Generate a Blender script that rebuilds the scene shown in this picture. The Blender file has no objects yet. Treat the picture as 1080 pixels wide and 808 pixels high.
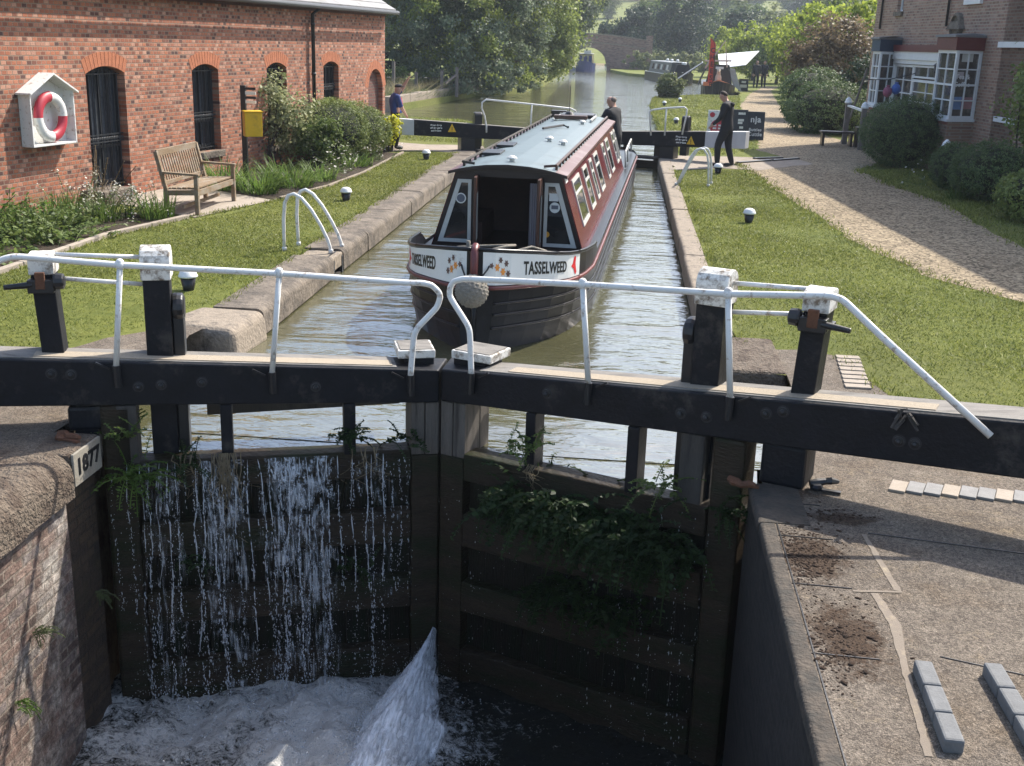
import bpy, bmesh, math, random
import numpy as np
from math import sin, cos, pi, radians, sqrt, atan2
from mathutils import Vector, Matrix
random.seed(7)
RNG = np.random.default_rng(7)
scn = bpy.context.scene
COL = scn.collection

# ------------------------------------------------------------------ camera, sky, sun, exposure
YAW, PITCH, ROLL, EYE, FPX = radians(5.643), radians(16.732), radians(1.774), 2.8, 1200.0
FW = Vector((-sin(YAW)*cos(PITCH), cos(YAW)*cos(PITCH), -sin(PITCH)))
RT0 = Vector((cos(YAW), sin(YAW), 0.0))
DN0 = FW.cross(RT0)
RT = RT0*cos(ROLL) - DN0*sin(ROLL)
DN = DN0*cos(ROLL) + RT0*sin(ROLL)
cam_d = bpy.data.cameras.new("camera")
cam = bpy.data.objects.new("camera", cam_d)
COL.objects.link(cam)
cam.matrix_world = Matrix(((RT.x, -DN.x, -FW.x, 0), (RT.y, -DN.y, -FW.y, 0), (RT.z, -DN.z, -FW.z, EYE), (0, 0, 0, 1)))
cam_d.sensor_width = 36.0
cam_d.lens = 36.0*FPX/1080.0
cam_d.clip_start = 0.1
cam_d.clip_end = 3000
scn.camera = cam

SUN_AZ, SUN_EL = radians(38), radians(46.5)
world = bpy.data.worlds.new("World")
scn.world = world
world.use_nodes = True
wn = world.node_tree.nodes
bg = wn["Background"]
sky = wn.new("ShaderNodeTexSky")
sky.sky_type = 'NISHITA'
sky.sun_disc = False
sky.sun_elevation = SUN_EL
sky.sun_rotation = SUN_AZ
sky.dust_density = 2.4
sky.air_density = 1.0
world.node_tree.links.new(sky.outputs[0], bg.inputs[0])
bg.inputs[1].default_value = 0.15
sun_d = bpy.data.lights.new("sun", 'SUN')
sun_d.energy = 4.2
sun_d.angle = radians(0.6)
sun_d.color = (1.0, 0.94, 0.84)
sun = bpy.data.objects.new("sun", sun_d)
sun.rotation_euler = (-(pi/2 - SUN_EL), 0, -SUN_AZ)
sun.location = (10, 10, 40)
COL.objects.link(sun)
scn.view_settings.view_transform = 'Standard'
scn.view_settings.look = 'None'
scn.view_settings.gamma = 1.0
scn.view_settings.exposure = 1.0
scn.cycles.max_bounces = 8
scn.cycles.volume_bounces = 0
scn.cycles.transparent_max_bounces = 12
scn.cycles.use_denoising = True

# survey of the place: where a sight line meets a level or an upright plane
def sight(px, py):
    return RT*((px-540)/FPX) + DN*((py-404)/FPX) + FW
def G(px, py, z=0.0):
    v = sight(px, py); t = (z-EYE)/v.z
    return Vector((v.x*t, v.y*t, z))
def AY(px, py, Y):
    v = sight(px, py); t = Y/v.y
    return Vector((v.x*t, Y, EYE+v.z*t))
def PLN(px, py, A, B):
    v = sight(px, py); n = Vector((B[1]-A[1], -(B[0]-A[0]), 0))
    t = (Vector((A[0], A[1], 0))-Vector((0, 0, EYE))).dot(n)/v.dot(n)
    return Vector((0, 0, EYE)) + v*t

# ------------------------------------------------------------------ mesh helpers
LOC = {}
class MB:
    """collects shapes in world coordinates; build() links them as one mesh object"""
    def __init__(s): s.v = []; s.f = []; s.m = []; s.cur = 0
    def add(s, vs, fs):
        o = len(s.v); s.v += [tuple(a) for a in vs]
        for f in fs: s.f.append(tuple(i+o for i in f)); s.m.append(s.cur)
        return s
    def box(s, c, size, R=None):
        hx, hy, hz = size[0]/2, size[1]/2, size[2]/2
        R = R or Matrix.Identity(3)
        c = Vector(c)
        vs = [c + R @ Vector((x*hx, y*hy, z*hz)) for x, y, z in ((-1,-1,-1),(1,-1,-1),(1,1,-1),(-1,1,-1),(-1,-1,1),(1,-1,1),(1,1,1),(-1,1,1))]
        return s.add(vs, [(0,3,2,1),(4,5,6,7),(0,1,5,4),(1,2,6,5),(2,3,7,6),(3,0,4,7)])
    def bar(s, p0, p1, w, h, up=(0,0,1)):
        p0 = Vector(p0); p1 = Vector(p1); d = p1-p0; L = d.length; d.normalize()
        up = Vector(up); r = d.cross(up)
        if r.length < 1e-4: r = d.cross(Vector((0,1,0)))
        r.normalize(); u = r.cross(d)
        R = Matrix((( r.x, d.x, u.x), (r.y, d.y, u.y), (r.z, d.z, u.z)))
        return s.box((p0+p1)/2, (w, L, h), R)
    def hexa(s, b, t):
        n = len(b)
        fs = [tuple(range(n))[::-1], tuple(range(n, 2*n))]
        fs += [(i, (i+1) % n, n+(i+1) % n, n+i) for i in range(n)]
        return s.add(list(b)+list(t), fs)
    def prism(s, poly, h):
        h = Vector(h) if not isinstance(h, (int, float)) else Vector((0, 0, h))
        return s.hexa([Vector(p) for p in poly], [Vector(p)+h for p in poly])
    def quad(s, *p): return s.add(p, [tuple(range(len(p)))])
    def tube(s, pts, r, seg=8, caps=True):
        pts = [Vector(p) for p in pts]; n = len(pts)
        rs = r if isinstance(r, (list, tuple)) else [r]*n
        vs = []; fs = []; pu = None
        for i, p in enumerate(pts):
            a = pts[max(i-1, 0)]; b = pts[min(i+1, n-1)]
            d = (b-a).normalized()
            if pu is None:
                pu = d.cross(Vector((0, 0, 1)))
                if pu.length < 1e-3: pu = Vector((1, 0, 0))
            u = (pu - d*pu.dot(d)).normalized(); pu = u
            w = d.cross(u)
            for k in range(seg):
                t = 2*pi*k/seg
                vs.append(p + (u*cos(t) + w*sin(t))*rs[i])
        for i in range(n-1):
            for k in range(seg):
                k2 = (k+1) % seg
                fs.append((i*seg+k, i*seg+k2, (i+1)*seg+k2, (i+1)*seg+k))
        if caps:
            fs.append(tuple(range(seg))[::-1]); fs.append(tuple((n-1)*seg+k for k in range(seg)))
        return s.add(vs, fs)
    def lathe(s, prof, c, seg=16, axis=None):
        c = Vector(c); vs = []; fs = []
        R = axis or Matrix.Identity(3)
        for r, z in prof:
            for k in range(seg):
                t = 2*pi*k/seg
                vs.append(c + R @ Vector((r*cos(t), r*sin(t), z)))
        n = len(prof)
        for i in range(n-1):
            for k in range(seg):
                k2 = (k+1) % seg
                fs.append((i*seg+k, i*seg+k2, (i+1)*seg+k2, (i+1)*seg+k))
        fs.append(tuple(range(seg))[::-1]); fs.append(tuple((n-1)*seg+k for k in range(seg)))
        return s.add(vs, fs)
    def ball(s, c, r, seg=10, rings=6, R=None):
        rx, ry, rz = (r, r, r) if isinstance(r, (int, float)) else r
        c = Vector(c); R = R or Matrix.Identity(3)
        vs = [c + R @ Vector((0, 0, -rz))]; fs = []
        for i in range(1, rings):
            a = -pi/2 + pi*i/rings
            for k in range(seg):
                t = 2*pi*k/seg
                vs.append(c + R @ Vector((rx*cos(a)*cos(t), ry*cos(a)*sin(t), rz*sin(a))))
        vs.append(c + R @ Vector((0, 0, rz))); top = len(vs)-1
        for k in range(seg):
            k2 = (k+1) % seg
            fs.append((0, 1+k2, 1+k)); fs.append((top, top-seg+k, top-seg+k2))
            for i in range(rings-2):
                fs.append((1+i*seg+k, 1+i*seg+k2, 1+(i+1)*seg+k2, 1+(i+1)*seg+k))
        return s.add(vs, fs)
    def build(s, name, mats, parent=None, smooth=False, bevel=0.0, loc=None, seg=2):
        return link(name, s.v, s.f, s.m, mats, parent, smooth, bevel, loc, seg)

def link(name, v, f, fm, mats, parent=None, smooth=False, bevel=0.0, loc=None, seg=2):
    if not isinstance(mats, (list, tuple)): mats = [mats]
    v = np.array([tuple(a) for a in v], float).reshape(-1, 3)
    if parent is not None: o3 = LOC[parent.name]
    elif loc is not None: o3 = Vector(loc)
    else:
        lo = v.min(0); hi = v.max(0)
        o3 = Vector(((lo[0]+hi[0])/2, (lo[1]+hi[1])/2, lo[2]))
    me = bpy.data.meshes.new(name)
    me.from_pydata([tuple(a) for a in v - np.array(o3)], [], [tuple(q) for q in f])
    for m in mats: me.materials.append(m)
    if fm is not None and len(mats) > 1: me.polygons.foreach_set('material_index', list(fm))
    if smooth: me.polygons.foreach_set('use_smooth', [True]*len(me.polygons))
    me.update()
    return finish(name, me, parent, o3, bevel, seg)

def finish(name, me, parent, o3, bevel=0.0, seg=2):
    o = bpy.data.objects.new(name, me); COL.objects.link(o)
    if parent is None: o.location = o3
    else: o.parent = parent
    LOC[o.name] = Vector(o3)
    if bevel > 0:
        b = o.modifiers.new("bevel", 'BEVEL'); b.width = bevel; b.segments = seg; b.limit_method = 'ANGLE'; b.angle_limit = radians(40)
    return o

def link_np(name, V, F, mats, parent=None, loc=None, mi=None, smooth=False):
    """V (n,3), F (m,k) numpy arrays"""
    if not isinstance(mats, (list, tuple)): mats = [mats]
    V = np.asarray(V, float); F = np.asarray(F, np.int32)
    if parent is not None: o3 = LOC[parent.name]
    elif loc is not None: o3 = Vector(loc)
    else:
        lo = V.min(0); hi = V.max(0); o3 = Vector(((lo[0]+hi[0])/2, (lo[1]+hi[1])/2, lo[2]))
    me = bpy.data.meshes.new(name)
    me.vertices.add(len(V)); me.vertices.foreach_set('co', (V-np.array(o3)).astype(np.float32).ravel())
    k = F.shape[1]
    me.loops.add(F.size); me.loops.foreach_set('vertex_index', F.ravel())
    me.polygons.add(len(F)); me.polygons.foreach_set('loop_start', np.arange(0, F.size, k, dtype=np.int32))
    for m in mats: me.materials.append(m)
    if mi is not None: me.polygons.foreach_set('material_index', np.asarray(mi, np.int32))
    if smooth: me.polygons.foreach_set('use_smooth', np.ones(len(F), bool))
    me.update(calc_edges=True)
    return finish(name, me, parent, o3)

def tag(o, label=None, cat=None, group=None, kind=None):
    if label: o['label'] = label
    if cat: o['category'] = cat
    if group: o['group'] = group
    if kind: o['kind'] = kind
    return o
def thing(name, label, cat, loc, group=None):
    o = bpy.data.objects.new(name, None); COL.objects.link(o)
    o.location = loc; o.empty_display_size = 0.3
    LOC[o.name] = Vector(loc)
    return tag(o, label, cat, group)
def dup(root, loc, label=None, group=None, rz=0.0):
    r = root.copy(); COL.objects.link(r); r.location = loc; r.rotation_euler = (0, 0, rz)
    if label: r['label'] = label
    if group: r['group'] = group
    for ch in list(root.children):
        c = ch.copy(); COL.objects.link(c); c.parent = r
        for g in list(ch.children):
            d = g.copy(); COL.objects.link(d); d.parent = c
    return r

def text_geo(s, size=1.0, extrude=0.004, bold=0.0, align='CENTER'):
    cu = bpy.data.curves.new("letters", 'FONT'); cu.body = s; cu.size = size; cu.extrude = extrude; cu.offset = bold
    cu.space_character = 1.08; cu.align_x = align; cu.align_y = 'CENTER'; cu.resolution_u = 3
    ob = bpy.data.objects.new("letters", cu); COL.objects.link(ob)
    dg = bpy.context.evaluated_depsgraph_get()
    me = ob.evaluated_get(dg).to_mesh()
    vs = [v.co.copy() for v in me.vertices]; fs = [tuple(p.vertices) for p in me.polygons]
    ob.evaluated_get(dg).to_mesh_clear()
    bpy.data.objects.remove(ob); bpy.data.curves.remove(cu)
    return vs, fs
def put_text(mb, s, size, o, right, up, extrude=0.004, bold=0.0, sx=1.0, align='CENTER'):
    vs, fs = text_geo(s, size, extrude, bold, align)
    o = Vector(o); r = Vector(right).normalized(); u = Vector(up); u = (u - r*u.dot(r)).normalized(); n = r.cross(u)
    mb.add([o + r*(v.x*sx) + u*v.y + n*v.z for v in vs], fs)

# ------------------------------------------------------------------ materials
MATS = {}
def new_mat(name):
    m = bpy.data.materials.new(name); m.use_nodes = True
    nt = m.node_tree; b = nt.nodes["Principled BSDF"]
    return m, nt, b
def N(nt, t, **kw):
    n = nt.nodes.new(t)
    for k, v in kw.items(): setattr(n, k, v)
    return n
def L(nt, a, b): nt.links.new(a, b)
def noise(nt, scale, detail=4, rough=0.6, vec=None, dist=0.0):
    n = N(nt, "ShaderNodeTexNoise"); n.inputs["Scale"].default_value = scale
    n.inputs["Detail"].default_value = detail; n.inputs["Roughness"].default_value = rough; n.inputs["Distortion"].default_value = dist
    if vec is not None: L(nt, vec, n.inputs["Vector"])
    return n
def ramp(nt, fac, stops):
    r = N(nt, "ShaderNodeValToRGB"); e = r.color_ramp.elements
    while len(e) < len(stops): e.new(0.5)
    for i, (p, c) in enumerate(stops):
        e[i].position = p
        e[i].color = (c[0], c[1], c[2], 1) if not isinstance(c, (int, float)) else (c, c, c, 1)
    L(nt, fac, r.inputs[0]); return r
def mix(nt, fac, a, b, mode='MIX'):
    m = N(nt, "ShaderNodeMix", data_type='RGBA', blend_type=mode)
    for sock, val in ((m.inputs[0], fac), (m.inputs[6], a), (m.inputs[7], b)):
        if hasattr(val, 'is_output'): L(nt, val, sock)
        elif isinstance(val, (int, float)): sock.default_value = val
        else: sock.default_value = (val[0], val[1], val[2], 1)
    return m.outputs[2]
def pos(nt): return N(nt, "ShaderNodeNewGeometry").outputs["Position"]
def mapped(nt, vec, scale=(1,1,1), rot=(0,0,0), loc=(0,0,0)):
    mp = N(nt, "ShaderNodeMapping"); mp.inputs["Scale"].default_value = scale; mp.inputs["Rotation"].default_value = rot; mp.inputs["Location"].default_value = loc
    L(nt, vec, mp.inputs["Vector"]); return mp.outputs[0]
def bump(nt, b, h, strength=0.3, dist=0.02):
    bp = N(nt, "ShaderNodeBump"); bp.inputs["Strength"].default_value = strength; bp.inputs["Distance"].default_value = dist
    L(nt, h, bp.inputs["Height"]); L(nt, bp.outputs[0], b.inputs["Normal"]); return bp

def plain(name, c, rough=0.6, var=0.25, scale=6.0, bstr=0.15, bdist=0.01, metal=0.0, spec=0.5, dirt=None, dirt_amt=0.35, dirt_scale=2.5, stretch=(1,1,1)):
    """painted, stone or timber surface: base colour broken by two noises, optional dirt colour"""
    if name in MATS: return MATS[name]
    m, nt, b = new_mat(name); p = mapped(nt, pos(nt), stretch)
    n1 = noise(nt, scale, 6, 0.65, p); n2 = noise(nt, scale*6, 3, 0.6, p)
    lo = [x*(1-var) for x in c]; hi = [min(x*(1+var), 1) for x in c]
    r1 = ramp(nt, n1.outputs[0], [(0.3, lo), (0.7, hi)])
    col = mix(nt, 0.35, r1.outputs[0], ramp(nt, n2.outputs[0], [(0.3, lo), (0.7, hi)]).outputs[0])
    if dirt is not None:
        n3 = noise(nt, dirt_scale, 8, 0.7, p)
        k = ramp(nt, n3.outputs[0], [(0.62-dirt_amt*0.4, 0.0), (0.74-dirt_amt*0.3, 1.0)])
        col = mix(nt, k.outputs[0], col, dirt)
    L(nt, col, b.inputs["Base Color"])
    b.inputs["Roughness"].default_value = rough; b.inputs["Metallic"].default_value = metal
    b.inputs["Specular IOR Level"].default_value = spec
    if bstr > 0: bump(nt, b, n2.outputs[0], bstr, bdist)
    MATS[name] = m; return m

def brick_mat(name, cols, mortar, bw=0.225, bh=0.075, msize=0.012, blotch=(0.02,0.018,0.015), blot=0.3, lime=None, moss=None, rough=0.85, along=None, rugged=0.0):
    if name in MATS: return MATS[name]
    m, nt, b = new_mat(name); P = pos(nt)
    sx = N(nt, "ShaderNodeSeparateXYZ"); L(nt, P, sx.inputs[0])
    ad = N(nt, "ShaderNodeVectorMath", operation='DOT_PRODUCT'); L(nt, P, ad.inputs[0])
    ad.inputs[1].default_value = along or (1, 1, 0)
    cb = N(nt, "ShaderNodeCombineXYZ"); L(nt, ad.outputs["Value"], cb.inputs[0]); L(nt, sx.outputs[2], cb.inputs[1])
    wob = noise(nt, 3.0, 2, 0.5, P); 
    wv = N(nt, "ShaderNodeVectorMath", operation='SCALE'); L(nt, wob.outputs[1], wv.inputs[0]); wv.inputs[3].default_value = 0.012
    av = N(nt, "ShaderNodeVectorMath", operation='ADD'); L(nt, cb.outputs[0], av.inputs[0]); L(nt, wv.outputs[0], av.inputs[1])
    bt = N(nt, "ShaderNodeTexBrick"); L(nt, av.outputs[0], bt.inputs["Vector"])
    bt.inputs["Scale"].default_value = 1.0; bt.inputs["Brick Width"].default_value = bw; bt.inputs["Row Height"].default_value = bh
    bt.inputs["Mortar Size"].default_value = msize; bt.inputs["Mortar Smooth"].default_value = 0.3
    bt.inputs["Color1"].default_value = (0, 0, 0, 1); bt.inputs["Color2"].default_value = (1, 1, 1, 1); bt.inputs["Mortar"].default_value = (0.5, 0.5, 0.5, 1)
    k = len(cols)
    r = ramp(nt, bt.outputs[0], [(0.02+0.96*i/(k-1), c) for i, c in enumerate(cols)])
    fine = noise(nt, 60, 3, 0.7, P); big = noise(nt, 0.9, 6, 0.7, P)
    col = mix(nt, 0.5, r.outputs[0], ramp(nt, fine.outputs[0], [(0.3, (0.55,)*3), (0.7, (1.3,)*3)]).outputs[0], 'MULTIPLY')
    col = mix(nt, ramp(nt, big.outputs[0], [(0.5, 0.0), (0.75, blot)]).outputs[0], col, blotch)
    if lime:
        ln = noise(nt, 2.3, 8, 0.75, mapped(nt, P, (1, 1, 0.6)))
        col = mix(nt, ramp(nt, ln.outputs[0], [(0.52, 0.0), (0.66, 0.75)]).outputs[0], col, lime)
    mcol = mix(nt, 0.5, mortar, ramp(nt, fine.outputs[0], [(0.3, (0.6,)*3), (0.7, (1.2,)*3)]).outputs[0], 'MULTIPLY')
    if rugged:
        er = noise(nt, 2.2, 6, 0.7, mapped(nt, P, (1, 1, 1), (0, 0, 0), (3, 3, 3))); mk = N(nt, 'ShaderNodeMath', operation='MULTIPLY'); L(nt, bt.outputs[1], mk.inputs[0]); L(nt, ramp(nt, er.outputs[0], [(0.42, 0.15), (0.6, 1.0)]).outputs[0], mk.inputs[1]); col = mix(nt, mk.outputs[0], col, mcol)
    else: col = mix(nt, bt.outputs[1], col, mcol)
    if rugged:
        r1_ = noise(nt, 16, 9, 0.8, P); r2_ = noise(nt, 5, 6, 0.7, P, 1.0)
        col = mix(nt, rugged, col, ramp(nt, r1_.outputs[0], [(0.36, (0.45,)*3), (0.5, (1.1,)*3), (0.66, (2.2,)*3)]).outputs[0], 'MULTIPLY')
        col = mix(nt, ramp(nt, r2_.outputs[0], [(0.56, 0.0), (0.68, 0.6*rugged)]).outputs[0], col, (0.055, 0.040, 0.032))
    if moss:
        mn = noise(nt, 1.7, 8, 0.7, P)
        col = mix(nt, ramp(nt, mn.outputs[0], [(0.55, 0.0), (0.68, 0.8)]).outputs[0], col, moss)
    L(nt, col, b.inputs["Base Color"]); b.inputs["Roughness"].default_value = rough
    inv = N(nt, "ShaderNodeMath", operation='SUBTRACT'); inv.inputs[0].default_value = 1.0; L(nt, bt.outputs[1], inv.inputs[1])
    hh = N(nt, "ShaderNodeMath", operation='MULTIPLY_ADD'); L(nt, fine.outputs[0], hh.inputs[0]); hh.inputs[1].default_value = 0.5; L(nt, inv.outputs[0], hh.inputs[2])
    if rugged:
        h2 = N(nt, 'ShaderNodeMath', operation='MULTIPLY_ADD'); L(nt, r1_.outputs[0], h2.inputs[0]); h2.inputs[1].default_value = 2.5; L(nt, hh.outputs[0], h2.inputs[2]); bump(nt, b, h2.outputs[0], 1.0, 0.02)
    else: bump(nt, b, hh.outputs[0], 0.6, 0.012)
    MATS[name] = m; return m

def leaf_mat(name, dark, light, trans=0.35, rough=0.55):
    """foliage: every leaf its own tint, some light through the blade"""
    if name in MATS: return MATS[name]
    m, nt, b = new_mat(name)
    g = N(nt, "ShaderNodeNewGeometry")
    r = ramp(nt, g.outputs["Random Per Island"], [(0.0, dark), (1.0, light)])
    n = noise(nt, 0.6, 4, 0.6, g.outputs["Position"])
    col = mix(nt, 0.55, r.outputs[0], ramp(nt, n.outputs[0], [(0.35, (0.6,)*3), (0.65, (1.35,)*3)]).outputs[0], 'MULTIPLY')
    L(nt, col, b.inputs["Base Color"]); b.inputs["Roughness"].default_value = rough
    b.inputs["Specular IOR Level"].default_value = 0.3
    t = N(nt, "ShaderNodeBsdfTranslucent"); L(nt, col, t.inputs[0])
    ms = N(nt, "ShaderNodeMixShader"); ms.inputs[0].default_value = trans
    L(nt, b.outputs[0], ms.inputs[1]); L(nt, t.outputs[0], ms.inputs[2])
    L(nt, ms.outputs[0], nt.nodes["Material Output"].inputs[0])
    MATS[name] = m; return m

def water_mat(name, col, rough=0.04, ripples=((2.0, 0.25),), stretch=(1.0, 0.45, 1.0), dist=0.06):
    m, nt, b = new_mat(name); P = pos(nt)
    n0 = noise(nt, 0.5, 4, 0.6, P)
    c = ramp(nt, n0.outputs[0], [(0.3, [x*0.8 for x in col]), (0.7, [x*1.2 for x in col])])
    L(nt, c.outputs[0], b.inputs["Base Color"]); b.inputs["Roughness"].default_value = rough
    b.inputs["IOR"].default_value = 2.2; b.inputs["Specular IOR Level"].default_value = 1.0
    h = None
    for sc, wt in ripples:
        n = noise(nt, sc, 3, 0.55, mapped(nt, P, stretch, (0, 0, 0.3)), 0.6)
        ml = N(nt, "ShaderNodeMath", operation='MULTIPLY'); L(nt, n.outputs[0], ml.inputs[0]); ml.inputs[1].default_value = wt
        if h is None: h = ml.outputs[0]
        else:
            a = N(nt, "ShaderNodeMath", operation='ADD'); L(nt, h, a.inputs[0]); L(nt, ml.outputs[0], a.inputs[1]); h = a.outputs[0]
    bump(nt, b, h, 1.0, dist)
    MATS[name] = m; return m

def ground_mat(name, stops, scales=(0.4, 5, 60), bstr=0.5, bdist=0.02, rough=0.95, extra=None):
    m, nt, b = new_mat(name); P = pos(nt)
    a = noise(nt, scales[0], 5, 0.6, P); c = noise(nt, scales[1], 5, 0.7, P); d = noise(nt, scales[2], 3, 0.7, P)
    s1 = N(nt, "ShaderNodeMath", operation='MULTIPLY_ADD'); L(nt, c.outputs[0], s1.inputs[0]); s1.inputs[1].default_value = 0.45; 
    s0 = N(nt, "ShaderNodeMath", operation='MULTIPLY'); L(nt, a.outputs[0], s0.inputs[0]); s0.inputs[1].default_value = 0.35
    L(nt, s0.outputs[0], s1.inputs[2])
    s2 = N(nt, "ShaderNodeMath", operation='MULTIPLY_ADD'); L(nt, d.outputs[0], s2.inputs[0]); s2.inputs[1].default_value = 0.35; L(nt, s1.outputs[0], s2.inputs[2])
    col = ramp(nt, s2.outputs[0], stops).outputs[0]
    if extra: col = extra(nt, P, col)
    L(nt, col, b.inputs["Base Color"]); b.inputs["Roughness"].default_value = rough; b.inputs["Specular IOR Level"].default_value = 0.25
    bump(nt, b, d.outputs[0], bstr, bdist)
    MATS[name] = m; return m
# ------------------------------------------------------------------ shared materials
M_white = plain("white_paint", (0.70, 0.70, 0.675), 0.45, 0.07, 8, 0.15, 0.004, dirt=(0.30, 0.22, 0.15), dirt_amt=0.17, dirt_scale=16)
M_white2 = plain("worn_white_paint", (0.66, 0.65, 0.61), 0.6, 0.1, 8, 0.2, dirt=(0.16, 0.125, 0.09), dirt_amt=0.4, dirt_scale=14)
M_black = plain("black_paint", (0.0085, 0.009, 0.012), 0.5, 0.45, 5, 0.4, 0.012, spec=0.22, dirt=(0.05, 0.045, 0.04), dirt_amt=0.17, dirt_scale=3.5)
M_iron = plain("black_iron", (0.012, 0.012, 0.014), 0.38, 0.3, 12, 0.2)
M_rust = plain("rusty_iron", (0.11, 0.045, 0.022), 0.8, 0.5, 14, 0.4)
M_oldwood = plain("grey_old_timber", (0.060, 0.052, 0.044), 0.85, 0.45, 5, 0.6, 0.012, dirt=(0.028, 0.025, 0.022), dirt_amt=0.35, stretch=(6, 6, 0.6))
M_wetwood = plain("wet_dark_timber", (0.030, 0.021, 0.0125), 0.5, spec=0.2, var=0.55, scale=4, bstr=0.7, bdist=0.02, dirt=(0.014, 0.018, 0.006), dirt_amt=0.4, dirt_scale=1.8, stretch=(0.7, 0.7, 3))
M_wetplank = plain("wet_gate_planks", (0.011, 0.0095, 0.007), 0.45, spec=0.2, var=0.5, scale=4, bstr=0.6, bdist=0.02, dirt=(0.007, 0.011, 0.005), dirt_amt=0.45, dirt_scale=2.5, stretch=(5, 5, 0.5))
M_beamtop = plain("weathered_beam_top", (0.20, 0.185, 0.165), 0.85, 0.3, 5, 0.5, 0.01, dirt=(0.10, 0.092, 0.083), dirt_amt=0.3, stretch=(1, 5, 1))
M_grit = plain("sandy_grip_strip", (0.34, 0.285, 0.215), 0.95, 0.22, 60, 0.7, 0.006)
M_stone = plain("coping_stone", (0.155, 0.128, 0.10), 0.92, 0.45, 3, 0.9, 0.03, dirt=(0.075, 0.062, 0.05), dirt_amt=0.42, dirt_scale=3.2)
M_stone2 = plain("pale_coping_stone", (0.26, 0.215, 0.165), 0.92, 0.35, 4, 0.8, 0.02, dirt=(0.12, 0.10, 0.08), dirt_amt=0.3, dirt_scale=4)
M_lichen = plain("lichened_stone", (0.19, 0.15, 0.112), 0.95, 0.55, 5, 1.0, 0.07, dirt=(0.085, 0.06, 0.043), dirt_amt=0.5, dirt_scale=5)
M_bluebrick = plain("blue_grey_brick", (0.135, 0.138, 0.14), 0.85, 0.25, 14, 0.4, 0.006)
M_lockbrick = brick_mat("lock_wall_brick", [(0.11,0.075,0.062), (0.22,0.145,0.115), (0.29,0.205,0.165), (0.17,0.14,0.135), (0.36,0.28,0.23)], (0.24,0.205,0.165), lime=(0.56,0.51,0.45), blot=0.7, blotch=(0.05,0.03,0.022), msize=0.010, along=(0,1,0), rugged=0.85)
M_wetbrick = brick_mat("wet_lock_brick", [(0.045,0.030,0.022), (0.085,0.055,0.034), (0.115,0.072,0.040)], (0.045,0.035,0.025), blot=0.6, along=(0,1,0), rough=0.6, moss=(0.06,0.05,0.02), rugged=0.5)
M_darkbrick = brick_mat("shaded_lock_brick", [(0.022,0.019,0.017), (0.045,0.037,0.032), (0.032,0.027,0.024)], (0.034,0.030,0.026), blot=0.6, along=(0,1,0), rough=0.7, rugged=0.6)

def grass_extra(nt, P, col):
    n = noise(nt, 0.22, 4, 0.6, mapped(nt, P, (1.0, 0.5, 1)))
    col = mix(nt, ramp(nt, n.outputs[0], [(0.45, 0.0), (0.65, 0.5)]).outputs[0], col, (0.15, 0.145, 0.045))
    w = noise(nt, 7, 5, 0.7, P)
    return mix(nt, ramp(nt, w.outputs[0], [(0.63, 0.0), (0.72, 0.45)]).outputs[0], col, (0.23, 0.195, 0.095))
M_grass = ground_mat("mown_grass", [(0.38, (0.050,0.072,0.012)), (0.55, (0.118,0.142,0.026)), (0.72, (0.215,0.228,0.050))], (0.35, 6, 90), 0.9, 0.03, extra=grass_extra)
def gravel_extra(nt, P, col):
    v = N(nt, "ShaderNodeTexVoronoi"); v.inputs["Scale"].default_value = 27; wv_ = noise(nt, 30, 2, .5, P); v2_ = N(nt, "ShaderNodeVectorMath", operation="SCALE"); L(nt, wv_.outputs[1], v2_.inputs[0]); v2_.inputs[3].default_value = .06; v3_ = N(nt, "ShaderNodeVectorMath", operation="ADD"); L(nt, P, v3_.inputs[0]); L(nt, v2_.outputs[0], v3_.inputs[1]); L(nt, v3_.outputs[0], v.inputs["Vector"])
    k = ramp(nt, v.outputs["Color"], [(0.15, (0.30,)*3), (0.5, (1.0,)*3), (0.85, (1.55,)*3)])
    return mix(nt, 1.0, col, k.outputs[0], 'MULTIPLY')
M_gravel = ground_mat("gravel", [(0.4, (0.165,0.128,0.083)), (0.55, (0.275,0.216,0.142)), (0.72, (0.38,0.305,0.205))], (0.3, 4, 55), 1.0, 0.03, extra=gravel_extra)
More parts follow.
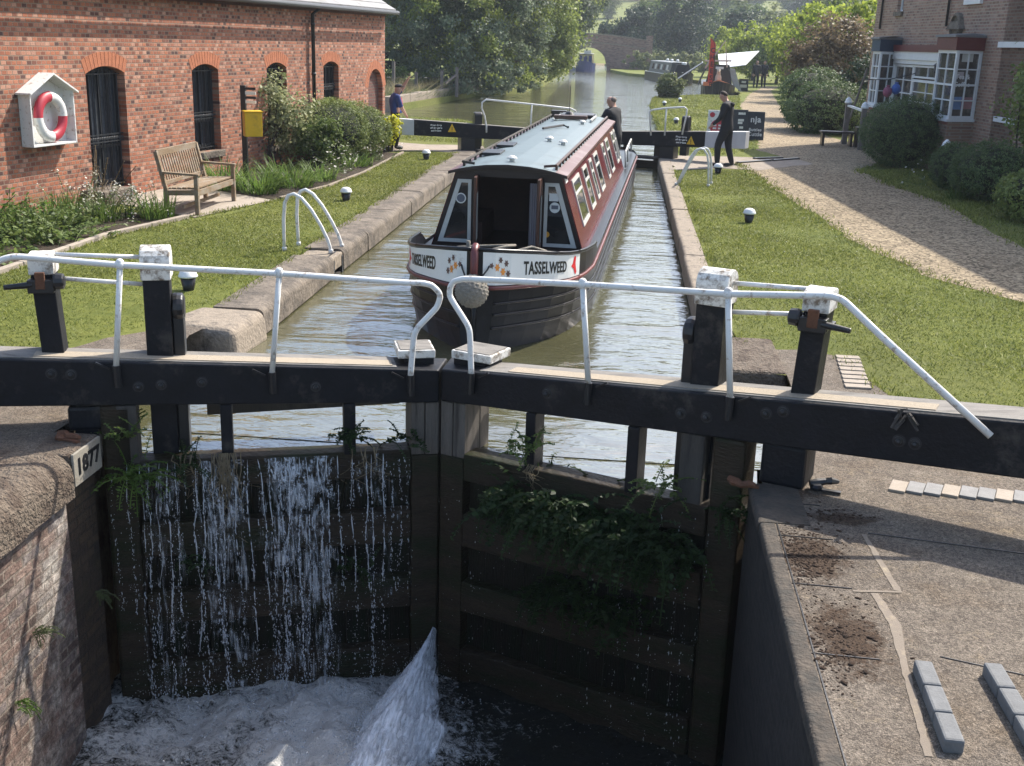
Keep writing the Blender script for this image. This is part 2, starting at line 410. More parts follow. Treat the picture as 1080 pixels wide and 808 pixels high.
def concrete_extra(nt, P, col):
    n = noise(nt, 1.6, 8, 0.72, P)
    col = mix(nt, ramp(nt, n.outputs[0], [(0.5, 0.0), (0.68, 0.7)]).outputs[0], col, (0.125, 0.092, 0.062))
    n2 = noise(nt, 4.5, 8, 0.75, mapped(nt, P, (1,1,1), (0,0,0), (5,3,1)))
    col = mix(nt, ramp(nt, n2.outputs[0], [(0.58, 0.0), (0.72, 0.6)]).outputs[0], col, (0.30, 0.235, 0.15))
    n3 = noise(nt, 2.6, 9, 0.78, mapped(nt, P, (1,1,1), (0,0,0), (9,1,4)))
    col = mix(nt, ramp(nt, n3.outputs[0], [(0.57, 0.0), (0.70, 0.4)]).outputs[0], col, (0.075, 0.056, 0.040))
    mn_ = noise(nt, 9, 9, 0.8, P, .6)
    for (cx, cy, rx, ry) in ((1.16, 6.15, .22, .36), (1.20, 5.2, .20, .42), (1.42, 6.75, .25, .12), (1.10, 7.15, .3, .12)):
        q = mapped(nt, P, (1/rx, 1/ry, 0), (0, 0, 0), (-cx/rx, -cy/ry, 0)); ln = N(nt, "ShaderNodeVectorMath", operation='LENGTH'); L(nt, q, ln.inputs[0])
        sb = N(nt, "ShaderNodeMath", operation='MULTIPLY_ADD'); L(nt, ln.outputs["Value"], sb.inputs[0]); sb.inputs[1].default_value = -.30; L(nt, mn_.outputs[0], sb.inputs[2])
        col = mix(nt, ramp(nt, sb.outputs[0], [(0.20, 0.0), (0.33, 0.92)]).outputs[0], col, (0.050, 0.030, 0.018))
    v = N(nt, "ShaderNodeTexVoronoi"); v.inputs["Scale"].default_value = 70; L(nt, P, v.inputs["Vector"])
    return mix(nt, 0.6, col, ramp(nt, v.outputs["Color"], [(0.1, (0.40,)*3), (0.9, (1.5,)*3)]).outputs[0], 'MULTIPLY') if False else mix(nt, 0.9, mix(nt, 0.6, col, ramp(nt, v.outputs["Color"], [(0.1, (0.40,)*3), (0.9, (1.5,)*3)]).outputs[0], 'MULTIPLY'), ramp(nt, noise(nt, 190, 2, .6, P).outputs[0], [(0.34, (0.45,)*3), (0.5, (1.0,)*3), (0.68, (1.75,)*3)]).outputs[0], 'MULTIPLY')
M_concrete = ground_mat("worn_lockside_concrete", [(0.38, (0.095,0.077,0.062)), (0.55, (0.142,0.118,0.095)), (0.72, (0.215,0.18,0.142))], (1.2, 7, 80), 0.9, 0.02, extra=concrete_extra)
M_slab = ground_mat("paving_slab", [(0.4, (0.25,0.21,0.17)), (0.6, (0.33,0.285,0.235)), (0.75, (0.38,0.33,0.28))], (0.6, 5, 70), 0.4, 0.01)
M_soil = ground_mat("bed_soil", [(0.4, (0.035,0.026,0.018)), (0.6, (0.06,0.045,0.032)), (0.75, (0.09,0.068,0.05))], (1, 8, 50), 1.0, 0.04)
M_path = ground_mat("trodden_path", [(0.4, (0.21,0.175,0.14)), (0.55, (0.29,0.245,0.20)), (0.72, (0.36,0.31,0.255))], (0.5, 5, 60), 0.7, 0.02)
M_moss = plain("brown_dead_moss", (0.055, 0.030, 0.016), 1.0, 0.5, 30, 1.0, 0.02)

# ------------------------------------------------------------------ ground and water
WZ, LOWZ = -0.28, -2.22
def xl(Y): return -3.74 - 0.015*(Y-7.4)      # chamber wall, left face
def xr(Y): return 0.885 - 0.0095*(Y-7.4)
def hill(x, y):
    r = max(0.0, y-175.0)
    z = 18*(1-math.exp(-(r/170.0)**1.6)) + 30*(1-math.exp(-(max(0.0, y-330)/200.0)**2))
    z += max(0.0, (abs(x-5)-45))*0.03 * min(1, max(0, (y-30)/60))
    z += 1.5*sin(x*0.03+1)*min(1, r/80)
    return z
LB = [(-8, xl(-8)-0.3), (7.4, xl(7.4)-0.3), (12, xl(12)-0.46), (31.5, xl(31.5)-0.46), (33, -4.4), (36.5, -4.75), (40.5, -5.5), (42.0, -6.3), (42.6, -9), (43.0, -16), (47.5, -16), (49.2, -10.9), (50.5, -10.3), (57, -9.7), (66, -9.1), (72, -7.2), (85, -6.8), (100, -7.2), (118, -7.5), (130, -7.6), (150, -8.5), (175, -10)]
RB_ = [(-8, xr(-8)+0.25), (7.4, xr(7.4)+0.25), (8.3, 1.56), (10.0, 1.56), (10.05, 1.25), (12, xr(12)+0.25), (31, xr(31)+0.3), (38.9, 0.95), (56.7, 0.75), (66.4, 1.05), (70, 2.2), (72.2, 3.8), (73.2, 6.3), (83, 6.6), (90, 6.5), (96, 6.2), (103, 5.2), (112, 3.2), (121, -1.0), (135, -3.2), (150, -3.4), (175, -5)]
def bank_x(P, y):
    if y <= P[0][0]: return P[0][1]
    for (a, xa), (b, xb) in zip(P, P[1:]):
        if a <= y <= b: return xa + (xb-xa)*(y-a)/(b-a)
    return P[-1][1]
def ground_side(P, sgn):
    ys = sorted(set([p[0] for p in P] + [12, 16, 20, 24, 28, 90, 110, 140, 160]))
    offs = [0, 0.6, 2, 4, 7, 11, 17, 26, 40, 60, 90, 130, 190, 280]
    vs = []; fs = []
    for y in ys:
        for o in offs: 
            x = bank_x(P, y)+sgn*o
            vs.append((x, y, hill(x, y) if o > 0 else 0.0))
    n = len(offs)
    for i in range(len(ys)-1):
        for j in range(n-1):
            q = (i*n+j, i*n+j+1, (i+1)*n+j+1, (i+1)*n+j)
            fs.append(q if sgn > 0 else q[::-1])
    return vs, fs
g = MB()
for P, s in ((LB, -1), (RB_, 1)): g.add(*ground_side(P, s))
# the land beyond the bridge, one sheet up to the skyline
xs = [-300, -240, -190, -150, -120, -95, -75, -55, -40, -28, -18, -10, -5, 0, 6, 14, 24, 36, 50, 68, 90, 115, 145, 180, 230, 300]
ysf = [175, 190, 210, 235, 265, 300, 340, 390, 450, 520, 600, 800, 1200]
g.add([(x, y, hill(x, y)) for y in ysf for x in xs], [(i*len(xs)+j, i*len(xs)+j+1, (i+1)*len(xs)+j+1, (i+1)*len(xs)+j) for i in range(len(ysf)-1) for j in range(len(xs)-1)])
# bank faces down into the water
for P, s in ((LB, -1), (RB_, 1)):
    for (a, xa), (b, xb) in zip(P, P[1:]):
        if a < 31: continue
        q = [(xa, a, 0), (xb, b, 0), (xb, b, -1.2), (xa, a, -1.2)]
        g.quad(*(q if s < 0 else q[::-1]))
tag(g.build("ground", M_grass, loc=(0, 0, 0)), kind='structure')

M_canal = water_mat("canal_water", (0.085, 0.083, 0.042), 0.03, ((0.42, 1.6), (1.3, 0.50), (4.0, 0.22), (11.0, 0.07)), (0.8, 1.7, 1.0), 0.062)
w = MB()
ysw = [8.3, 9.5, 14, 20, 31, 38, 42, 46, 52, 60, 70, 85, 100, 120, 140, 175]
w.add([(x, y, WZ) for y in ysw for x in ((-4.1 if y < 31 else -22), (1.62 if y < 31 else 12))], [(2*i, 2*i+1, 2*i+3, 2*i+2) for i in range(len(ysw)-1)])
tag(w.build("canal_water", M_canal, loc=(0, 20, WZ)), kind='structure')
# the pocket of water between the gate leaves and the straight sheet
w = MB(); w.add([(-3.95, 7.62, WZ-.006), (-1.36, 8.38, WZ-.006), (1.0, 7.45, WZ-.006), (1.1, 8.5, WZ-.006), (-4.0, 8.5, WZ-.006)], [(0, 1, 2, 3, 4)])
tag(w.build("lock_water", M_canal), kind='structure')

# churned water below the gates
def low_water():
    m, nt, b = new_mat("churned_water"); P = pos(nt)
    at = N(nt, "ShaderNodeAttribute", attribute_name="froth")
    n1 = noise(nt, 7, 8, 0.72, mapped(nt, P, (1, 1.3, 1)), 1.2); n2 = noise(nt, 34, 5, 0.7, P, 0.8)
    ad = N(nt, "ShaderNodeMath", operation='MULTIPLY_ADD'); L(nt, n2.outputs[0], ad.inputs[0]); ad.inputs[1].default_value = 0.65; L(nt, n1.outputs[0], ad.inputs[2])
    ml = N(nt, "ShaderNodeMath", operation='MULTIPLY_ADD'); L(nt, ad.outputs[0], ml.inputs[0]); ml.inputs[1].default_value = 2.4; ml.inputs[2].default_value = -1.98
    sb = N(nt, "ShaderNodeMath", operation='ADD'); L(nt, ml.outputs[0], sb.inputs[0]); L(nt, at.outputs["Fac"], sb.inputs[1])
    k = ramp(nt, sb.outputs[0], [(0.06, 0.0), (0.22, 0.22), (0.62, 1.0)])
    c = mix(nt, k.outputs[0], (0.016, 0.018, 0.012), (0.82, 0.80, 0.76))
    L(nt, c, b.inputs["Base Color"])
    rr = ramp(nt, k.outputs[0], [(0.0, 0.06), (0.4, 0.6)]); L(nt, rr.outputs[0], b.inputs["Roughness"])
    bump(nt, b, ad.outputs[0], 0.9, 0.08)
    return m
nx, ny = 170, 150
X = np.linspace(-3.9, 1.05, nx); Yv = np.linspace(3.4, 8.3, ny)
XX, YY = np.meshgrid(X, Yv)
def fnoise(x, y, seed, octs=5, base=1.0):
    r = np.random.default_rng(seed); z = np.zeros_like(x); a = 1.0; f = base
    for _ in range(octs):
        for _ in range(3):
            th = r.uniform(0, 2*pi); ph = r.uniform(0, 2*pi)
            z += a*np.sin((x*cos(th)+y*sin(th))*f*r.uniform(.8, 1.25)+ph+1.3*np.sin(f*.6*(x*sin(th)-y*cos(th))+ph))/3
        a *= 0.62; f *= 1.9
    return z
# froth: strongest where the leak lands and where the jet strikes, weak on the right
gl = np.clip(1-np.abs(XX+2.6)/1.35, 0, 1); gj = np.exp(-(((XX+1.6)/0.7)**2+((YY-6.5)/1.1)**2))
fall = np.clip((8.05-0.33*np.abs(XX+1.36)-YY)/0.9, -1, 1)
froth = -0.10 + 0.45*np.clip(gl*1.5, 0, 1)*np.clip(1.15-np.abs(YY-6.5)/1.5, 0, 1) + 0.8*gj - 0.22*(XX > -0.7)*(YY > 6.3) + 0.16*(XX < -1)
froth += 0.5*np.exp(-((XX+1.75)/0.55)**2-((YY-6.2)/0.55)**2) + 0.12*(XX < -1.1)
froth += 0.25*np.exp(-((XX+0.0)/0.9)**2-((YY-5.75)/0.4)**2)
froth += 0.30*fnoise(XX, YY, 5, 5, 2.5) - 0.06 + 0.22*np.exp(-((fall-.35)/.3)**2)*(XX < -1.5)
ZZ = LOWZ + (0.04+0.09*np.clip(froth, 0, 1))*(0.5*fnoise(XX, YY, 3, 3, 3.2)+0.55*fnoise(XX, YY, 13, 4, 11.0)) + 0.20*np.clip(gj, 0, 1)
V = np.stack([XX, YY, ZZ], -1).reshape(-1, 3)
idx = np.arange(nx*ny).reshape(ny, nx)
F = np.stack([idx[:-1, :-1], idx[:-1, 1:], idx[1:, 1:], idx[1:, :-1]], -1).reshape(-1, 4)
o = link_np("churning_water", V, F, low_water(), loc=(0, 0, 0), smooth=True)
at = o.data.attributes.new("froth", 'FLOAT', 'POINT'); at.data.foreach_set('value', froth.astype(np.float32).ravel())
tag(o, kind='structure')
w = MB(); w.quad((-4.2, -8, LOWZ-.2), (1.4, -8, LOWZ-.2), (1.4, 3.6, LOWZ-.05), (-4.2, 3.6, LOWZ-.05))
tag(w.build("tail_water", M_canal), kind='structure')

# patches laid on the ground: outline softened so edges wander
def patch(name, poly, z, mat, jit=0.04, step=0.35, seed=1, kind='structure'):
    r = random.Random(seed); pts = []
    n = len(poly)
    for i in range(n):
        a = Vector(poly[i][:2]); b = Vector(poly[(i+1) % n][:2]); d = b-a
        k = max(1, min(40, int(d.length/step)))
        nrm = Vector((-d.y, d.x)).normalized() if d.length > 0 else Vector((0, 0))
        for j in range(k):
            p = a + d*(j/k)
            if j: p = p + nrm*r.gauss(0, jit)
            pts.append((p.x, p.y))
    bm = bmesh.new(); vs = [bm.verts.new((x, y, z)) for x, y in pts]
    f = bm.faces.new(vs)
    if f.normal.z < 0 or f.calc_area() and (f.normal_update() or f.normal.z < 0): f.normal_flip()
    bmesh.ops.triangulate(bm, faces=[f])
    me = bpy.data.meshes.new(name); bm.to_mesh(me); bm.free(); me.materials.append(mat)
    o = bpy.data.objects.new(name, me); COL.objects.link(o); LOC[o.name] = Vector((0, 0, 0))
    return tag(o, kind=kind)
# towpath: gravel from the house frontage up to the far boats
tp_l = [(5.6, 11.5), (5.1, 12.6), (4.71, 13.8), (4.07, 14.9), (3.44, 17.9), (3.05, 23.0), (2.6, 29.6), (2.7, 31.4), (4.05, 31.6), (3.5, 34.0), (4.2, 40), (4.3, 46), (5.2, 60), (7.0, 75), (9.8, 93)]
tp_r = [(11.2, 94), (9.35, 84), (7.7, 66), (6.2, 47), (6.6, 40), (7.2, 35), (7.0, 32.5), (5.5, 29), (5.7, 26), (6.1, 23), (6.0, 18), (7.2, 14), (8.5, 11.5)]
patch("towpath", tp_l+tp_r, 0.004, M_gravel, 0.06, 0.4, 3)
patch("cross_path_right", [(0.95, 27.3), (2.2, 28.2), (3.0, 28.0), (4.6, 30.2), (4.4, 31.2), (2.7, 31.4), (0.95, 31.0)], 0.008, M_path, 0.05, 0.4, 4)
patch("cross_path_left", [(-6.6, 28.9), (-5.6, 29.6), (-4.35, 29.5), (-4.35, 31.9), (-5.6, 31.4), (-8.5, 32.5), (-8.6, 30.5)], 0.004, M_path, 0.03, 0.4, 5)
patch("lockside_paving_right", [(0.98, -6), (9, -6), (9, 8.6), (4.4, 8.9), (2.35, 9.3), (2.03, 10.8), (1.72, 10.95), (1.48, 10.9), (1.48, 8.4), (1.2, 7.7), (1.0, 7.5), (0.98, 7)], 0.004, M_concrete, 0.02, 0.3, 6)
patch("lockside_paving_left", [(-3.98, -6), (-9, -6), (-9, 7.6), (-5.6, 8.6), (-4.95, 9.6), (-4.5, 10.6), (-4.1, 10.5), (-4.0, 8)], 0.004, M_concrete, 0.03, 0.3, 7)
patch("paving_slab", [(-6.75, 17.15), (-6.2, 19.4), (-8.4, 20.9), (-8.9, 18.5)], 0.012, M_slab, 0.005, 0.6, 8)
patch("garden_bed_soil", [(-7.33, 12.0), (-7.28, 15.2), (-6.95, 17.3), (-9.05, 17.3), (-9.8, 12)], 0.006, M_soil, 0.02, 0.4, 9)
patch("border_soil", [(-6.2, 19.5), (-5.85, 21.5), (-5.75, 24), (-5.85, 28.6), (-7.2, 29.2), (-8.6, 20.9)], 0.006, M_soil, 0.03, 0.4, 10)

# ------------------------------------------------------------------ lock chamber walls
def coping_run(mb, xf, y0, y1, inward, w=0.5, h=0.26, slen=1.1, seed=0, r=0.08):
    """bullnosed stones butted end to end along a wall; xf(y) is the wall face, inward=+1 when the chamber is on +x"""
    rr = random.Random(seed); y = y0
    while y < y1-0.05:
        L_ = min(slen*rr.uniform(.75, 1.25), y1-y); 
        if y1-(y+L_) < 0.3: L_ = y1-y
        e = 0.004; dz = rr.uniform(.008, .022); dx = rr.uniform(-.008, .008)
        prof = []
        for k in range(6):
            t = pi/2*k/5
            prof.append((0.025+dx - r + r*sin(t), dz - r + r*cos(t)))
        prof = [(-w, dz)] + prof + [(0.025+dx, -h), (-w, -h)]
        va = [(xf(y+e)+inward*a, y+e, b) for a, b in prof]; vb = [(xf(y+L_-e)+inward*a, y+L_-e, b) for a, b in prof]
        n = len(prof)
        fs = [tuple(range(n)), tuple(range(n, 2*n))[::-1]] + [(i, n+i, n+(i+1) % n, (i+1) % n) for i in range(n)]
        if inward < 0: fs = [f[::-1] for f in fs]
        mb.add(va+vb, fs); y += L_
    return mb
def wall_run(mb, xf, y0, y1, inward, z0, z1, th=0.6):
    n = 6
    for i in range(n):
        a = y0+(y1-y0)*i/n; b = y0+(y1-y0)*(i+1)/n
        mb.hexa([(xf(a), a, z0), (xf(b), b, z0), (xf(b)-inward*th, b, z0), (xf(a)-inward*th, a, z0)], [(xf(a), a, z1), (xf(b), b, z1), (xf(b)-inward*th, b, z1), (xf(a)-inward*th, a, z1)])
lw = thing("lock_wall", "stained brick lock chamber wall with worn stone coping beside the lawn and bench", "lock wall", (-4, 18, -2))
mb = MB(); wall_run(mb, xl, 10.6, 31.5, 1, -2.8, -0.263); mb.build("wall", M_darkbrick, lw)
mb = MB(); coping_run(mb, xl, 11.35, 14.45, 1, 0.52, 0.26, 1.2, 1); coping_run(mb, xl, 15.0, 31.5, 1, 0.52, 0.26, 1.25, 2); mb.build("coping", M_stone, lw)
mb = MB(); mb.box((-4.12, 14.72, -.10), (0.55, 0.52, 0.19)); mb.build("ladder_slab", M_stone2, lw, bevel=.02)
mb = MB(); 
for k in range(2): mb.box((-3.86, 14.5+.44*k, -0.55), (0.05, 0.05, 1.0))
mb.box((-3.93, 14.72, -.5), (.02, .5, 1.0)); mb.build("ladder_recess", M_iron, lw)
# big worn stone at the lower gate recess
mb = MB(); mb.hexa([(-4.62, 10.55, -.35), (-3.76, 10.45, -.35), (-3.70, 11.33, -.35), (-4.45, 11.33, -.35)], [(-4.62, 10.55, .03), (-3.79, 10.45, .01), (-3.74, 11.33, .02), (-4.45, 11.33, .03)])
mb.build("corner_stone", M_stone2, lw, bevel=.09, seg=4, smooth=False)
mb = MB(); mb.hexa([(-4.55, 9.2, -2.6), (-4.35, 9.2, -2.6), (-4.35, 10.56, -2.6), (-4.55, 10.56, -2.6)], [(-4.55, 9.2, -.01), (-4.35, 9.2, -.01), (-4.35, 10.56, -.01), (-4.55, 10.56, -.01)])
mb.hexa([(-4.9, 7.0, -2.6), (-4.02, 7.62, -2.6), (-4.35, 9.2, -2.6), (-5.0, 9.2, -2.6)], [(-4.9, 7.0, -.004), (-4.02, 7.62, -.004), (-4.35, 9.2, -.004), (-5.0, 9.2, -.004)]); mb.build("gate_recess", M_lichen, lw)

rw = thing("lock_wall", "brick lock chamber wall with sandy coping along the right hand lawn", "lock wall", (1.1, 18, -2))
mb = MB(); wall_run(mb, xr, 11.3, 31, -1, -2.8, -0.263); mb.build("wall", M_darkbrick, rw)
mb = MB(); coping_run(mb, xr, 11.32, 31, -1, 0.26, 0.26, 1.5, 5, 0.05); mb.build("coping", M_stone2, rw)
mb = MB(); mb.hexa([(.875, 10.02, -2.6), (1.50, 10.02, -2.6), (1.50, 11.30, -2.6), (.865, 11.30, -2.6)], [(.875, 10.02, .02), (1.50, 10.02, .02), (1.50, 11.30, .02), (.865, 11.30, .02)]); mb.build("corner_stone", M_lichen, rw, bevel=.05, seg=3)
mb = MB(); mb.hexa([(1.53, 8.0, -2.6), (1.75, 8.0, -2.6), (1.75, 10.01, -2.6), (1.53, 10.01, -2.6)], [(1.53, 8.0, -.006), (1.75, 8.0, -.006), (1.75, 10.01, -.006), (1.53, 10.01, -.006)])
mb.hexa([(1.12, 7.45, -2.6), (1.5, 7.3, -2.6), (1.9, 8.0, -2.6), (1.53, 8.0, -2.6)], [(1.12, 7.45, -.003), (1.5, 7.3, -.003), (1.9, 8.0, -.003), (1.53, 8.0, -.003)]); mb.build("gate_recess", M_lichen, rw)

# tail walls, below the gates
tl = thing("tail_wall", "lime streaked brick wall under a rounded stone coping left of the lower gate", "lock wall", (-4, 4, LOWZ))
mb = MB(); wall_run(mb, lambda y: -3.74, -6, 6.90, 1, -3, -0.302); mb.build("wall", M_lockbrick, tl)
mb = MB(); wall_run(mb, lambda y: -3.77, 6.90, 7.38, 1, -3, -0.03); mb.build("wet_quoin", M_wetbrick, tl)
mb = MB(); coping_run(mb, lambda y: -3.70, -6, 6.93, 1, 0.72, 0.30, 1.35, 12, 0.16); mb.build("coping", M_lichen, tl, smooth=False)
mb = MB(); mb.box((-4.02, 7.165, -.13), (0.62, 0.46, 0.262)); mb.build("quoin_stone", M_lichen, tl, bevel=.02)
pl = MB(); pl.box((-3.695, 7.155, -.12), (0.02, .41, .24)); plate = pl.build("date_plate", plain("pale_plate", (0.27, 0.245, 0.20), 0.8, 0.2, 12, 0.3, dirt=(0.2, 0.17, 0.13), dirt_amt=0.3, dirt_scale=12), tl, bevel=.006)
mb = MB(); put_text(mb, "1877", 0.165, (-3.684, 7.155, -.115), (0, 1, 0), (0, 0, 1), 0.004, 0.005, .98); mb.build("date_figures", M_iron, plate)
mb = MB()
prof = [(-.05, 0), (-.05, 1.25)] + [(.05*-cos(pi*k/6), 1.25+.05*sin(pi*k/6)) for k in range(7)] + [(.05, 0)]
mb.prism([(-3.736, 5.42+a, LOWZ-.3+b) for a, b in prof], (0.008, 0, 0)); mb.build("chain_slot", M_iron, tl)
tr = thing("tail_wall", "shadowed brick wall with narrow rounded kerb stones below the right gate", "lock wall", (1.2, 4, LOWZ))
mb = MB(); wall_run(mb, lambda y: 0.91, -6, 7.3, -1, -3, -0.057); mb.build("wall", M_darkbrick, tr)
mb = MB(); coping_run(mb, lambda y: 0.928, -6, 6.6, -1, 0.068, 0.055, 1.55, 21, 0.025); coping_run(mb, lambda y: 0.915, 6.6, 7.25, -1, 0.3, 0.055, 0.9, 22, 0.03); mb.build("coping", plain("dark_kerb_stone", (0.070, 0.056, 0.043), 0.92, 0.45, 6, 0.9, 0.02, dirt=(0.04, 0.036, 0.03), dirt_amt=0.4, dirt_scale=5), tr)
# ------------------------------------------------------------------ lower gate: two leaves meeting in a V
M_palewood = plain('pale_bare_timber', (0.12, 0.104, 0.088), 0.9, 0.45, 5, 0.7, 0.012, dirt=(0.045, 0.038, 0.032), dirt_amt=0.35, stretch=(7, 7, 0.5))
class Leaf:
    def __init__(s, mp, hp, left):
        s.m = Vector((mp[0], mp[1], 0)); d = Vector((hp[0]-mp[0], hp[1]-mp[1], 0)); s.L = d.length; s.e = d.normalized()
        s.n = Vector((-s.e.y, s.e.x, 0))
        if s.n.y < 0: s.n = -s.n
        s.left = left
    def P(s, a, b, z): return s.m + s.e*a + s.n*b + Vector((0, 0, z))
    def box(s, mb, a0, a1, b0, b1, z0, z1, z2=None, z3=None):
        """z0,z1 bottom/top at a0; z2,z3 at a1"""
        z2 = z0 if z2 is None else z2; z3 = z1 if z3 is None else z3
        lo = [s.P(a0, b0, z0), s.P(a1, b0, z2), s.P(a1, b1, z2), s.P(a0, b1, z0)]
        hi = [s.P(a0, b0, z1), s.P(a1, b0, z3), s.P(a1, b1, z3), s.P(a0, b1, z1)]
        if s.left: lo = lo[::-1]; hi = hi[::-1]
        return mb.hexa(lo, hi)
    def mitre(s, mb, a0, a1, b0, b1, z0, z1, z2=None, z3=None):
        """like box, its near end cut back along the line where the two leaves meet"""
        z2 = z0 if z2 is None else z2; z3 = z1 if z3 is None else z3; k = -.352
        lo = [s.P(a0+k*b0, b0, z0), s.P(a1, b0, z2), s.P(a1, b1, z2), s.P(a0+k*b1, b1, z0)]
        hi = [s.P(a0+k*b0, b0, z1), s.P(a1, b0, z3), s.P(a1, b1, z3), s.P(a0+k*b1, b1, z1)]
        if s.left: lo = lo[::-1]; hi = hi[::-1]
        return mb.hexa(lo, hi)
    def S(s, px, py, n0=0.0):
        o = s.m + s.n*n0; q = PLN(px, py, (o.x, o.y), (o.x+s.e.x, o.y+s.e.y))
        return (q-o).dot(s.e), q.z
def rounded_post(lf, mb, a0, a1, b0, b1, z0, z1, r):
    """upright whose top is rounded over, seen along the leaf"""
    mid = (b0+b1)/2; hb = (b1-b0)/2
    prof = [(b0, z0), (b0, z1-r)] + [(mid-hb*cos(pi*k/8), z1-r+r*sin(pi*k/8)) for k in range(1, 8)] + [(b1, z1-r), (b1, z0)]
    A = [lf.P(a0, b, z) for b, z in prof]; B = [lf.P(a1, b, z) for b, z in prof]
    mb.hexa(A, B)

def gate_leaf(lf, label, beam, cfg):
    t = thing("lock_gate", label, "lock gate", lf.P(lf.L/2, 0, LOWZ), "lower lock gates")
    top = lambda a: beam[0]+beam[1]*a
    bot = lambda a: beam[2]+beam[3]*a
    # balance beam and what lies on top
    BW = 0.34
    mb = MB(); pts = [-0.005, 1.2, 2.4, 3.6, 6.2]
    for a, b in zip(pts, pts[1:]): pass
    lf.mitre(mb, .004, 6.2, 0, BW, bot(0), top(0), bot(6.2), top(6.2))
    bm = mb.build("balance_beam", M_black, t, bevel=0.014)
    mb = MB(); lf.box(mb, .32, 6.2, .035, BW-.02, top(.32), top(.32)+.008, top(6.2), top(6.2)+.008); mb.build("top_board", M_beamtop, bm)
    mb = MB(); lf.box(mb, cfg['grip'][0], cfg['grip'][1], .06, .20, top(cfg['grip'][0])+.009, top(cfg['grip'][0])+.014, top(cfg['grip'][1])+.009, top(cfg['grip'][1])+.014); mb.build("grip_strip", M_grit, bm)
    for px, py in cfg['bolts']:
        a, z = lf.S(px, py); c = lf.P(a, -.004, z)
        R = Matrix((lf.e, lf.n.cross(lf.e), -lf.n)).transposed()
        mb = MB(); mb.lathe([(.031, 0), (.031, .008), (.019, .010), (.017, .028), (.006, .033)], c, 12, R)
        mb.build("bolt", M_iron, bm)
        mb = MB(); mb.lathe([(.041, -.006), (.041, -.003)], c, 14, R); mb.build("bolt_washer", plain('dusty_plate', (.032, .031, .033), .8, .5, 20, .3), bm)
    # frame: heel post, mitre post, rails, planking
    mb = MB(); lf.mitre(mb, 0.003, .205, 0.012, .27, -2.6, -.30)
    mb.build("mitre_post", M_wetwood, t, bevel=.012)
    mb = MB(); lf.mitre(mb, 0.005, .10, .015, .25, -.298, bot(0)-.003); lf.box(mb, .106, .21, .022, .25, -.298, bot(.1)-.003)
    lf.mitre(mb, 0.005, .21, .255, .40, -.5, bot(0)-.004); mb.build("mitre_head", M_palewood, t, bevel=.006)
    mb = MB()
    lf.box(mb, -0.004+.016, cfg['step'], .13, .45, top(0)+.06, top(0)+.125)
    st = mb.build("step_block", M_white2, t, bevel=.008)
    mb = MB(); lf.box(mb, .03, cfg['step']-.02, .15, .43, top(0)+.126, top(0)+.131); mb.build("step_tread", M_beamtop, st)
    mb = MB(); lf.box(mb, .02, cfg['step']-.06, .16, .42, top(0)-.05, top(0)+.058); mb.build("step_riser", M_black, st)
    mb = MB(); lf.box(mb, lf.L-.24, lf.L-.015, .0, .30, -2.6, bot(lf.L)-.004); mb.build("heel_post", M_wetwood, t, bevel=.03)
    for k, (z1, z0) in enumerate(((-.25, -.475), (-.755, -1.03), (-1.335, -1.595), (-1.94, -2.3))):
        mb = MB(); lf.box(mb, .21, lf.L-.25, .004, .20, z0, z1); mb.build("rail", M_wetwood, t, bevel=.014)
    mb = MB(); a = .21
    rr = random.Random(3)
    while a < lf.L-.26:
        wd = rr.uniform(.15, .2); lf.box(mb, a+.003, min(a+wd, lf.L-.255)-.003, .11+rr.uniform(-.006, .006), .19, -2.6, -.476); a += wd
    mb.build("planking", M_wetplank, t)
    for a0, a1, b0, b1, m in cfg['uprights']:
        mb = MB(); lf.box(mb, a0, a1, b0, b1, -.27, bot((a0+a1)/2)-.003); mb.build("upright", m, t, bevel=.008)
    a0, a1, z0, z1, zz = cfg['plank']
    mb = MB(); lf.box(mb, a0, a1, .46, .62, z0, z0+zz, z1, z1+zz); mb.build("walkway_bearer", M_oldwood, t, bevel=.006)
    # paddle gear
    (pa, wa), (qa, wb) = cfg['posts']
    zt = cfg['post_top']; zq = cfg['post2_top']
    b0, b1 = .15, .35
    mb = MB(); lf.box(mb, pa, pa+wa, b0, b1, -.25, zt-.24); bp = mb.build("paddle_post", M_black, t, bevel=.006)
    mb = MB(); rounded_post(lf, mb, pa-.012, pa+wa+.012, b0-.012, b1+.03, zt-.24, zt, .10); mb.build("post_cap", M_white2, bp, bevel=.008)
    c0 = pa - .085 if True else 0
    mb = MB(); rounded_post(lf, mb, pa-.082, pa-.003, b0+.03, b1+.02, -.25, zt-.36, .09)
    R = Matrix((lf.e.cross(lf.n), lf.n, lf.e)).transposed()
    mb.lathe([(.075, 0), (.10, .01), (.105, .05), (.095, .085)], lf.P(pa-.092, (b0+b1)/2-.0, zt-.46), 16, Matrix((Vector((0,0,1)), lf.n, lf.e)).transposed())
    mb.build("rack_casing", M_iron, bp, bevel=.01)
    mb = MB()
    lo = [lf.P(qa, b0, top(qa)-.1), lf.P(qa+wb, b0, top(qa)-.1), lf.P(qa+wb, b1, top(qa)-.1), lf.P(qa, b1, top(qa)-.1)]
    lean = cfg.get('lean', 0)
    hi = [lf.P(qa+lean, b0+.02, zq-.15), lf.P(qa+wb+lean, b0+.02, zq-.15), lf.P(qa+wb+lean, b1+.02, zq-.15), lf.P(qa+lean, b1+.02, zq-.15)]
    if lf.left: lo = lo[::-1]; hi = hi[::-1]
    mb.hexa(lo, hi); wp = mb.build("windlass_post", M_black, t, bevel=.008)
    mb = MB(); rounded_post(lf, mb, qa+lean-.01, qa+wb+lean+.01, b0+.008, b1+.04, zq-.15, zq, .035); mb.build("post_cap", M_white2, wp, bevel=.006)
    zg = zq-.19
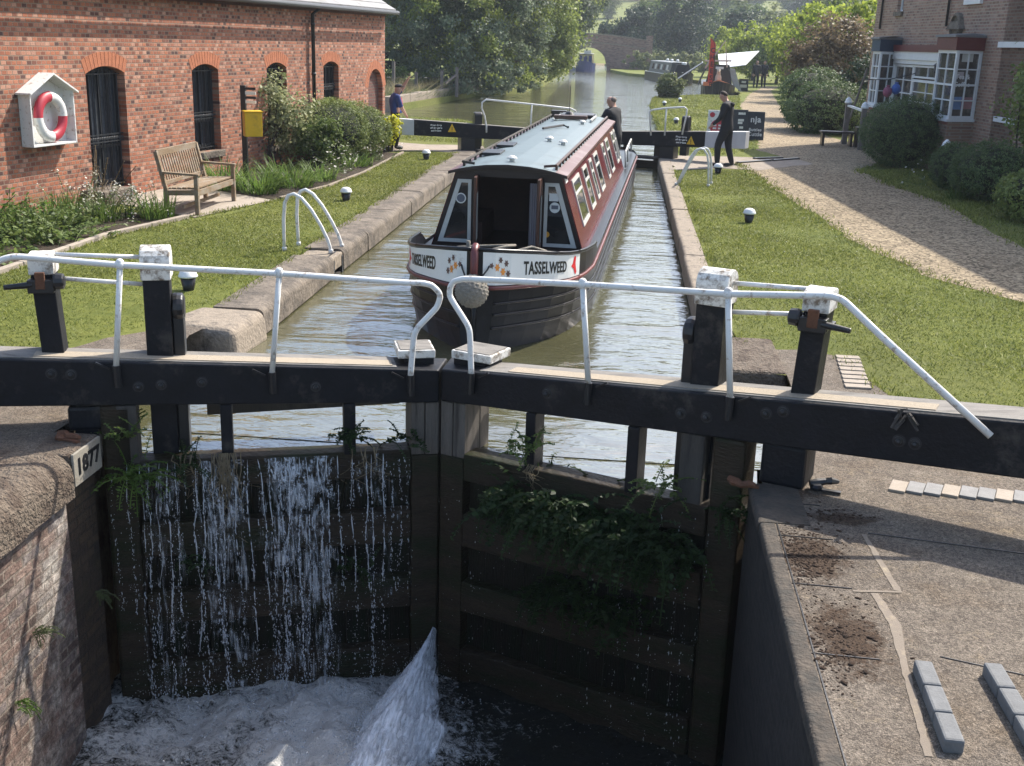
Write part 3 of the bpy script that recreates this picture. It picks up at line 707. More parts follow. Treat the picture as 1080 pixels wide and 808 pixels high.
    mb = MB(); ax = Matrix((Vector((0,0,1)), lf.n, lf.e)).transposed()
    mb.lathe([(.03, -.03), (.055, -.02), (.06, .03), (.05, .05)], lf.P(qa+lean-.055, b0-.01, zg), 12, ax)
    lf.box(mb, qa+lean-.01, qa+wb+lean+.015, b0-.05, b0+.03, zg-.08, zg+.015)
    lf.box(mb, qa+lean-.02, qa+wb+lean+.02, b0-.03, b1+.03, zg-.07, zg-.045)
    mb.tube([lf.P(qa+wb+lean-.02, b0-.03, zg-.02), lf.P(qa+wb+lean+.17, b0-.04, zg-.035)], [.026, .019], 8); mb.build("spindle", M_iron, wp, bevel=.006)
    mb = MB(); lf.box(mb, qa+lean+.045, qa+wb+lean-.04, b0-.055, b0-.02, zg-.05, zg+.07); mb.build("pawl", M_rust, wp, bevel=.005)
    for zz, d in ((.0, .02), (-.20, .03)):
        mb = MB(); mb.tube([lf.P(pa+wa, .26, zt-.09+zz), lf.P(qa+lean+.01, .26, zq-.02+zz*.85)], .016, 8); mb.build("gear_rod", M_white, t, smooth=True)
    # handrail in front of the beam
    path = [lf.S(x, y, -.035) for x, y in cfg['rail']]
    mb = MB(); pts = []
    P3 = [lf.P(a, -.035, z) for a, z in path]
    for i in range(len(P3)-1):                      # soften the bends
        p0 = P3[max(i-1, 0)]; p1 = P3[i]; p2 = P3[i+1]; p3 = P3[min(i+2, len(P3)-1)]
        long = (p2-p1).length > .35
        for k in range(1 if long else 4):
            u = k/(1 if long else 4)
            pts.append(p1 if long else 0.5*((2*p1)+(p2-p0)*u*.6+((p1*2-p2*2)*-3+(p2-p0)*-1.2-(p3-p1)*.6)*u*u*1.0+((p1-p2)*4+(p2-p0)*.6+(p3-p1)*.6)*u**3) )
    pts.append(P3[-1])
    mb.tube(P3 if cfg.get('raw') else pts, .0225, 10)
    hr = mb.build("handrail", M_white, t, smooth=True)
    for (x0, y0), (x1, y1) in cfg['rail_posts']:
        a, z = lf.S(x0, y0, -.035); c, z2 = lf.S(x1, y1, -.035)
        mb = MB(); mb.tube([lf.P(a, -.035, z), lf.P(c, -.035, z2)], .021, 10)
        mb.ball(lf.P(a, -.035, z), .036, 10, 6); mb.ball(lf.P(a, -.035, z+.016), .03, 10, 6)
        pst = mb.build("handrail_post", M_white, hr, smooth=True)
    for (x0, y0) in cfg['sockets']:
        c, z2 = lf.S(x0, y0, -.035)
        mb = MB(); mb.tube([lf.P(c, -.036, z2+.01), lf.P(c-.004, -.036, z2-.15)], .029, 10)
        mb.bar(lf.P(c+.05, -.012, z2-.02), lf.P(c+.14, -.02, z2+.03), .02, .012); mb.build("rail_socket", M_iron, hr, smooth=False)
    return t

GL = Leaf((-1.37, 8.215), (-3.74, 7.45), True)
GR = Leaf((-1.36, 8.215), (.875, 7.295), False)
gate_leaf(GL, "left lower gate with water pouring down its planks under the black beam", (.385, .056, .125, .026), dict(
    grip=(.35, 2.9), step=.30, bolts=[(54, 394), (75, 395), (146, 408), (170, 406), (213, 403), (333, 408)],
    uprights=[(2.22, 2.36, .0, .2, M_oldwood), (1.545, 1.63, .0, .16, M_black), (.635, .725, .0, .16, M_black), (2.5, 2.66, .05, .3, M_black)],
    plank=(.25, 1.75, -.02, -.06, .1), posts=((1.95, .185), (2.70, .15)), post_top=1.315, post2_top=1.27, lean=.04,
    rail=[(-60, 330), (-18, 285), (2, 274), (14, 271), (30, 271.5), (126, 279.5), (294, 288.5), (425, 298), (444, 298.5), (455, 301), (462.5, 308), (464, 314), (460, 325), (442, 344), (437.5, 352), (436, 360), (433, 397)],
    rail_posts=[((126.5, 279.5), (122.5, 387)), ((294.5, 288.5), (287, 394))], sockets=[(122.5, 387), (287, 394), (433, 397)]))
gate_leaf(GR, "right lower gate with ferns growing from its rails under the black beam", (.395, .082, .14, .058), dict(
    grip=(.55, 3.55), step=.36, bolts=[(577, 415), (718, 436), (745, 440), (808, 436), (826, 434), (948, 465), (965, 468)],
    uprights=[(.74, .82, .0, .16, M_black), (1.55, 1.64, .0, .16, M_black), (1.94, 2.11, .02, .28, M_oldwood)],
    plank=(.25, 1.95, .04, .10, .1), posts=((1.93, .2), (2.62, .155)), post_top=1.375, post2_top=1.33, lean=.03,
    rail=[(497, 395), (495.5, 352), (492, 341), (480, 322), (474.5, 312), (475, 303), (479, 297), (488, 294.5), (500, 294.5), (614, 300), (768, 310), (868, 312), (882, 314), (892, 319), (930, 355), (1045, 460)],
    rail_posts=[((614.5, 300), (620.5, 405)), ((768, 310), (770, 420))], sockets=[(497, 395), (620.5, 405), (770, 420)]))
# heel collars on the lock side
for (a0, a1, lf, lab) in ((2.43, 2.72, GL, "black iron heel collar block on the stone beside the 1877 plate"), (2.50, 2.78, GR, "black heel collar block under the beam on the concrete")):
    pass
mb = MB(); GR.box(mb, 2.50, 2.80, .03, .34, 0.0, .30); tag(mb.build("heel_block", M_black, bevel=.03), "black block under the right hand beam beside the concrete edge", "heel block")
mb = MB(); GL.box(mb, 2.43, 2.70, .03, .34, -.01, .18); tag(mb.build("heel_block", M_black, bevel=.03), "black block under the left hand beam above the date plate", "heel block")
mb = MB(); rs_ = random.Random(8)
a_, z_ = GR.S(957, 437)
for k in range(9): mb.bar(GR.P(a_+rs_.uniform(-.06, .06), -.01, z_+rs_.uniform(-.04, .03)), GR.P(a_+rs_.uniform(-.10, .10), -.03-.04*rs_.random(), z_+rs_.uniform(-.10, .05)), .018, .010)
mb.build('splintered_timber', M_oldwood, [o for o in bpy.data.objects if o.get('label', '').startswith('right lower gate')][0])
def chunk(lab, c, seed, mat, r=(.09, .05, .04)):
    m2 = MB(); rr = random.Random(seed)
    p_ = Vector(c)+Vector((-.09, .02, .03)); pts_ = [p_]
    for k in range(4): p_ = p_+Vector((rr.uniform(.03, .06), rr.uniform(-.05, .03), rr.uniform(-.015, .012))); pts_.append(p_)
    m2.tube(pts_, [.024, .028, .022, .026, .014], 7); m2.lathe([(.04, 0), (.045, .02), (.03, .035)], Vector(c)+Vector((-.05, -.01, .004)), 8); m2.bar(Vector(c)+Vector((-.02, -.03, .012)), Vector(c)+Vector((.10, -.06, .010)), .035, .014)
    return tag(m2.build("anchor_iron", mat, bevel=.0), lab, "anchor iron")
chunk("rusty brown anchor iron beside the right heel block", GR.P(2.43, -.08, .01), 4, M_rust)
chunk("dark bent anchor iron on concrete right of the heel block", GR.P(2.92, .12, .01), 5, M_iron)
chunk("rusty anchor iron on the stone by the left heel block", (-3.86, 7.24, 0), 6, M_rust)
# bricks and treads on the right lock side
M_palebrick = plain('pale_grey_brick', (0.21, 0.205, 0.20), .85, .2, 14, .4)
tr_ = thing("tread_bricks", "row of thin grey bricks laid flat behind the long beam shadow", "brick row", (2.5, 7.3, 0))
y0 = Vector((1.9, 7.36, 0)); dv = Vector((1, -.055, 0)).normalized()
for k in range(12):
    m2 = MB(); c = y0 + dv*(.113*k); m2.box((c.x, c.y, .012), (.105, .2, .02), Matrix.Rotation(-.35, 3, 'Z')); m2.build("brick", M_palebrick if k % 3 else M_slab, tr_, bevel=.004)
tq = thing("tread_bricks", "pale brick treads set in the ground beside the right paddle post", "brick row", (2.05, 10.2, 0))
for k in range(8):
    m2 = MB(); m2.box((2.14-.012*k, 10.72-.14*k, .012), (.22-.0*k, .105, .02)); m2.build("brick", M_slab, tq, bevel=.004)
for lab, p, n in (("raised grey brick tread of three bricks, nearer the lock edge", [(1.495, 4.94), (1.475, 4.28)], 3), ("raised grey brick tread at the edge, farther from the lock", [(1.82, 4.97), (1.83, 4.31)], 3)):
    t = thing("foot_tread", lab, "foot tread", (p[0][0], p[0][1], 0)); a = Vector((*p[0], .035)); b = Vector((*p[1], .035))
    for k in range(n):
        u = a.lerp(b, k/n); v = a.lerp(b, (k+.97)/n); m2 = MB(); m2.bar(u, v, .085, .07); m2.build("brick", M_bluebrick, t, bevel=.012)
# dead moss and pale grout line on the concrete
rr = random.Random(5); m2 = MB()
for k in range(900):
    a = rr.random(); px = rr.gauss(845, 22) if a < .6 else rr.gauss(880, 28); py = rr.gauss(585, 16) if a < .6 else rr.gauss(680, 24)
    if px < 822+(py-560)*.28: px = 822+(py-560)*.28+rr.random()*20
    g_ = G(px, py); s_ = rr.uniform(.003, .008)*(2.4 if rr.random() < .06 else 1); m2.ball((g_.x, g_.y, .005), (s_*1.5, s_*rr.uniform(.6, 1), s_*.55), 6, 3, Matrix.Rotation(rr.uniform(0, 3), 3, 'Z'))
for k in range(90):
    g_ = G(rr.gauss(870, 25), rr.gauss(545, 5)); s_ = rr.uniform(.003, .009); m2.ball((g_.x, g_.y, .006), (s_*1.4, s_, s_*.5), 6, 3)
tag(m2.build("dead_moss", M_moss, smooth=True), kind='stuff')
M_grout = plain("pale_grout", (0.33, 0.27, 0.185), 0.95, 0.25, 30, 0.5, dirt=(0.2, 0.165, 0.13), dirt_amt=0.9, dirt_scale=14)
patch("grout_line", [(1.545, 5.79), (1.585, 5.785), (1.535, 6.53), (1.505, 6.53)], 0.007, M_grout, 0.0022, 0.05, 11)
patch("grout_line", [(1.32, 5.735), (1.585, 5.765), (1.583, 5.786), (1.32, 5.756)], 0.0075, M_grout, 0.0015, 0.05, 12)
patch("grout_line", [(1.41, 5.733), (1.45, 5.739), (1.50, 5.4), (1.445, 5.0), (1.385, 4.25), (1.35, 4.25), (1.41, 5.0), (1.44, 5.4)], 0.007, M_grout, 0.0025, 0.05, 13)
# joints between the lockside stones
m2 = MB()
for y in (5.03, 5.78, 6.42, 6.95):
    m2.box((1.16, y, .006), (.32, .006, .006), Matrix.Rotation(-.04, 3, 'Z'))
m2.bar((1.55, 6.55, .006), (3.4, 6.25, .006), .010, .006); m2.bar((1.62, 5.1, .006), (2.0, 4.98, .006), .006, .006)
m2.box((1.012, 2.5, .006), (.007, 9, .006)); tag(m2.build("joint_cracks", M_iron), kind='structure')
# ------------------------------------------------------------------ the narrowboat in the lock
M_hull = plain("black_hull", (0.010, 0.010, 0.012), 0.3, 0.4, 6, 0.12, 0.006, dirt=(0.03, 0.027, 0.024), dirt_amt=0.12, dirt_scale=5, spec=0.3)
M_red = plain("maroon_paint", (0.11, 0.010, 0.014), 0.22, 0.2, 2, 0.05, 0.004, spec=0.6)
M_redline = plain("dull_red_rail", (0.13, 0.030, 0.028), 0.4, 0.2, 6, 0.1)
M_roofmargin = plain("faded_red_roof_edge", (0.115, 0.05, 0.047), 0.5, 0.15, 6, 0.1, dirt=(0.19, 0.125, 0.115), dirt_amt=0.3)
M_roof = plain("pale_blue_grey_roof", (0.115, 0.155, 0.165), 0.46, 0.1, 3, 0.1, 0.004, dirt=(0.09, 0.118, 0.12), dirt_amt=0.3, dirt_scale=2)
M_brownwood = plain("varnished_brown_wood", (0.075, 0.032, 0.02), 0.4, 0.3, 6, 0.15, stretch=(5, 5, 0.6))
M_darkwood = plain("dark_brown_paint", (0.022, 0.013, 0.012), 0.35, 0.3, 6, 0.1)
M_cream = plain("cream_panel", (0.74, 0.74, 0.71), 0.4, 0.04, 8, 0.03, dirt=(0.5, 0.46, 0.42), dirt_amt=0.05)
M_alu = plain("white_window_frame", (0.56, 0.55, 0.51), 0.35, 0.08, 8, 0.05)
M_rope = plain("grey_rope", (0.33, 0.30, 0.25), 0.95, 0.3, 40, 1.0, 0.02)
M_inside = plain("dim_cabin_inside", (0.055, 0.022, 0.018), 0.6, 0.3, 3, 0.1)
M_curtain = plain("pale_curtain", (0.42, 0.38, 0.40), 0.9, 0.15, 12, 0.2, stretch=(12, 12, 0.4))
def glass_mat():
    m, nt, b = new_mat("window_glass"); P = pos(nt)
    n = noise(nt, 2.2, 3, 0.5, P)
    c = ramp(nt, n.outputs[0], [(0.4, (0.012, 0.014, 0.016)), (0.62, (0.05, 0.045, 0.04))])
    L(nt, c.outputs[0], b.inputs["Base Color"]); b.inputs["Roughness"].default_value = 0.04; b.inputs["Specular IOR Level"].default_value = 0.9
    bump(nt, b, n.outputs[0], 0.05, 0.02); MATS["glass"] = m; return m
M_glass = glass_mat()
BO = Vector((-1.515, 11.15, 0)); BA = Vector((.034, 1, 0)).normalized(); BR_ = Vector((BA.y, -BA.x, 0))
def T(u, v, z): return BO + BA*u + BR_*v + Vector((0, 0, z))
ST = [0, .08, .2, .45, .7, .95, 1.2, 1.5, 1.8, 2.0, 2.25, 2.4, 2.6, 4, 7, 10, 13, 15.6, 16.2, 16.7, 17.05, 17.2]
HG = [.04, .20, .34, .56, .75, .87, .95, 1.005, 1.035, 1.05, 1.06, 1.06, 1.06, 1.06, 1.06, 1.06, 1.06, 1.06, .98, .78, .45, .05]
HW = [.02, .13, .23, .43, .61, .75, .85, .92, .97, 1.00, 1.03, 1.05, 1.05, 1.05, 1.05, 1.05, 1.05, 1.03, .9, .6, .3, .03]
ZR = [.41, .40, .39, .375, .36, .345, .335, .33, .325, .32, .34, .34, .335, .33, .33, .33, .33, .33, .335, .345, .35, .35]     # rubbing rail
ZT = [.80, .785, .765, .725, .68, .645, .62, .60, .58, .565, .555, .52, .42, .40, .40, .40, .40, .40, .42, .44, .45, .45]   # top of the side
def itp(A, u): return float(np.interp(u, ST, A))
def hullp(side, u, z):
    g, w, r = itp(HG, u), itp(HW, u), itp(ZR, u)
    if z >= r: v = g
    else:
        t = max(0, (z-WZ)/(r-WZ)); v = w+(g-w)*(t**0.8)
    return T(u, side*v, z)
def hulln(side, u, z):
    a = hullp(side, u+.02, z)-hullp(side, max(0, u-.02), z); n = a.cross(Vector((0, 0, 1))).normalized()
    return n if n.dot(BR_)*side > 0 else -n
boat = thing("narrowboat", "maroon narrowboat with pale roof and white TASSELWEED name panels coming through the lock", "narrowboat", T(8, 0, WZ))
US = sorted(set(ST + [x*.1 for x in range(0, 30)]))
mb = MB(); rings = []
for u in US:
    r, t = itp(ZR, u), itp(ZT, u)
    zs = [-.75, WZ, WZ+(r-WZ)*.25, WZ+(r-WZ)*.5, WZ+(r-WZ)*.75, r, t]
    rings.append([T(u, -itp(HW, u), -.75)] + [hullp(-1, u, z) for z in zs[1:]] + [hullp(1, u, z) for z in zs[:0:-1]] + [T(u, itp(HW, u), -.75)])
n = len(rings[0]); vs = [p for r in rings for p in r]
fs = [(i*n+j, i*n+j+1, (i+1)*n+j+1, (i+1)*n+j) for i in range(len(rings)-1) for j in range(n-1) if j != 6 or US[i] < .95]
# well deck and side decks
mb.add(vs, fs)
for i in range(len(US)-1):
    a, b = US[i], US[i+1]
    if a >= .9: mb.quad(*[T(q, s*(itp(HG, q)-.01), z) for q, s, z in ((a, -1, .20 if a < 2.2 else .385), (a, 1, .20 if a < 2.2 else .385), (b, 1, .20 if a < 2.2 else .385), (b, -1, .20 if a < 2.2 else .385))])
mb.build("hull", M_hull, boat, smooth=False)
for s in (-1, 1):
    mb = MB(); mb.tube([hullp(s, u, itp(ZR, u))+hulln(s, u, .4)*.008 for u in US if u < 17], .022, 6); mb.build("rubbing_rail", M_redline, boat, smooth=True)
    for zz in (.04, .16, -.1):
        mb = MB(); mb.tube([hullp(s, u, zz+.08*max(0, 1-u/2))+hulln(s, u, .2)*.006 for u in US if .05 < u < 16], .014, 5); mb.build("rubbing_strake", M_hull, boat, smooth=True)
    mb = MB(); mb.tube([hullp(s, u, itp(ZT, u)) for u in US if u < 2.3], .020, 6); mb.build("gunwale_rim", M_hull, boat, smooth=True)
    # name panel following the bow
    us = [(.02 + k*(.060 if s > 0 else .054)) for k in range(21)]
    def pan(u, f, off): 
        z = itp(ZR, u)+.028 + (itp(ZT, u)-.024-itp(ZR, u)-.028)*f
        return hullp(s, u, z)+hulln(s, u, z)*off
    mb = MB(); mb.add([pan(u, f, .005) for u in us for f in (0, 1)]+[pan(u, f, .0) for u in us for f in (0, 1)], [((2*i, 2*i+2, 2*i+3, 2*i+1) if s > 0 else (2*i, 2*i+1, 2*i+3, 2*i+2)) for i in range(20)])
    panel = mb.build("name_panel", M_cream, boat)
    # arc length table along the panel
    arc = [0.0]
    for a, b in zip(us, us[1:]): arc.append(arc[-1]+(pan(b, .5, 0)-pan(a, .5, 0)).length)
    LT = arc[-1]
    def onpanel(d, h, off=.008):
        u = float(np.interp(d, arc, us)); return pan(u, h, off)
    tv, tf = text_geo("TASSELWEED", .135, 0.0015, 0.0035)
    w0 = max(v.x for v in tv)-min(v.x for v in tv); xm = min(v.x for v in tv); fr = (.32, .77) if s > 0 else (.36, .82)
    mb = MB(); mb.add([onpanel(LT*((fr[0]+(fr[1]-fr[0])*(v.x-xm)/w0) if s > 0 else (fr[0]+(fr[1]-fr[0])*(1-(v.x-xm)/w0))), .5+v.y*4.6, .008+v.z) for v in tv], tf)
    mb.build("name_letters", M_iron, panel)
    def blob(c, r, mat, nm, k=9, rim=0.0):
        m2 = MB(); pts = [onpanel(LT*c[0]+r*cos(2*pi*i/k)*(1+rim*(i % 2)), c[1]+r*4.3*sin(2*pi*i/k)*(1+rim*(i % 2)), .008) for i in range(k)]
        m2.add(pts, [tuple(range(k)) if s > 0 else tuple(range(k))[::-1]]); return m2.build(nm, mat, panel)
    M_or = plain("orange_petal", (0.75, 0.28, 0.05), 0.5, 0.3, 20, 0); M_br = plain("brown_petal", (0.12, 0.07, 0.06), 0.5, 0.3, 20, 0); M_rd = plain("bright_red", (0.62, 0.012, 0.02), 0.45, 0.1, 20, 0)
    m2 = MB()
    for (dx, dy, rr_, mt, pt) in ((.10, .55, .034, 0, 12), (.145, .42, .036, 0, 12), (.125, .78, .028, 1, 12), (.185, .36, .032, 1, 12), (.17, .68, .03, 1, 12), (.06, .6, .026, 1, 10)):
        m2.cur = mt; pts = [onpanel(LT*dx+rr_*cos(2*pi*i/pt)*(1-.45*(i % 2)), dy+rr_*4.2*sin(2*pi*i/pt)*(1-.45*(i % 2)), .008+.001*mt) for i in range(pt)]
        m2.add(pts, [tuple(range(pt)) if s > 0 else tuple(range(pt))[::-1]])
    m2.build("flower_emblem", [M_or, M_br], panel)
    m2 = MB(); bird = [(q[0]*1.25, q[1]*1.1) for q in [(-.075, 0), (-.03, .025), (-.01, .07), (.02, .095), (.045, .075), (.035, .02), (.05, -.02), (.07, -.06), (.05, -.085), (.02, -.07), (-.005, -.03)]]
    pts = [onpanel(LT*.89+a*.85, .5+b*4.4, .008) for a, b in bird]; m2.add([onpanel(LT*.89, .5, .0082)]+pts, [((0, 1+i, 1+(i+1) % len(pts)) if s > 0 else (0, 1+(i+1) % len(pts), 1+i)) for i in range(len(pts))])
    m2.build("red_emblem", M_rd, panel)
mb = MB(); mb.tube([T(.03, 0, .30), T(-.03, 0, .55), T(-.02, 0, .76), T(.05, 0, .82), T(.13, 0, .78)], [.035, .04, .042, .04, .025], 10); mb.build("stem_post", M_redline, boat, smooth=True)
mb = MB(); mb.tube([T(.01, 0, .4), T(.02, 0, 0), T(.06, 0, -.6)], .03, 8); mb.build("stem_bar", M_hull, boat, smooth=True)
mb = MB(); mb.ball(T(-.13, .0, .40), (.165, .165, .165), 16, 12)
fr_ = random.Random(2)
for k in range(150):
    zz = 1-2*(k+.5)/150; rr2 = sqrt(1-zz*zz); th = k*2.39996
    mb.ball(T(-.13, 0, .40)+Vector((rr2*cos(th), rr2*sin(th), zz))*.158, (.024, .015, .015), 6, 4, Matrix.Rotation(th+1.57, 3, 'Z'))
mb.build("bow_fender", M_rope, boat, smooth=True)
for s in (-1, 1):
    mb = MB(); mb.tube([T(.16, s*.18, .74), T(.02, s*.13, .6), T(-.1, s*.06, .5)], .009, 5); mb.build("fender_chain", M_iron, boat)
mb = MB(); mb.tube([T(.3, -.12, .74), T(.3, -.12, .83)], .022, 8); mb.tube([T(.3, .1, .74), T(.5, .25, .76), T(.8, .3, .72), T(.75, -.1, .7), T(.4, -.25, .74)], .016, 6); mb.tube([T(.35, .3, .72), T(.6, .5, .75), T(.9, .62, .66)], .014, 6); mb.build("mooring_rope", M_rope, boat, smooth=True)
# cabin
C0, C1, B0, B1_, ZB, ZE, ZC = 2.25, 12.2, .93, .63, .385, 1.32, 1.42
def side(s, u, z): return T(u, s*(B0+(B1_-B0)*(z-ZB)/(ZE-ZB)), z)
def sidebox(mb, s, u0, u1, z0, z1, o0, o1):
    nrm = (BR_*s + Vector((0, 0, (B0-B1_)/(ZE-ZB)))).normalized()
    lo = [side(s, u0, z0)+nrm*o0, side(s, u1, z0)+nrm*o0, side(s, u1, z1)+nrm*o0, side(s, u0, z1)+nrm*o0]
    hi = [p+nrm*(o1-o0) for p in lo]
    if s > 0: return mb.hexa(lo, hi)
    return mb.hexa(lo[::-1], hi[::-1])
for s in (-1, 1):
    mb = MB(); sidebox(mb, s, C0, C1, ZB, ZE, -.03, 0); cs = mb.build("cabin_side", M_red, boat)
    mb = MB(); sidebox(mb, s, C0+.75, C1-.2, ZB+.06, ZB+.075, .001, .004); sidebox(mb, s, C0+.75, C1-.2, ZE-.09, ZE-.075, .001, .004); mb.build("coach_line", M_redline, cs)
    for (u0, u1) in ((.70, 1.65), (2.2, 2.85), (3.35, 3.75), (4.2, 4.95), (6.05, 6.5), (6.95, 7.7), (8.7, 9.3), (9.5, 9.85)):
        z0, z1 = .62, 1.18
        m2 = MB(); e = .045
        for q in ((u0, u1, z0, z0+e), (u0, u1, z1-e, z1), (u0, u0+e, z0+e, z1-e), (u1-e, u1, z0+e, z1-e), (u0+e, u1-e, z1-.19, z1-.16)): sidebox(m2, s, C0+q[0], C0+q[1], q[2], q[3], -.002, .014)
        wf = m2.build("window", M_alu, boat)
        m2 = MB(); sidebox(m2, s, C0+u0+e, C0+u1-e, z0+e, z1-e, .001, .005); m2.build("glass", M_glass, wf)
mb = MB(); sidebox(mb, 1, C0+.10, C0+.34, 1.21, 1.285, .002, .006); mb.build("number_plate", M_cream, boat)
# roof: cambered sheet with red margins
vv = [-.70, -.56, -.42, -.25, 0, .25, .42, .56, .70]
def zr(v): return ZE+.004+(ZC-ZE)*(1-(v/.70)**2)
mb = MB(); k = len(vv); uu = [C0-.12, C0+3, C0+6, C1+.05]
mb.add([T(u, v, zr(v)) for u in uu for v in vv]+[T(u, v, zr(v)-.035) for u in uu for v in vv], [])
nn = k*len(uu)
for i in range(len(uu)-1):
    for j in range(k-1):
        mb.cur = 1 if j in (0, k-2) else 0
        a = i*k+j; mb.f += [(a, a+1, a+k+1, a+k), (nn+a, nn+a+k, nn+a+k+1, nn+a+1)]; mb.m += [mb.cur, mb.cur]
for j in range(k-1): mb.f += [(j, nn+j, nn+j+1, j+1), (nn-k+j, nn-k+j+1, 2*nn-k+j+1, 2*nn-k+j)]; mb.m += [2, 2]
for i in range(len(uu)-1): mb.f += [(i*k, i*k+k, nn+i*k+k, nn+i*k), (i*k+k-1, nn+i*k+k-1, nn+i*k+2*k-1, i*k+2*k-1)]; mb.m += [1, 1]
roof = mb.build("roof", [M_roof, M_roofmargin, M_darkwood], boat)
for s in (-1, 1):
    v = s*.55; zz = zr(.55)
    mb = MB(); mb.tube([T(C0+.02, v-s*.14, zz+.045), T(C0+.02, v, zz+.06), T(C1-.3, v, zz+.06)], .017, 6)
    for q in range(26): mb.bar(T(C0+.1+q*.385, v, zz-.01), T(C0+.1+q*.385, v, zz+.055), .03, .018)
    mb.build("roof_rail", M_brownwood if s > 0 else M_oldwood, boat)
def mush(u, v):
    m2 = MB(); m2.lathe([(.03, -.01), (.03, .03), (.065, .035), (.06, .05), (.03, .07), (.005, .075)], T(u, v, zr(v)), 12); m2.build("roof_vent", M_alu, boat, smooth=False)
for u, v in ((C0+.25, .0), (C0+3.4, .1), (C0+3.1, .33), (C0+7.4, .25)): mush(u, v)
for u in (C0+1.5, C0+2.7):
    mb = MB(); mb.box(T(u, -.42, zr(.42)+.02), (.24, .55, .035)); mb.build("solar_panel", M_iron, boat, bevel=.005)
mb = MB(); mb.tube([T(C0+5.6, -.25, zr(.25)+.03), T(C0+6.2, .02, zr(0)+.04), T(C0+6.1, .12, zr(.1)+.02)], .02, 6); mb.build("roof_hose", M_iron, boat)
mb = MB(); mb.box(T(C1-1.6, -.05, zr(0)+.045), (.62, .22, .07)); mb.build("roof_box", M_brownwood, boat, bevel=.01)
mb = MB()
for v in (-.35, .35): mb.bar(T(C1-1.9, v, zr(.35)+.04), T(C1-.5, v, zr(.35)+.04), .035, .03)
mb.bar(T(C1-.5, -.36, zr(.3)+.05), T(C1-.5, .36, zr(.3)+.05), .04, .04); mb.build("hatch_runner", M_alu, boat)
mb = MB(); mb.box(T(C1-.6, 0, zr(0)+.03), (.62, .75, .05)); mb.box(T(C1-.1, -.42, zr(.4)+.05), (.3, .25, .12)); mb.build("sliding_hatch", M_darkwood, boat, bevel=.01)
mb = MB(); mb.lathe([(.11, 0), (.10, .03), (.06, .08), (.01, .10)], T(C1-1.1, -.12, zr(.1)+.03), 14); mb.tube([T(C1-1.1, -.12, zr(.1)+.1), T(C1-1.1, -.12, zr(.1)+.60)], .007, 5); mb.build("aerial", M_iron, boat)
# front bulkhead with open doors
mb = MB(); u0, u1 = C0-.02, C0+.02
def bw(z): return B0+(B1_-B0)*(z-ZB)/(ZE-ZB)-.012
for s in (-1, 1):
    for (za, zb) in ((ZB-.15, .47), (1.23, ZE)):
        mb.hexa([T(u, s*a, z) for u, a, z in ((u0, .37, za), (u0, bw(za), za), (u0, bw(zb), zb), (u0, .37, zb))], [T(u1, s*a, z) for a, z in ((.37, za), (bw(za), za), (bw(zb), zb), (.37, zb))])
    mb.hexa([T(u0, s*a, z) for a, z in ((.37, .47), (.43, .47), (.43, 1.23), (.37, 1.23))], [T(u1, s*a, z) for a, z in ((.37, .47), (.43, .47), (.43, 1.23), (.37, 1.23))])
    mb.hexa([T(u0, s*a, z) for a, z in ((bw(.47)-.05, .47), (bw(.47), .47), (bw(1.23), 1.23), (bw(1.23)-.045, 1.23))], [T(u1, s*a, z) for a, z in ((bw(.47)-.05, .47), (bw(.47), .47), (bw(1.23), 1.23), (bw(1.23)-.045, 1.23))])
mb.hexa([T(u0, a, z) for a, z in ((-.37, 1.26), (.37, 1.26), (.37, ZE+.02), (-.37, ZE+.02))], [T(u1, a, z) for a, z in ((-.37, 1.26), (.37, 1.26), (.37, ZE+.02), (-.37, ZE+.02))])
mb.hexa([T(u0+.005, a, z) for a, z in ((-.62, ZE-.002), (.62, ZE-.002), (.4, zr(.4)-.036), (0, zr(0)-.036), (-.4, zr(.4)-.036))], [T(u1-.005, a, z) for a, z in ((-.62, ZE-.002), (.62, ZE-.002), (.4, zr(.4)-.036), (0, zr(0)-.036), (-.4, zr(.4)-.036))])
mb.box(T(C0, 0, .30), (.74, .03, .26)); mb.build("front_bulkhead", M_darkwood, boat)
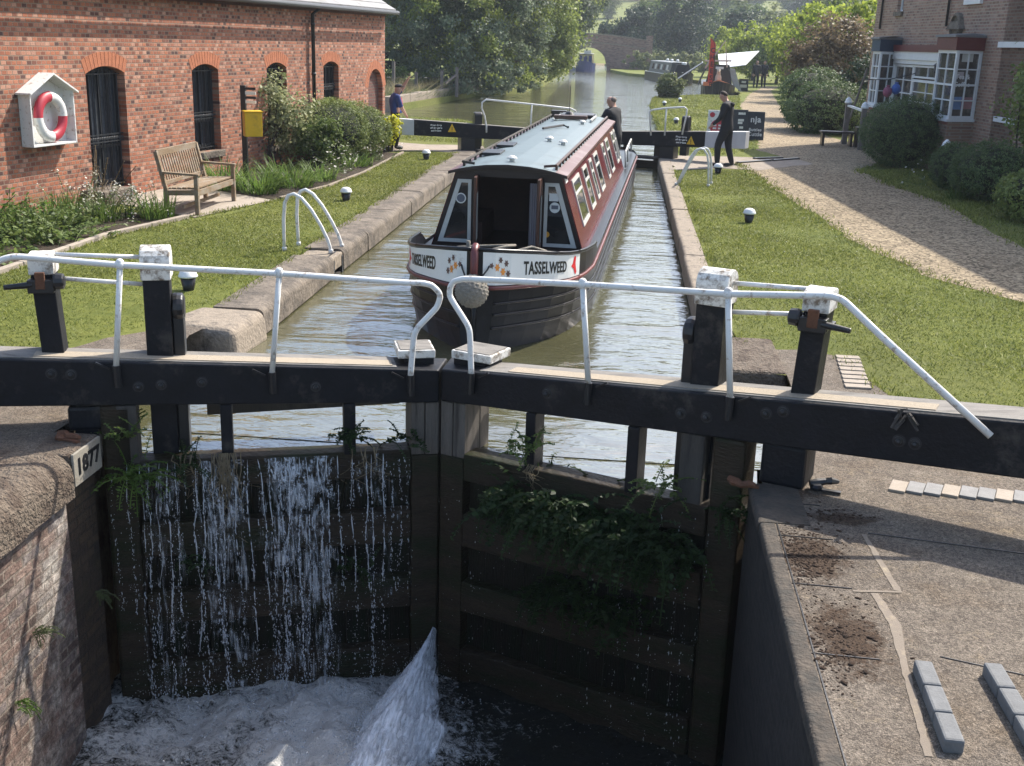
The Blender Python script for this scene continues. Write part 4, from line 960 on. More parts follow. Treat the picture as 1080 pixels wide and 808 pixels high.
for s in (-1, 1):
    q = [(.435, .475), (bw(.475)-.055, .475), (bw(1.225)-.05, 1.225), (.435, 1.225)]
    ins = [(.475, .515), (bw(.515)-.11, .515), (bw(1.185)-.105, 1.185), (.475, 1.185)]
    m2 = MB()
    for i in range(4):
        a, b, c, d = q[i], q[(i+1) % 4], ins[(i+1) % 4], ins[i]
        m2.hexa([T(u0-.012, s*p[0], p[1]) for p in (a, b, c, d)], [T(u0+.01, s*p[0], p[1]) for p in (a, b, c, d)])
    wf = m2.build("front_window", M_alu, boat)
    m2 = MB(); m2.quad(*[T(u0+.004, s*p[0], p[1]) for p in (ins if s > 0 else ins[::-1])]); m2.build("glass", M_glass, wf)
    m2 = MB(); R = Matrix((BR_, Vector((0, 0, 1)), -BA)).transposed()
    m2.lathe([(.062, 0), (.062, .003)], T(u0-.001, s*.56, .94 if s > 0 else 1.0), 20, R); 
    if s > 0: m2.box(T(u0-.001, .545, 1.06), (.11, .004, .09), Matrix((BR_, BA, Vector((0, 0, 1)))).transposed())
    m2.build("window_sticker", M_cream, wf)
    m2 = MB(); m2.lathe([(.048, 0), (.048, .004)], T(u0-.0015, s*.56, .94 if s > 0 else 1.0), 20, R) if s < 0 else m2.box(T(u0-.004, .56, .945), (.08, .004, .045), Matrix((BR_, BA, Vector((0, 0, 1)))).transposed()); m2.build("sticker_print", plain("grey_print", (0.12, 0.13, 0.16), .5, .2, 20, 0), wf)
    if s > 0: m2 = MB(); m2.lathe([(.035, 0), (.035, .003)], T(u0-.001, .475, .62), 16, R); m2.build("yellow_sticker", plain("amber_sticker", (0.7, 0.33, 0.03), .5, .1, 20, 0), wf)
    # open door leaf
    a = T(C0-.03, s*.385, 0); b = T(C0-.36, s*(.385 if s > 0 else .35), 0)
    m2 = MB(); m2.hexa([a+Vector((0, 0, .40)), b+Vector((0, 0, .40)), b+Vector((0, 0, 1.29)), a+Vector((0, 0, 1.29))], [p+BR_*.03+Vector((0, 0, z)) for p, z in ((a, .40), (b, .40), (b, 1.29), (a, 1.29))])
    dr = m2.build("cabin_door", M_brownwood, boat, bevel=.004)
    m2 = MB(); c0 = a.lerp(b, .25); c1 = a.lerp(b, .8)
    for k_, off in ((0, -.004), (1, .034)):
        m2.hexa([p+BR_*off+Vector((0, 0, z)) for p, z in ((c0, .55), (c1, .55), (c1, 1.1), (c0, 1.1))], [p+BR_*(off+.003)+Vector((0, 0, z)) for p, z in ((c0, .55), (c1, .55), (c1, 1.1), (c0, 1.1))])
    m2.build("door_window", M_alu if s < 0 else M_glass, dr)
mb = MB(); mb.box(T(C0+1.6, 0, .75), (1.3, .03, .95)); mb.box(T(C0+.8, 0, .22), (1.5, 1.6, .02)); mb.box(T(C0+.9, -.55, .45), (.35, 1.2, .45)); mb.box(T(C0+.8, .5, .42), (.4, .5, .35)); mb.build("cabin_inside", M_inside, boat)
mb = MB(); pts = [(.30+.012*(i % 2), .04*i/8) for i in range(9)]
mb.add([T(C0+.05+.10*(i % 2)*.3, .25+.013*i, z) for i in range(9) for z in (.45, 1.2)], [(2*i, 2*i+2, 2*i+3, 2*i+1) for i in range(8)]); mb.build("curtain", M_curtain, boat)
# stern: rear bulkhead, deck rails, tiller
mb = MB(); mb.hexa([T(C1-.04, v, z) for v, z in ((-.91, ZB), (.91, ZB), (.62, ZE), (-.62, ZE))], [T(C1-.01, v, z) for v, z in ((-.91, ZB), (.91, ZB), (.62, ZE), (-.62, ZE))]); mb.build("rear_bulkhead", M_darkwood, boat)
for s in (-1, 1):
    mb = MB(); mb.tube([T(C1+.2, s*.95, .4), T(C1+.25, s*.93, .72), T(C1+1.2, s*.93, .74), T(15.9, s*.9, .70), T(15.9, s*.92, .42)], .02, 6); mb.tube([T(C1+1.2, s*.93, .74), T(C1+1.2, s*.95, .42)], .018, 6); mb.build("stern_rail", M_alu, boat, smooth=True)
mb = MB(); mb.tube([T(16.7, 0, .45), T(16.7, 0, .85), T(16.1, 0, 1.0), T(15.1, .05, 1.02)], .022, 8); mb.build("tiller", M_brownwood, boat, smooth=True)
# ------------------------------------------------------------------ people
M_skin = plain("skin", (0.44, 0.25, 0.18), 0.55, 0.1, 20, 0.05)
def person(label, loc, heading, J, mats, hair=None, cap=None, h=1.0, extras=(), bulk=1.0):
    """J: joint -> (x,y,z); one continuous skinned body, faces clothed by the nearest limb"""
    root = thing("person", label, "person", loc)
    ch, sh = cos(heading), sin(heading)
    def W(p): return Vector((loc[0]+(p[0]*ch-p[1]*sh)*h, loc[1]+(p[0]*sh+p[1]*ch)*h, loc[2]+p[2]*h))
    j = dict(J); V = []; E = []; Rr = []; B = []
    ix = {}
    def v(name, p, r):
        ix[name] = len(V); V.append(Vector(p)); Rr.append(r)
    def e(a, b, m): E.append((ix[a], ix[b])); B.append((V[ix[a]], V[ix[b]], m))
    v('pelvis', j['pelvis'], .165*bulk); v('waist', j['waist'], .165*bulk); v('chest', j['chest'], .18*bulk); v('uchest', j['uchest'], .14*bulk); v('neck', j['neck'], .062)
    nk = Vector(j['neck']); hd = Vector(j['head']); up = (hd-nk).normalized(); f = Vector(j.get('face', (0, 1, 0))).normalized()
    v('jaw', nk+up*.085+f*.025, .076); v('skull', nk+up*.165+f*.005, .10); v('crown', nk+up*.225-f*.01, .076)
    v('nose', nk+up*.13+f*.115, .012)
    e('pelvis', 'waist', 'bottom'); e('waist', 'chest', 'top'); e('chest', 'uchest', 'top'); e('uchest', 'neck', 'top'); e('neck', 'jaw', 'skin'); e('jaw', 'skull', 'skin'); e('skull', 'crown', 'skin'); e('jaw', 'nose', 'skin')
    for s in 'LR':
        v('sh'+s, j['sh'+s], .088*bulk); v('el'+s, j['el'+s], .062*bulk); v('wr'+s, j['wr'+s], .036)
        e('uchest', 'sh'+s, 'top'); e('sh'+s, 'el'+s, 'top'); e('el'+s, 'wr'+s, 'fore')
        wr = Vector(j['wr'+s]); d = (wr-Vector(j['el'+s])).normalized(); sd = d.cross(Vector((0, 0, 1))); sd = sd.normalized() if sd.length > .1 else Vector((1, 0, 0)); nn = d.cross(sd)
        v('palm'+s, wr+d*.075, .030); e('wr'+s, 'palm'+s, 'skin')
        for k, (o, l) in enumerate(((-.027, .065), (-.009, .078), (.009, .072), (.027, .055))):
            v('f%d%s' % (k, s), wr+d*(.09+l*.5)+sd*o, .0095); v('g%d%s' % (k, s), wr+d*(.09+l*.85)+sd*o+nn*.02, .0085)
            e('palm'+s, 'f%d%s' % (k, s), 'skin'); e('f%d%s' % (k, s), 'g%d%s' % (k, s), 'skin')
        v('th'+s, wr+d*.07+sd*-.048+nn*.012, .0105); e('palm'+s, 'th'+s, 'skin')
        v('hip'+s, j['hip'+s], .12*bulk); v('kn'+s, j['kn'+s], .082*bulk); v('an'+s, j['an'+s], .062*bulk)
        e('pelvis', 'hip'+s, 'bottom'); e('hip'+s, 'kn'+s, 'bottom'); e('kn'+s, 'an'+s, 'bottom')
        an = Vector(j['an'+s]); td = Vector(j.get('toe'+s, (0, 1, 0))).normalized()
        v('heel'+s, an+Vector((0, 0, -.045))-td*.02, .045); v('ball'+s, an+td*.13+Vector((0, 0, -.05)), .042); v('toe'+s, an+td*.20+Vector((0, 0, -.055)), .032)
        e('an'+s, 'heel'+s, 'shoe'); e('heel'+s, 'ball'+s, 'shoe'); e('ball'+s, 'toe'+s, 'shoe')
    me = bpy.data.meshes.new("body_cage"); me.from_pydata(V, E, []); ob = bpy.data.objects.new("body_cage", me); COL.objects.link(ob)
    sk = ob.modifiers.new("skin", 'SKIN'); sk.use_smooth_shade = True
    for i, r in enumerate(Rr): me.skin_vertices[0].data[i].radius = (r*(.78 if i in (1, 2, 3) else 1), r) if False else (r, r)
    me.skin_vertices[0].data[0].use_root = True
    for i in (ix['chest'], ix['uchest'], ix['waist'], ix['pelvis']): me.skin_vertices[0].data[i].radius = (Rr[i]*1.12, Rr[i]*.80)
    sb = ob.modifiers.new("sub", 'SUBSURF'); sb.levels = 1; sb.render_levels = 1
    dg = bpy.context.evaluated_depsgraph_get(); ev = ob.evaluated_get(dg).to_mesh()
    vs = [x.co.copy() for x in ev.vertices]; fs = [tuple(p.vertices) for p in ev.polygons]
    order = ['top', 'fore', 'bottom', 'shoe', 'skin']; fm = []
    for q in fs:
        c = sum((vs[i] for i in q), Vector())/len(q); best = (9, 'top')
        for a, b, m in B:
            ab = b-a; t = max(0, min(1, (c-a).dot(ab)/max(ab.length_squared, 1e-9))); dd = (c-(a+ab*t)).length
            if m == 'bottom' and c.z > j['pelvis'][2]+.06: dd += .1
            if dd < best[0]: best = (dd, m)
        fm.append(order.index(best[1]))
    ob.evaluated_get(dg).to_mesh_clear(); bpy.data.objects.remove(ob)
    o3 = root; 
    link("body", [W(p) for p in vs], fs, fm, [mats['top'], mats.get('fore', mats['top']), mats['bottom'], mats['shoe'], M_skin], root, smooth=True)
    hc = nk+up*.165+f*.0; side_ = f.cross(up).normalized()
    Rm = Matrix((side_, f, up)).transposed()
    Rh = Matrix(((ch, -sh, 0), (sh, ch, 0), (0, 0, 1)))
    def part(nm, shapes, mat, smooth=True):
        m2 = MB()
        for kind, c, r in shapes: m2.ball(W(hc+side_*c[0]+f*c[1]+up*c[2]), [q*h for q in r], 10, 7, Rh @ Rm)
        return m2.build(nm, mat, root, smooth)
    part("ears", [('b', (-.088, -.005, -.02), (.012, .022, .035)), ('b', (.088, -.005, -.02), (.012, .022, .035))], M_skin)
    part("eyes", [('b', (-.03, .083, -.005), (.012, .008, .008)), ('b', (.03, .083, -.005), (.012, .008, .008))], mats['shoe'])
    if hair: part("hair", hair[1], hair[0])
    if cap: part("cap", cap[1], cap[0])
    for nm, pts, r, mat in extras:
        m2 = MB(); m2.tube([W(p) for p in pts], [q*h for q in r] if isinstance(r, (list, tuple)) else r*h, 8); m2.build(nm, mat, root, True)
    return root
def stand(**kw):
    J = dict(pelvis=(0, 0, .95), waist=(0, .01, 1.08), chest=(0, .01, 1.24), uchest=(0, 0, 1.38), neck=(0, 0, 1.48), head=(0, .01, 1.66),
             shL=(-.19, 0, 1.40), shR=(.19, 0, 1.40), elL=(-.24, -.02, 1.12), elR=(.24, -.02, 1.12), wrL=(-.24, .08, .88), wrR=(.24, .08, .88),
             hipL=(-.095, 0, .90), hipR=(.095, 0, .90), knL=(-.10, .02, .49), knR=(.10, .02, .49), anL=(-.10, -.02, .09), anR=(.10, -.02, .09))
    J.update(kw); return J
M_navy = plain("navy_cloth", (0.022, 0.042, 0.15), 0.85, 0.25, 14, 0.3); M_dark = plain("charcoal_cloth", (0.013, 0.014, 0.019), 0.85, 0.3, 14, 0.3)
M_jean = plain("dark_trousers", (0.016, 0.018, 0.022), 0.85, 0.3, 16, 0.3); M_shoe = plain("black_shoes", (0.01, 0.01, 0.011), 0.5, 0.2, 16, 0.1)
M_greyhair = plain("thin_grey_hair", (0.17, 0.13, 0.11), 0.8, 0.3, 60, 0.5); M_brhair = plain("short_brown_hair", (0.04, 0.026, 0.02), 0.8, 0.3, 60, 0.5)
M_redcloth = plain("red_cloth", (0.40, 0.02, 0.03), 0.8, 0.2, 16, 0.2); M_blue = plain("blue_cloth", (0.05, 0.12, 0.42), 0.8, 0.2, 16, 0.2)
# bareheaded steerer on the stern, looking across to the left bank
sp = G(655, 150, .12); sp = T(13.3, .66, .0)
person("balding steerer in dark top standing at the stern of the maroon boat", (sp.x, sp.y, .06), radians(62),
       stand(waist=(0, .03, 1.08), chest=(0, .07, 1.24), uchest=(0, .09, 1.38), neck=(0, .10, 1.47), head=(0, .13, 1.65), shL=(-.20, .09, 1.39), shR=(.20, .09, 1.39),
             elL=(-.26, .22, 1.15), wrL=(-.22, .42, 1.08), elR=(.25, .05, 1.12), wrR=(.22, .22, .95)),
       dict(top=M_dark, bottom=M_jean, shoe=M_shoe), hair=(M_greyhair, [('b', (0, -.045, .0), (.085, .06, .06))]))
# man with raised arm beside the top gate beam
pa = G(418, 157)
person("man in cap and blue shirt raising his arm beside the left beam", (pa.x, pa.y, 0), radians(-62),
       stand(pelvis=(0, -.02, .90), waist=(0, -.05, 1.03), chest=(0, -.06, 1.19), uchest=(0, -.04, 1.32), neck=(0, 0, 1.42), head=(0, .05, 1.59), shL=(-.19, -.02, 1.35), shR=(.19, -.02, 1.35),
             elL=(-.24, .20, 1.50), wrL=(-.16, .34, 1.76), elR=(.24, .06, 1.10), wrR=(.16, .20, .92), knL=(-.10, .08, .48), knR=(.11, .02, .47), anL=(-.12, .02, .09), anR=(.13, -.05, .09), hipL=(-.095, -.02, .86), hipR=(.095, -.02, .86)),
       dict(top=M_navy, fore=M_skin, bottom=M_jean, shoe=M_shoe), h=.98,
       cap=(M_dark, [('b', (0, -.005, .055), (.098, .105, .055)), ('b', (0, .10, .04), (.075, .07, .012))]),
       extras=(("lifejacket", [(.02, .11, 1.34), (.03, .13, 1.15), (.02, .10, .99)], [.03, .045, .035], M_redcloth), ("shirt_tail", [(.03, .05, 1.0), (.05, .08, .93)], [.10, .09], M_blue)))
# man walking on the right
pb = G(764, 176)
person("man in black jacket and trousers walking past the white end of the right beam", (pb.x, pb.y, 0), radians(72),
       stand(waist=(0, .03, 1.08), chest=(0, .05, 1.25), uchest=(0, .05, 1.40), neck=(0, .09, 1.50), head=(0, .17, 1.68), shL=(-.19, .05, 1.41), shR=(.19, .04, 1.41), elL=(-.25, .12, 1.14), wrL=(-.20, .30, .98), elR=(.25, -.02, 1.13), wrR=(.22, .14, .92),
             knL=(-.10, .18, .52), anL=(-.10, .16, .10), knR=(.10, -.02, .49), anR=(.10, -.14, .10)),
       dict(top=M_dark, bottom=M_dark, shoe=M_shoe), hair=(M_brhair, [('b', (0, -.02, .03), (.093, .085, .075))]), h=1.03, bulk=1.12,
       extras=(("hood", [(-.08, -.06, 1.46), (0, -.07, 1.44), (.08, -.06, 1.46)], [.03, .06, .03], M_dark),))
for lab, x, y, hd, col in (("distant walker in dark coat on the towpath, nearer the hedge", 804.5, 92.5, 2.9, M_dark), ("distant walker in dark coat on the towpath, nearer the boat", 796.5, 92.5, 3.2, M_jean)):
    p = G(x, y); person(lab, (p.x, p.y, 0), hd, stand(knL=(-.1, .1, .5), anR=(.1, -.12, .1)), dict(top=col, bottom=col, shoe=M_shoe), hair=(M_brhair, [('b', (0, -.02, .03), (.093, .085, .075))]), h=1.12)
# ------------------------------------------------------------------ facades
class Face:
    """an upright wall plane: s along, z up, d out of the wall (towards the canal)"""
    def __init__(f, a, b):
        f.a = Vector((a[0], a[1], 0)); d = Vector((b[0]-a[0], b[1]-a[1], 0)); f.L = d.length; f.e = d.normalized()
        f.n = Vector((f.e.y, -f.e.x, 0))
        if (Vector((0, f.a.y, 0))-f.a).dot(f.n) < 0: f.n = -f.n
        f.flip = f.e.cross(Vector((0, 0, 1))).dot(f.n) < 0
    def P(f, s, z, d=0.0): return f.a + f.e*s + f.n*d + Vector((0, 0, z))
    def S(f, px, py, d=0.0):
        o = f.a+f.n*d; q = PLN(px, py, (o.x, o.y), (o.x+f.e.x, o.y+f.e.y)); return (q-o).dot(f.e), q.z
    def hexa(f, mb, poly, d0, d1):
        A = [f.P(s, z, d0) for s, z in poly]; B = [f.P(s, z, d1) for s, z in poly]
        # poly counter-clockwise seen from outside when e x z = n, else reversed
        if not f.flip: return mb.hexa(A, B)
        return mb.hexa(A[::-1], B[::-1])
    def box(f, mb, s0, s1, z0, z1, d0, d1): return f.hexa(mb, [(s0, z0), (s1, z0), (s1, z1), (s0, z1)], d0, d1)
def arc_z(s, s0, s1, zs, rise):
    """height of a segmental arch springing at zs"""
    m = (s0+s1)/2; hw = (s1-s0)/2
    if rise >= hw*.98: return zs+rise*sqrt(max(0, 1-((s-m)/hw)**2))
    R = (hw*hw+rise*rise)/(2*rise); return zs + sqrt(R*R-(s-m)**2)-(R-rise)
def wall_with_holes(f, mb, z0, z1, holes, th, s0=0.0, s1=None):
    s1 = f.L if s1 is None else s1; cur = s0
    for (a, b, zb, zs, rise) in sorted(holes):
        f.box(mb, cur, a, z0, z1, -th, 0)
        if zb > z0+.01: f.box(mb, a, b, z0, zb, -th, 0)
        k = 10 if rise > 0 else 1
        for i in range(k):
            u = a+(b-a)*i/k; v = a+(b-a)*(i+1)/k
            zu = arc_z(u, a, b, zs, rise) if rise > 0 else zs; zv = arc_z(v, a, b, zs, rise) if rise > 0 else zs
            f.hexa(mb, [(u, zu), (v, zv), (v, z1), (u, z1)], -th, 0)
        cur = b
    f.box(mb, cur, s1, z0, z1, -th, 0)
def voussoirs(f, mb, a, b, zs, rise, h=.24, k=13):
    m = (a+b)/2; hw = (b-a)/2
    R = (hw*hw+rise*rise)/(2*rise) if rise < hw*.98 else hw
    zc = zs+rise-R; t0 = math.asin(min(1, hw/R))
    for i in range(k):
        u0 = -t0+2*t0*(i+.05)/k; u1 = -t0+2*t0*(i+.95)/k
        f.hexa(mb, [(m+R*sin(u0), zc+R*cos(u0)), (m+R*sin(u1), zc+R*cos(u1)), (m+(R+h)*sin(u1), zc+(R+h)*cos(u1)), (m+(R+h)*sin(u0), zc+(R+h)*cos(u0))], -.06, .004)

M_redbrick = brick_mat("orange_red_brick", [(0.075,0.035,0.03), (0.24,0.078,0.042), (0.40,0.140,0.070), (0.31,0.098,0.052), (0.48,0.26,0.18), (0.40,0.130,0.062), (0.20,0.075,0.050)], (0.25,0.17,0.12), blot=0.35, blotch=(0.12,0.05,0.035), bw=0.115, bh=0.068, msize=0.010, along=(.157, .988, 0))
M_arch = plain("orange_arch_brick", (0.38, 0.13, 0.06), 0.85, 0.3, 9, 0.5, 0.01)
M_darkarch = brick_mat("dark_blind_brick", [(0.10,0.04,0.032), (0.16,0.055,0.04), (0.13,0.05,0.04)], (0.12,0.09,0.075), blot=0.3, bw=0.17, along=(.157, .988, 0))
M_slate = plain("grey_slate", (0.20, 0.20, 0.205), 0.6, 0.25, 5, 0.4, 0.01, dirt=(0.12, 0.115, 0.11), dirt_amt=0.3)
M_grille = plain("black_ironwork", (0.02, 0.022, 0.026), 0.45, 0.3, 12, 0.1)
M_lattice = plain("grey_reflection_glass", (0.06, 0.068, 0.08), 0.12, 0.5, 2.5, 0.05, 0.01)  # lighter grey of the lattice reflection is put into the pane colour

FP = Face((-9.93, 11.6), (-6.80, 31.30))
ph = thing("brick_building", "long orange red brick building with arched barred windows behind the flower bed", "building", (-8.4, 21.5, 0))
holes = []
for (x0, y0), (x1, y1), (xb, yb) in (((90, 78), (131, 74), (97, 204)), ((202, 72), (230, 73), (206, 162)), ((281, 70), (302, 70), (284, 140)), ((341, 66.5), (357, 67), (342, 107))):
    a, za = FP.S(x0, y0); b, zb = FP.S(x1, y1); c, zc = FP.S(xb, yb); holes.append((a, b, zc if zc > .1 else .12, 2.08, .12))
holes[2] = holes[2][:2]+(.45,)+holes[2][3:]; holes[3] = holes[3][:2]+(1.22,)+holes[3][3:]
da, _ = FP.S(388.5, 92); db, _ = FP.S(403.5, 92)
door = (da, db, .0, 1.52, .46)
mb = MB(); wall_with_holes(FP, mb, -.3, 3.32, holes+[door], .33); mb.build("wall", M_redbrick, ph)
mb = MB(); FP.box(mb, -.02, FP.L+.02, 3.323, 3.46, -.3, .03); FP.box(mb, -.02, FP.L+.02, 3.463, 3.56, -.3, .07); mb.build("eaves_course", plain("dark_eaves_brick", (0.10, 0.05, 0.042), .85, .4, 8, .4), ph)
# gable end and far side, so the building is a closed volume
W_ = 6.5
mb = MB()
pg = [FP.P(FP.L, -.3, -.335), FP.P(FP.L, 3.56, -.335), FP.P(FP.L, 5.35, -W_/2), FP.P(FP.L, 3.56, -W_), FP.P(FP.L, -.3, -W_)]
mb.hexa(pg, [p-FP.e*.33 for p in pg]); pg = [p-FP.e*(FP.L-.33) for p in pg]; mb.hexa(pg, [p-FP.e*.33 for p in pg])
FP.box(mb, .34, FP.L-.34, -.3, 3.56, -W_, -W_+.33); mb.build("end_wall", M_redbrick, ph)
mb = MB(); ov = .22
for sgn in (0, 1):
    d0, d1 = ((ov, -W_/2) if sgn == 0 else (-W_-ov, -W_/2)); z0 = 3.565-ov*.55; z1 = 5.42
    A = [FP.P(-.2, z0, d0), FP.P(FP.L+.25, z0, d0), FP.P(FP.L+.25, z1, d1), FP.P(-.2, z1, d1)]
    if sgn: A = A[::-1]
    mb.hexa([p-Vector((0, 0, .0)) for p in A], [p+Vector((0, 0, .05)) for p in A])
    if sgn == 0:
        for k in range(13):
            t = k/13; q = A[0].lerp(A[3], t); r = A[1].lerp(A[2], t); up = (A[3]-A[0]).normalized()
            mb.hexa([q+Vector((0, 0, .052)), r+Vector((0, 0, .052)), r+up*.3+Vector((0, 0, .052)), q+up*.3+Vector((0, 0, .052))], [q+Vector((0, 0, .068)), r+Vector((0, 0, .068)), r+up*.3+Vector((0, 0, .055)), q+up*.3+Vector((0, 0, .055))])
roof_ = mb.build("roof", M_slate, ph)
mb = MB(); mb.tube([FP.P(-.2, 3.42, .30), FP.P(FP.L+.2, 3.42, .30)], .055, 8); mb.build("gutter", M_grille, ph, smooth=True)
s_, z_ = FP.S(327, 50); mb = MB(); mb.tube([FP.P(s_, 3.40, .29), FP.P(s_, 3.25, .08), FP.P(s_, 0, .08)], .045, 8)
for z in (3.0, 1.9, .8): mb.tube([FP.P(s_, z, .08), FP.P(s_, z+.06, .08)], .056, 8)
mb.build("drainpipe", M_grille, ph, smooth=True)
for i, (a, b, zb, zs, rise) in enumerate(holes):
    mb = MB(); voussoirs(FP, mb, a-.01, b+.01, zs, rise, .23, 12); mb.build("arch", M_arch, ph)
    mb = MB(); fr = .05
    FP.box(mb, a, a+fr, zb, zs, -.2, -.15); FP.box(mb, b-fr, b, zb, zs, -.2, -.15); FP.box(mb, a, b, zs+rise*.2, zs+rise*.2+.09, -.199, -.152)
    for k in range(1, 3): z = zb+(zs-zb)*(.36 if k == 1 else .05); FP.box(mb, a+fr, b-fr, z, z+.05, -.198, -.152)
    for k in range(1, 4): q = a+(b-a)*k/4; FP.box(mb, q-.012, q+.012, zb, zs+.05, -.197, -.153)
    wf = mb.build("window", M_grille, ph)
    mb = MB(); FP.box(mb, a+.002, b-.002, zb, zs+rise, -.26, -.22); mb.build("pane", M_lattice, wf)
    mb = MB(); nb = max(5, int((b-a)/.095))
    for k in range(1, nb): q = a+(b-a)*k/nb; mb.tube([FP.P(q, zb+.02, -.10), FP.P(q, arc_z(q, a, b, zs, rise)-.03, -.10)], .0085, 5)
    zm = zb+(zs-zb)*.44
    for z in (zm-.06, zm+.06, zb+.06, zs-.02): FP.box(mb, a+.01, b-.01, z, z+.018, -.11, -.09)
    for k in range(nb*2): q = a+(b-a)*(k+.5)/(nb*2); mb.lathe([(.02, -.004), (.026, 0), (.02, .004)], FP.P(q, zm+.005, -.097), 6, Matrix((FP.e, Vector((0, 0, 1)), FP.n)).transposed())
    mb.build("grille", M_grille, wf)
    mb = MB(); FP.box(mb, a-.06, b+.06, zb-.13, zb-.002, -.3, .06); mb.build("sill", M_stone, wf, bevel=.012)
mb = MB(); voussoirs(FP, mb, da-.01, db+.01, 1.52, .46, .22, 16); mb.build("arch", M_arch, ph)
mb = MB(); FP.hexa(mb, [(da+.001, 0), (db-.001, 0), (db-.001, 1.5)]+[(da+(db-da)*(1-k/8), arc_z(da+(db-da)*(1-k/8), da, db, 1.5, .45)) for k in range(1, 8)]+[(da+.001, 1.5)], -.25, -.12); mb.build("blind_door", M_darkarch, ph)
mb = MB(); FP.box(mb, 2.0, 2.6, -.05, .3, .0, .14) if False else None
# lifebuoy cabinet and ring
ca, cz0 = FP.S(27, 120, .1); cb, _ = FP.S(73, 120, .1)
ca -= .02; z0, z1 = 1.05, 1.86
lc = thing("lifebuoy_cabinet", "white wooden pitched roof cabinet fixed on the brick wall holding a ring", "cabinet", FP.P((ca+cb)/2, z0, .1))
mb = MB(); D = .21; m_ = (ca+cb)/2; zt = 2.10
FP.box(mb, ca, ca+.025, z0, z1, .004, D); FP.box(mb, cb-.025, cb, z0, z1, .004, D); FP.box(mb, ca+.026, cb-.026, z0, z0+.03, .004, D-.004)
FP.hexa(mb, [(ca+.026, z0+.03), (cb-.026, z0+.03), (cb-.026, z1), (m_, zt-.02), (ca+.026, z1)], .004, .03); mb.build("box", M_white, lc, bevel=.004)
mb = MB(); th = .03
FP.hexa(mb, [(ca-.05, z1-.045), (m_, zt), (m_, zt+th), (ca-.05, z1-.045+th)], .002, D+.06); FP.hexa(mb, [(m_+.001, zt), (cb+.05, z1-.045), (cb+.05, z1-.045+th), (m_+.001, zt+th)], .002, D+.06); mb.build("roof", M_white, lc, bevel=.003)
M_ringred = plain("lifebuoy_red", (0.42, 0.03, 0.05), 0.5, 0.12, 10, 0.05)
V = []; Fv = []; mi = []; nu, nv = 40, 12; cz = 1.475; Rg, rg = .30, .085
for i in range(nu):
    t = 2*pi*i/nu
    for k in range(nv):
        p = 2*pi*k/nv; r = Rg+rg*cos(p); V.append(FP.P(m_+r*cos(t)*.98, cz+r*sin(t), .15+rg*.75*sin(p)))
for i in range(nu):
    for k in range(nv):
        q = (i*nv+k, ((i+1) % nu)*nv+k, ((i+1) % nu)*nv+(k+1) % nv, i*nv+(k+1) % nv); Fv.append(q if not FP.flip else q[::-1]); 
        a = (i+.5)/nu*4; mi.append(1 if int(a+.0) % 2 == 1 else 0)
mi = [1 if ((i+.5)/nu*360) % 360 // 90 in (1, 3) else 0 for i in range(nu) for k in range(nv)]
tag(link("lifebuoy", V, Fv, mi, [M_white, M_ringred], None, True), "red and white lifebuoy ring hanging inside the white cabinet", "lifebuoy")

# ------------------------------------------------------------------ the canal side house on the right
M_hbrick = brick_mat("brown_house_brick", [(0.20,0.115,0.085), (0.29,0.165,0.115), (0.35,0.21,0.15), (0.25,0.15,0.115), (0.40,0.27,0.20)], (0.34,0.28,0.22), blot=0.45, blotch=(0.10,0.07,0.055), bw=0.21, bh=0.075, along=(-.09, .996, 0))
M_house_white = plain("house_white_paint", (0.70, 0.71, 0.72), 0.4, 0.06, 6, 0.04)
M_maroon = plain("maroon_fascia", (0.13, 0.03, 0.028), 0.5, 0.15, 6, 0.05); M_bluefas = plain("blue_fascia", (0.035, 0.06, 0.10), 0.5, 0.15, 6, 0.05)
M_lead = plain("lead_sheet", (0.17, 0.17, 0.175), 0.6, 0.2, 6, 0.2)
M_redsill = plain("red_brick_sill", (0.22, 0.08, 0.055), .8, .2, 10, .3)
FH = Face((9.15, 20.0), (7.43, 39.2))
ho = thing("canal_house", "brown brick house with white bay shop windows behind clipped bushes", "house", (8.8, 29, 0))
# openings measured on the wall plane
def hs(px, py, d=0.0): return FH.S(px, py, d)
up = []
for (x0, x1, yb, zt_) in ((1021.5, 1036, -2, 6.2), (1058, 1085, 44, 6.0), (946, 952, 12, 6.0)):
    a, z = hs(x1, yb); b, _ = hs(x0, yb); up.append((min(a, b), max(a, b), z, zt_, 0))
a0, _ = hs(1066, 100); b0, _ = hs(1056, 100); low = (min(a0, b0)-.5, max(a0, b0), 1.45, 2.75, 0)
mb = MB(); wall_with_holes(FH, mb, -.2, 7.2, [h for h in up+[low] if h[0] > .1], .3); 
side = [FH.P(FH.L, -.2, -.305), FH.P(FH.L, 7.2, -.305), FH.P(FH.L, 7.2, -8), FH.P(FH.L, -.2, -8)]
mb.hexa(side, [p-FH.e*.3 for p in side]); side = [p-FH.e*(FH.L-.3) for p in side]; mb.hexa(side, [p-FH.e*.3 for p in side])
FH.box(mb, .3, FH.L-.3, -.2, 7.2, -8.3, -8); mb.build("wall", M_hbrick, ho)
mb = MB(); 
for d0, d1 in ((.25, -4.15), (-8.55, -4.15)):
    A = [FH.P(-.2, 7.1, d0), FH.P(FH.L+.2, 7.1, d0), FH.P(FH.L+.2, 9.6, d1), FH.P(-.2, 9.6, d1)]; mb.hexa(A, [p+Vector((0, 0, .08)) for p in A])
mb.build("roof", M_slate, ho)
M_shopglass = plain('shop_glass', (0.075, 0.068, 0.062), .06, .75, 1.6, .03, .01, spec=.8, dirt=(0.22, 0.19, 0.165), dirt_amt=.25, dirt_scale=2.2)
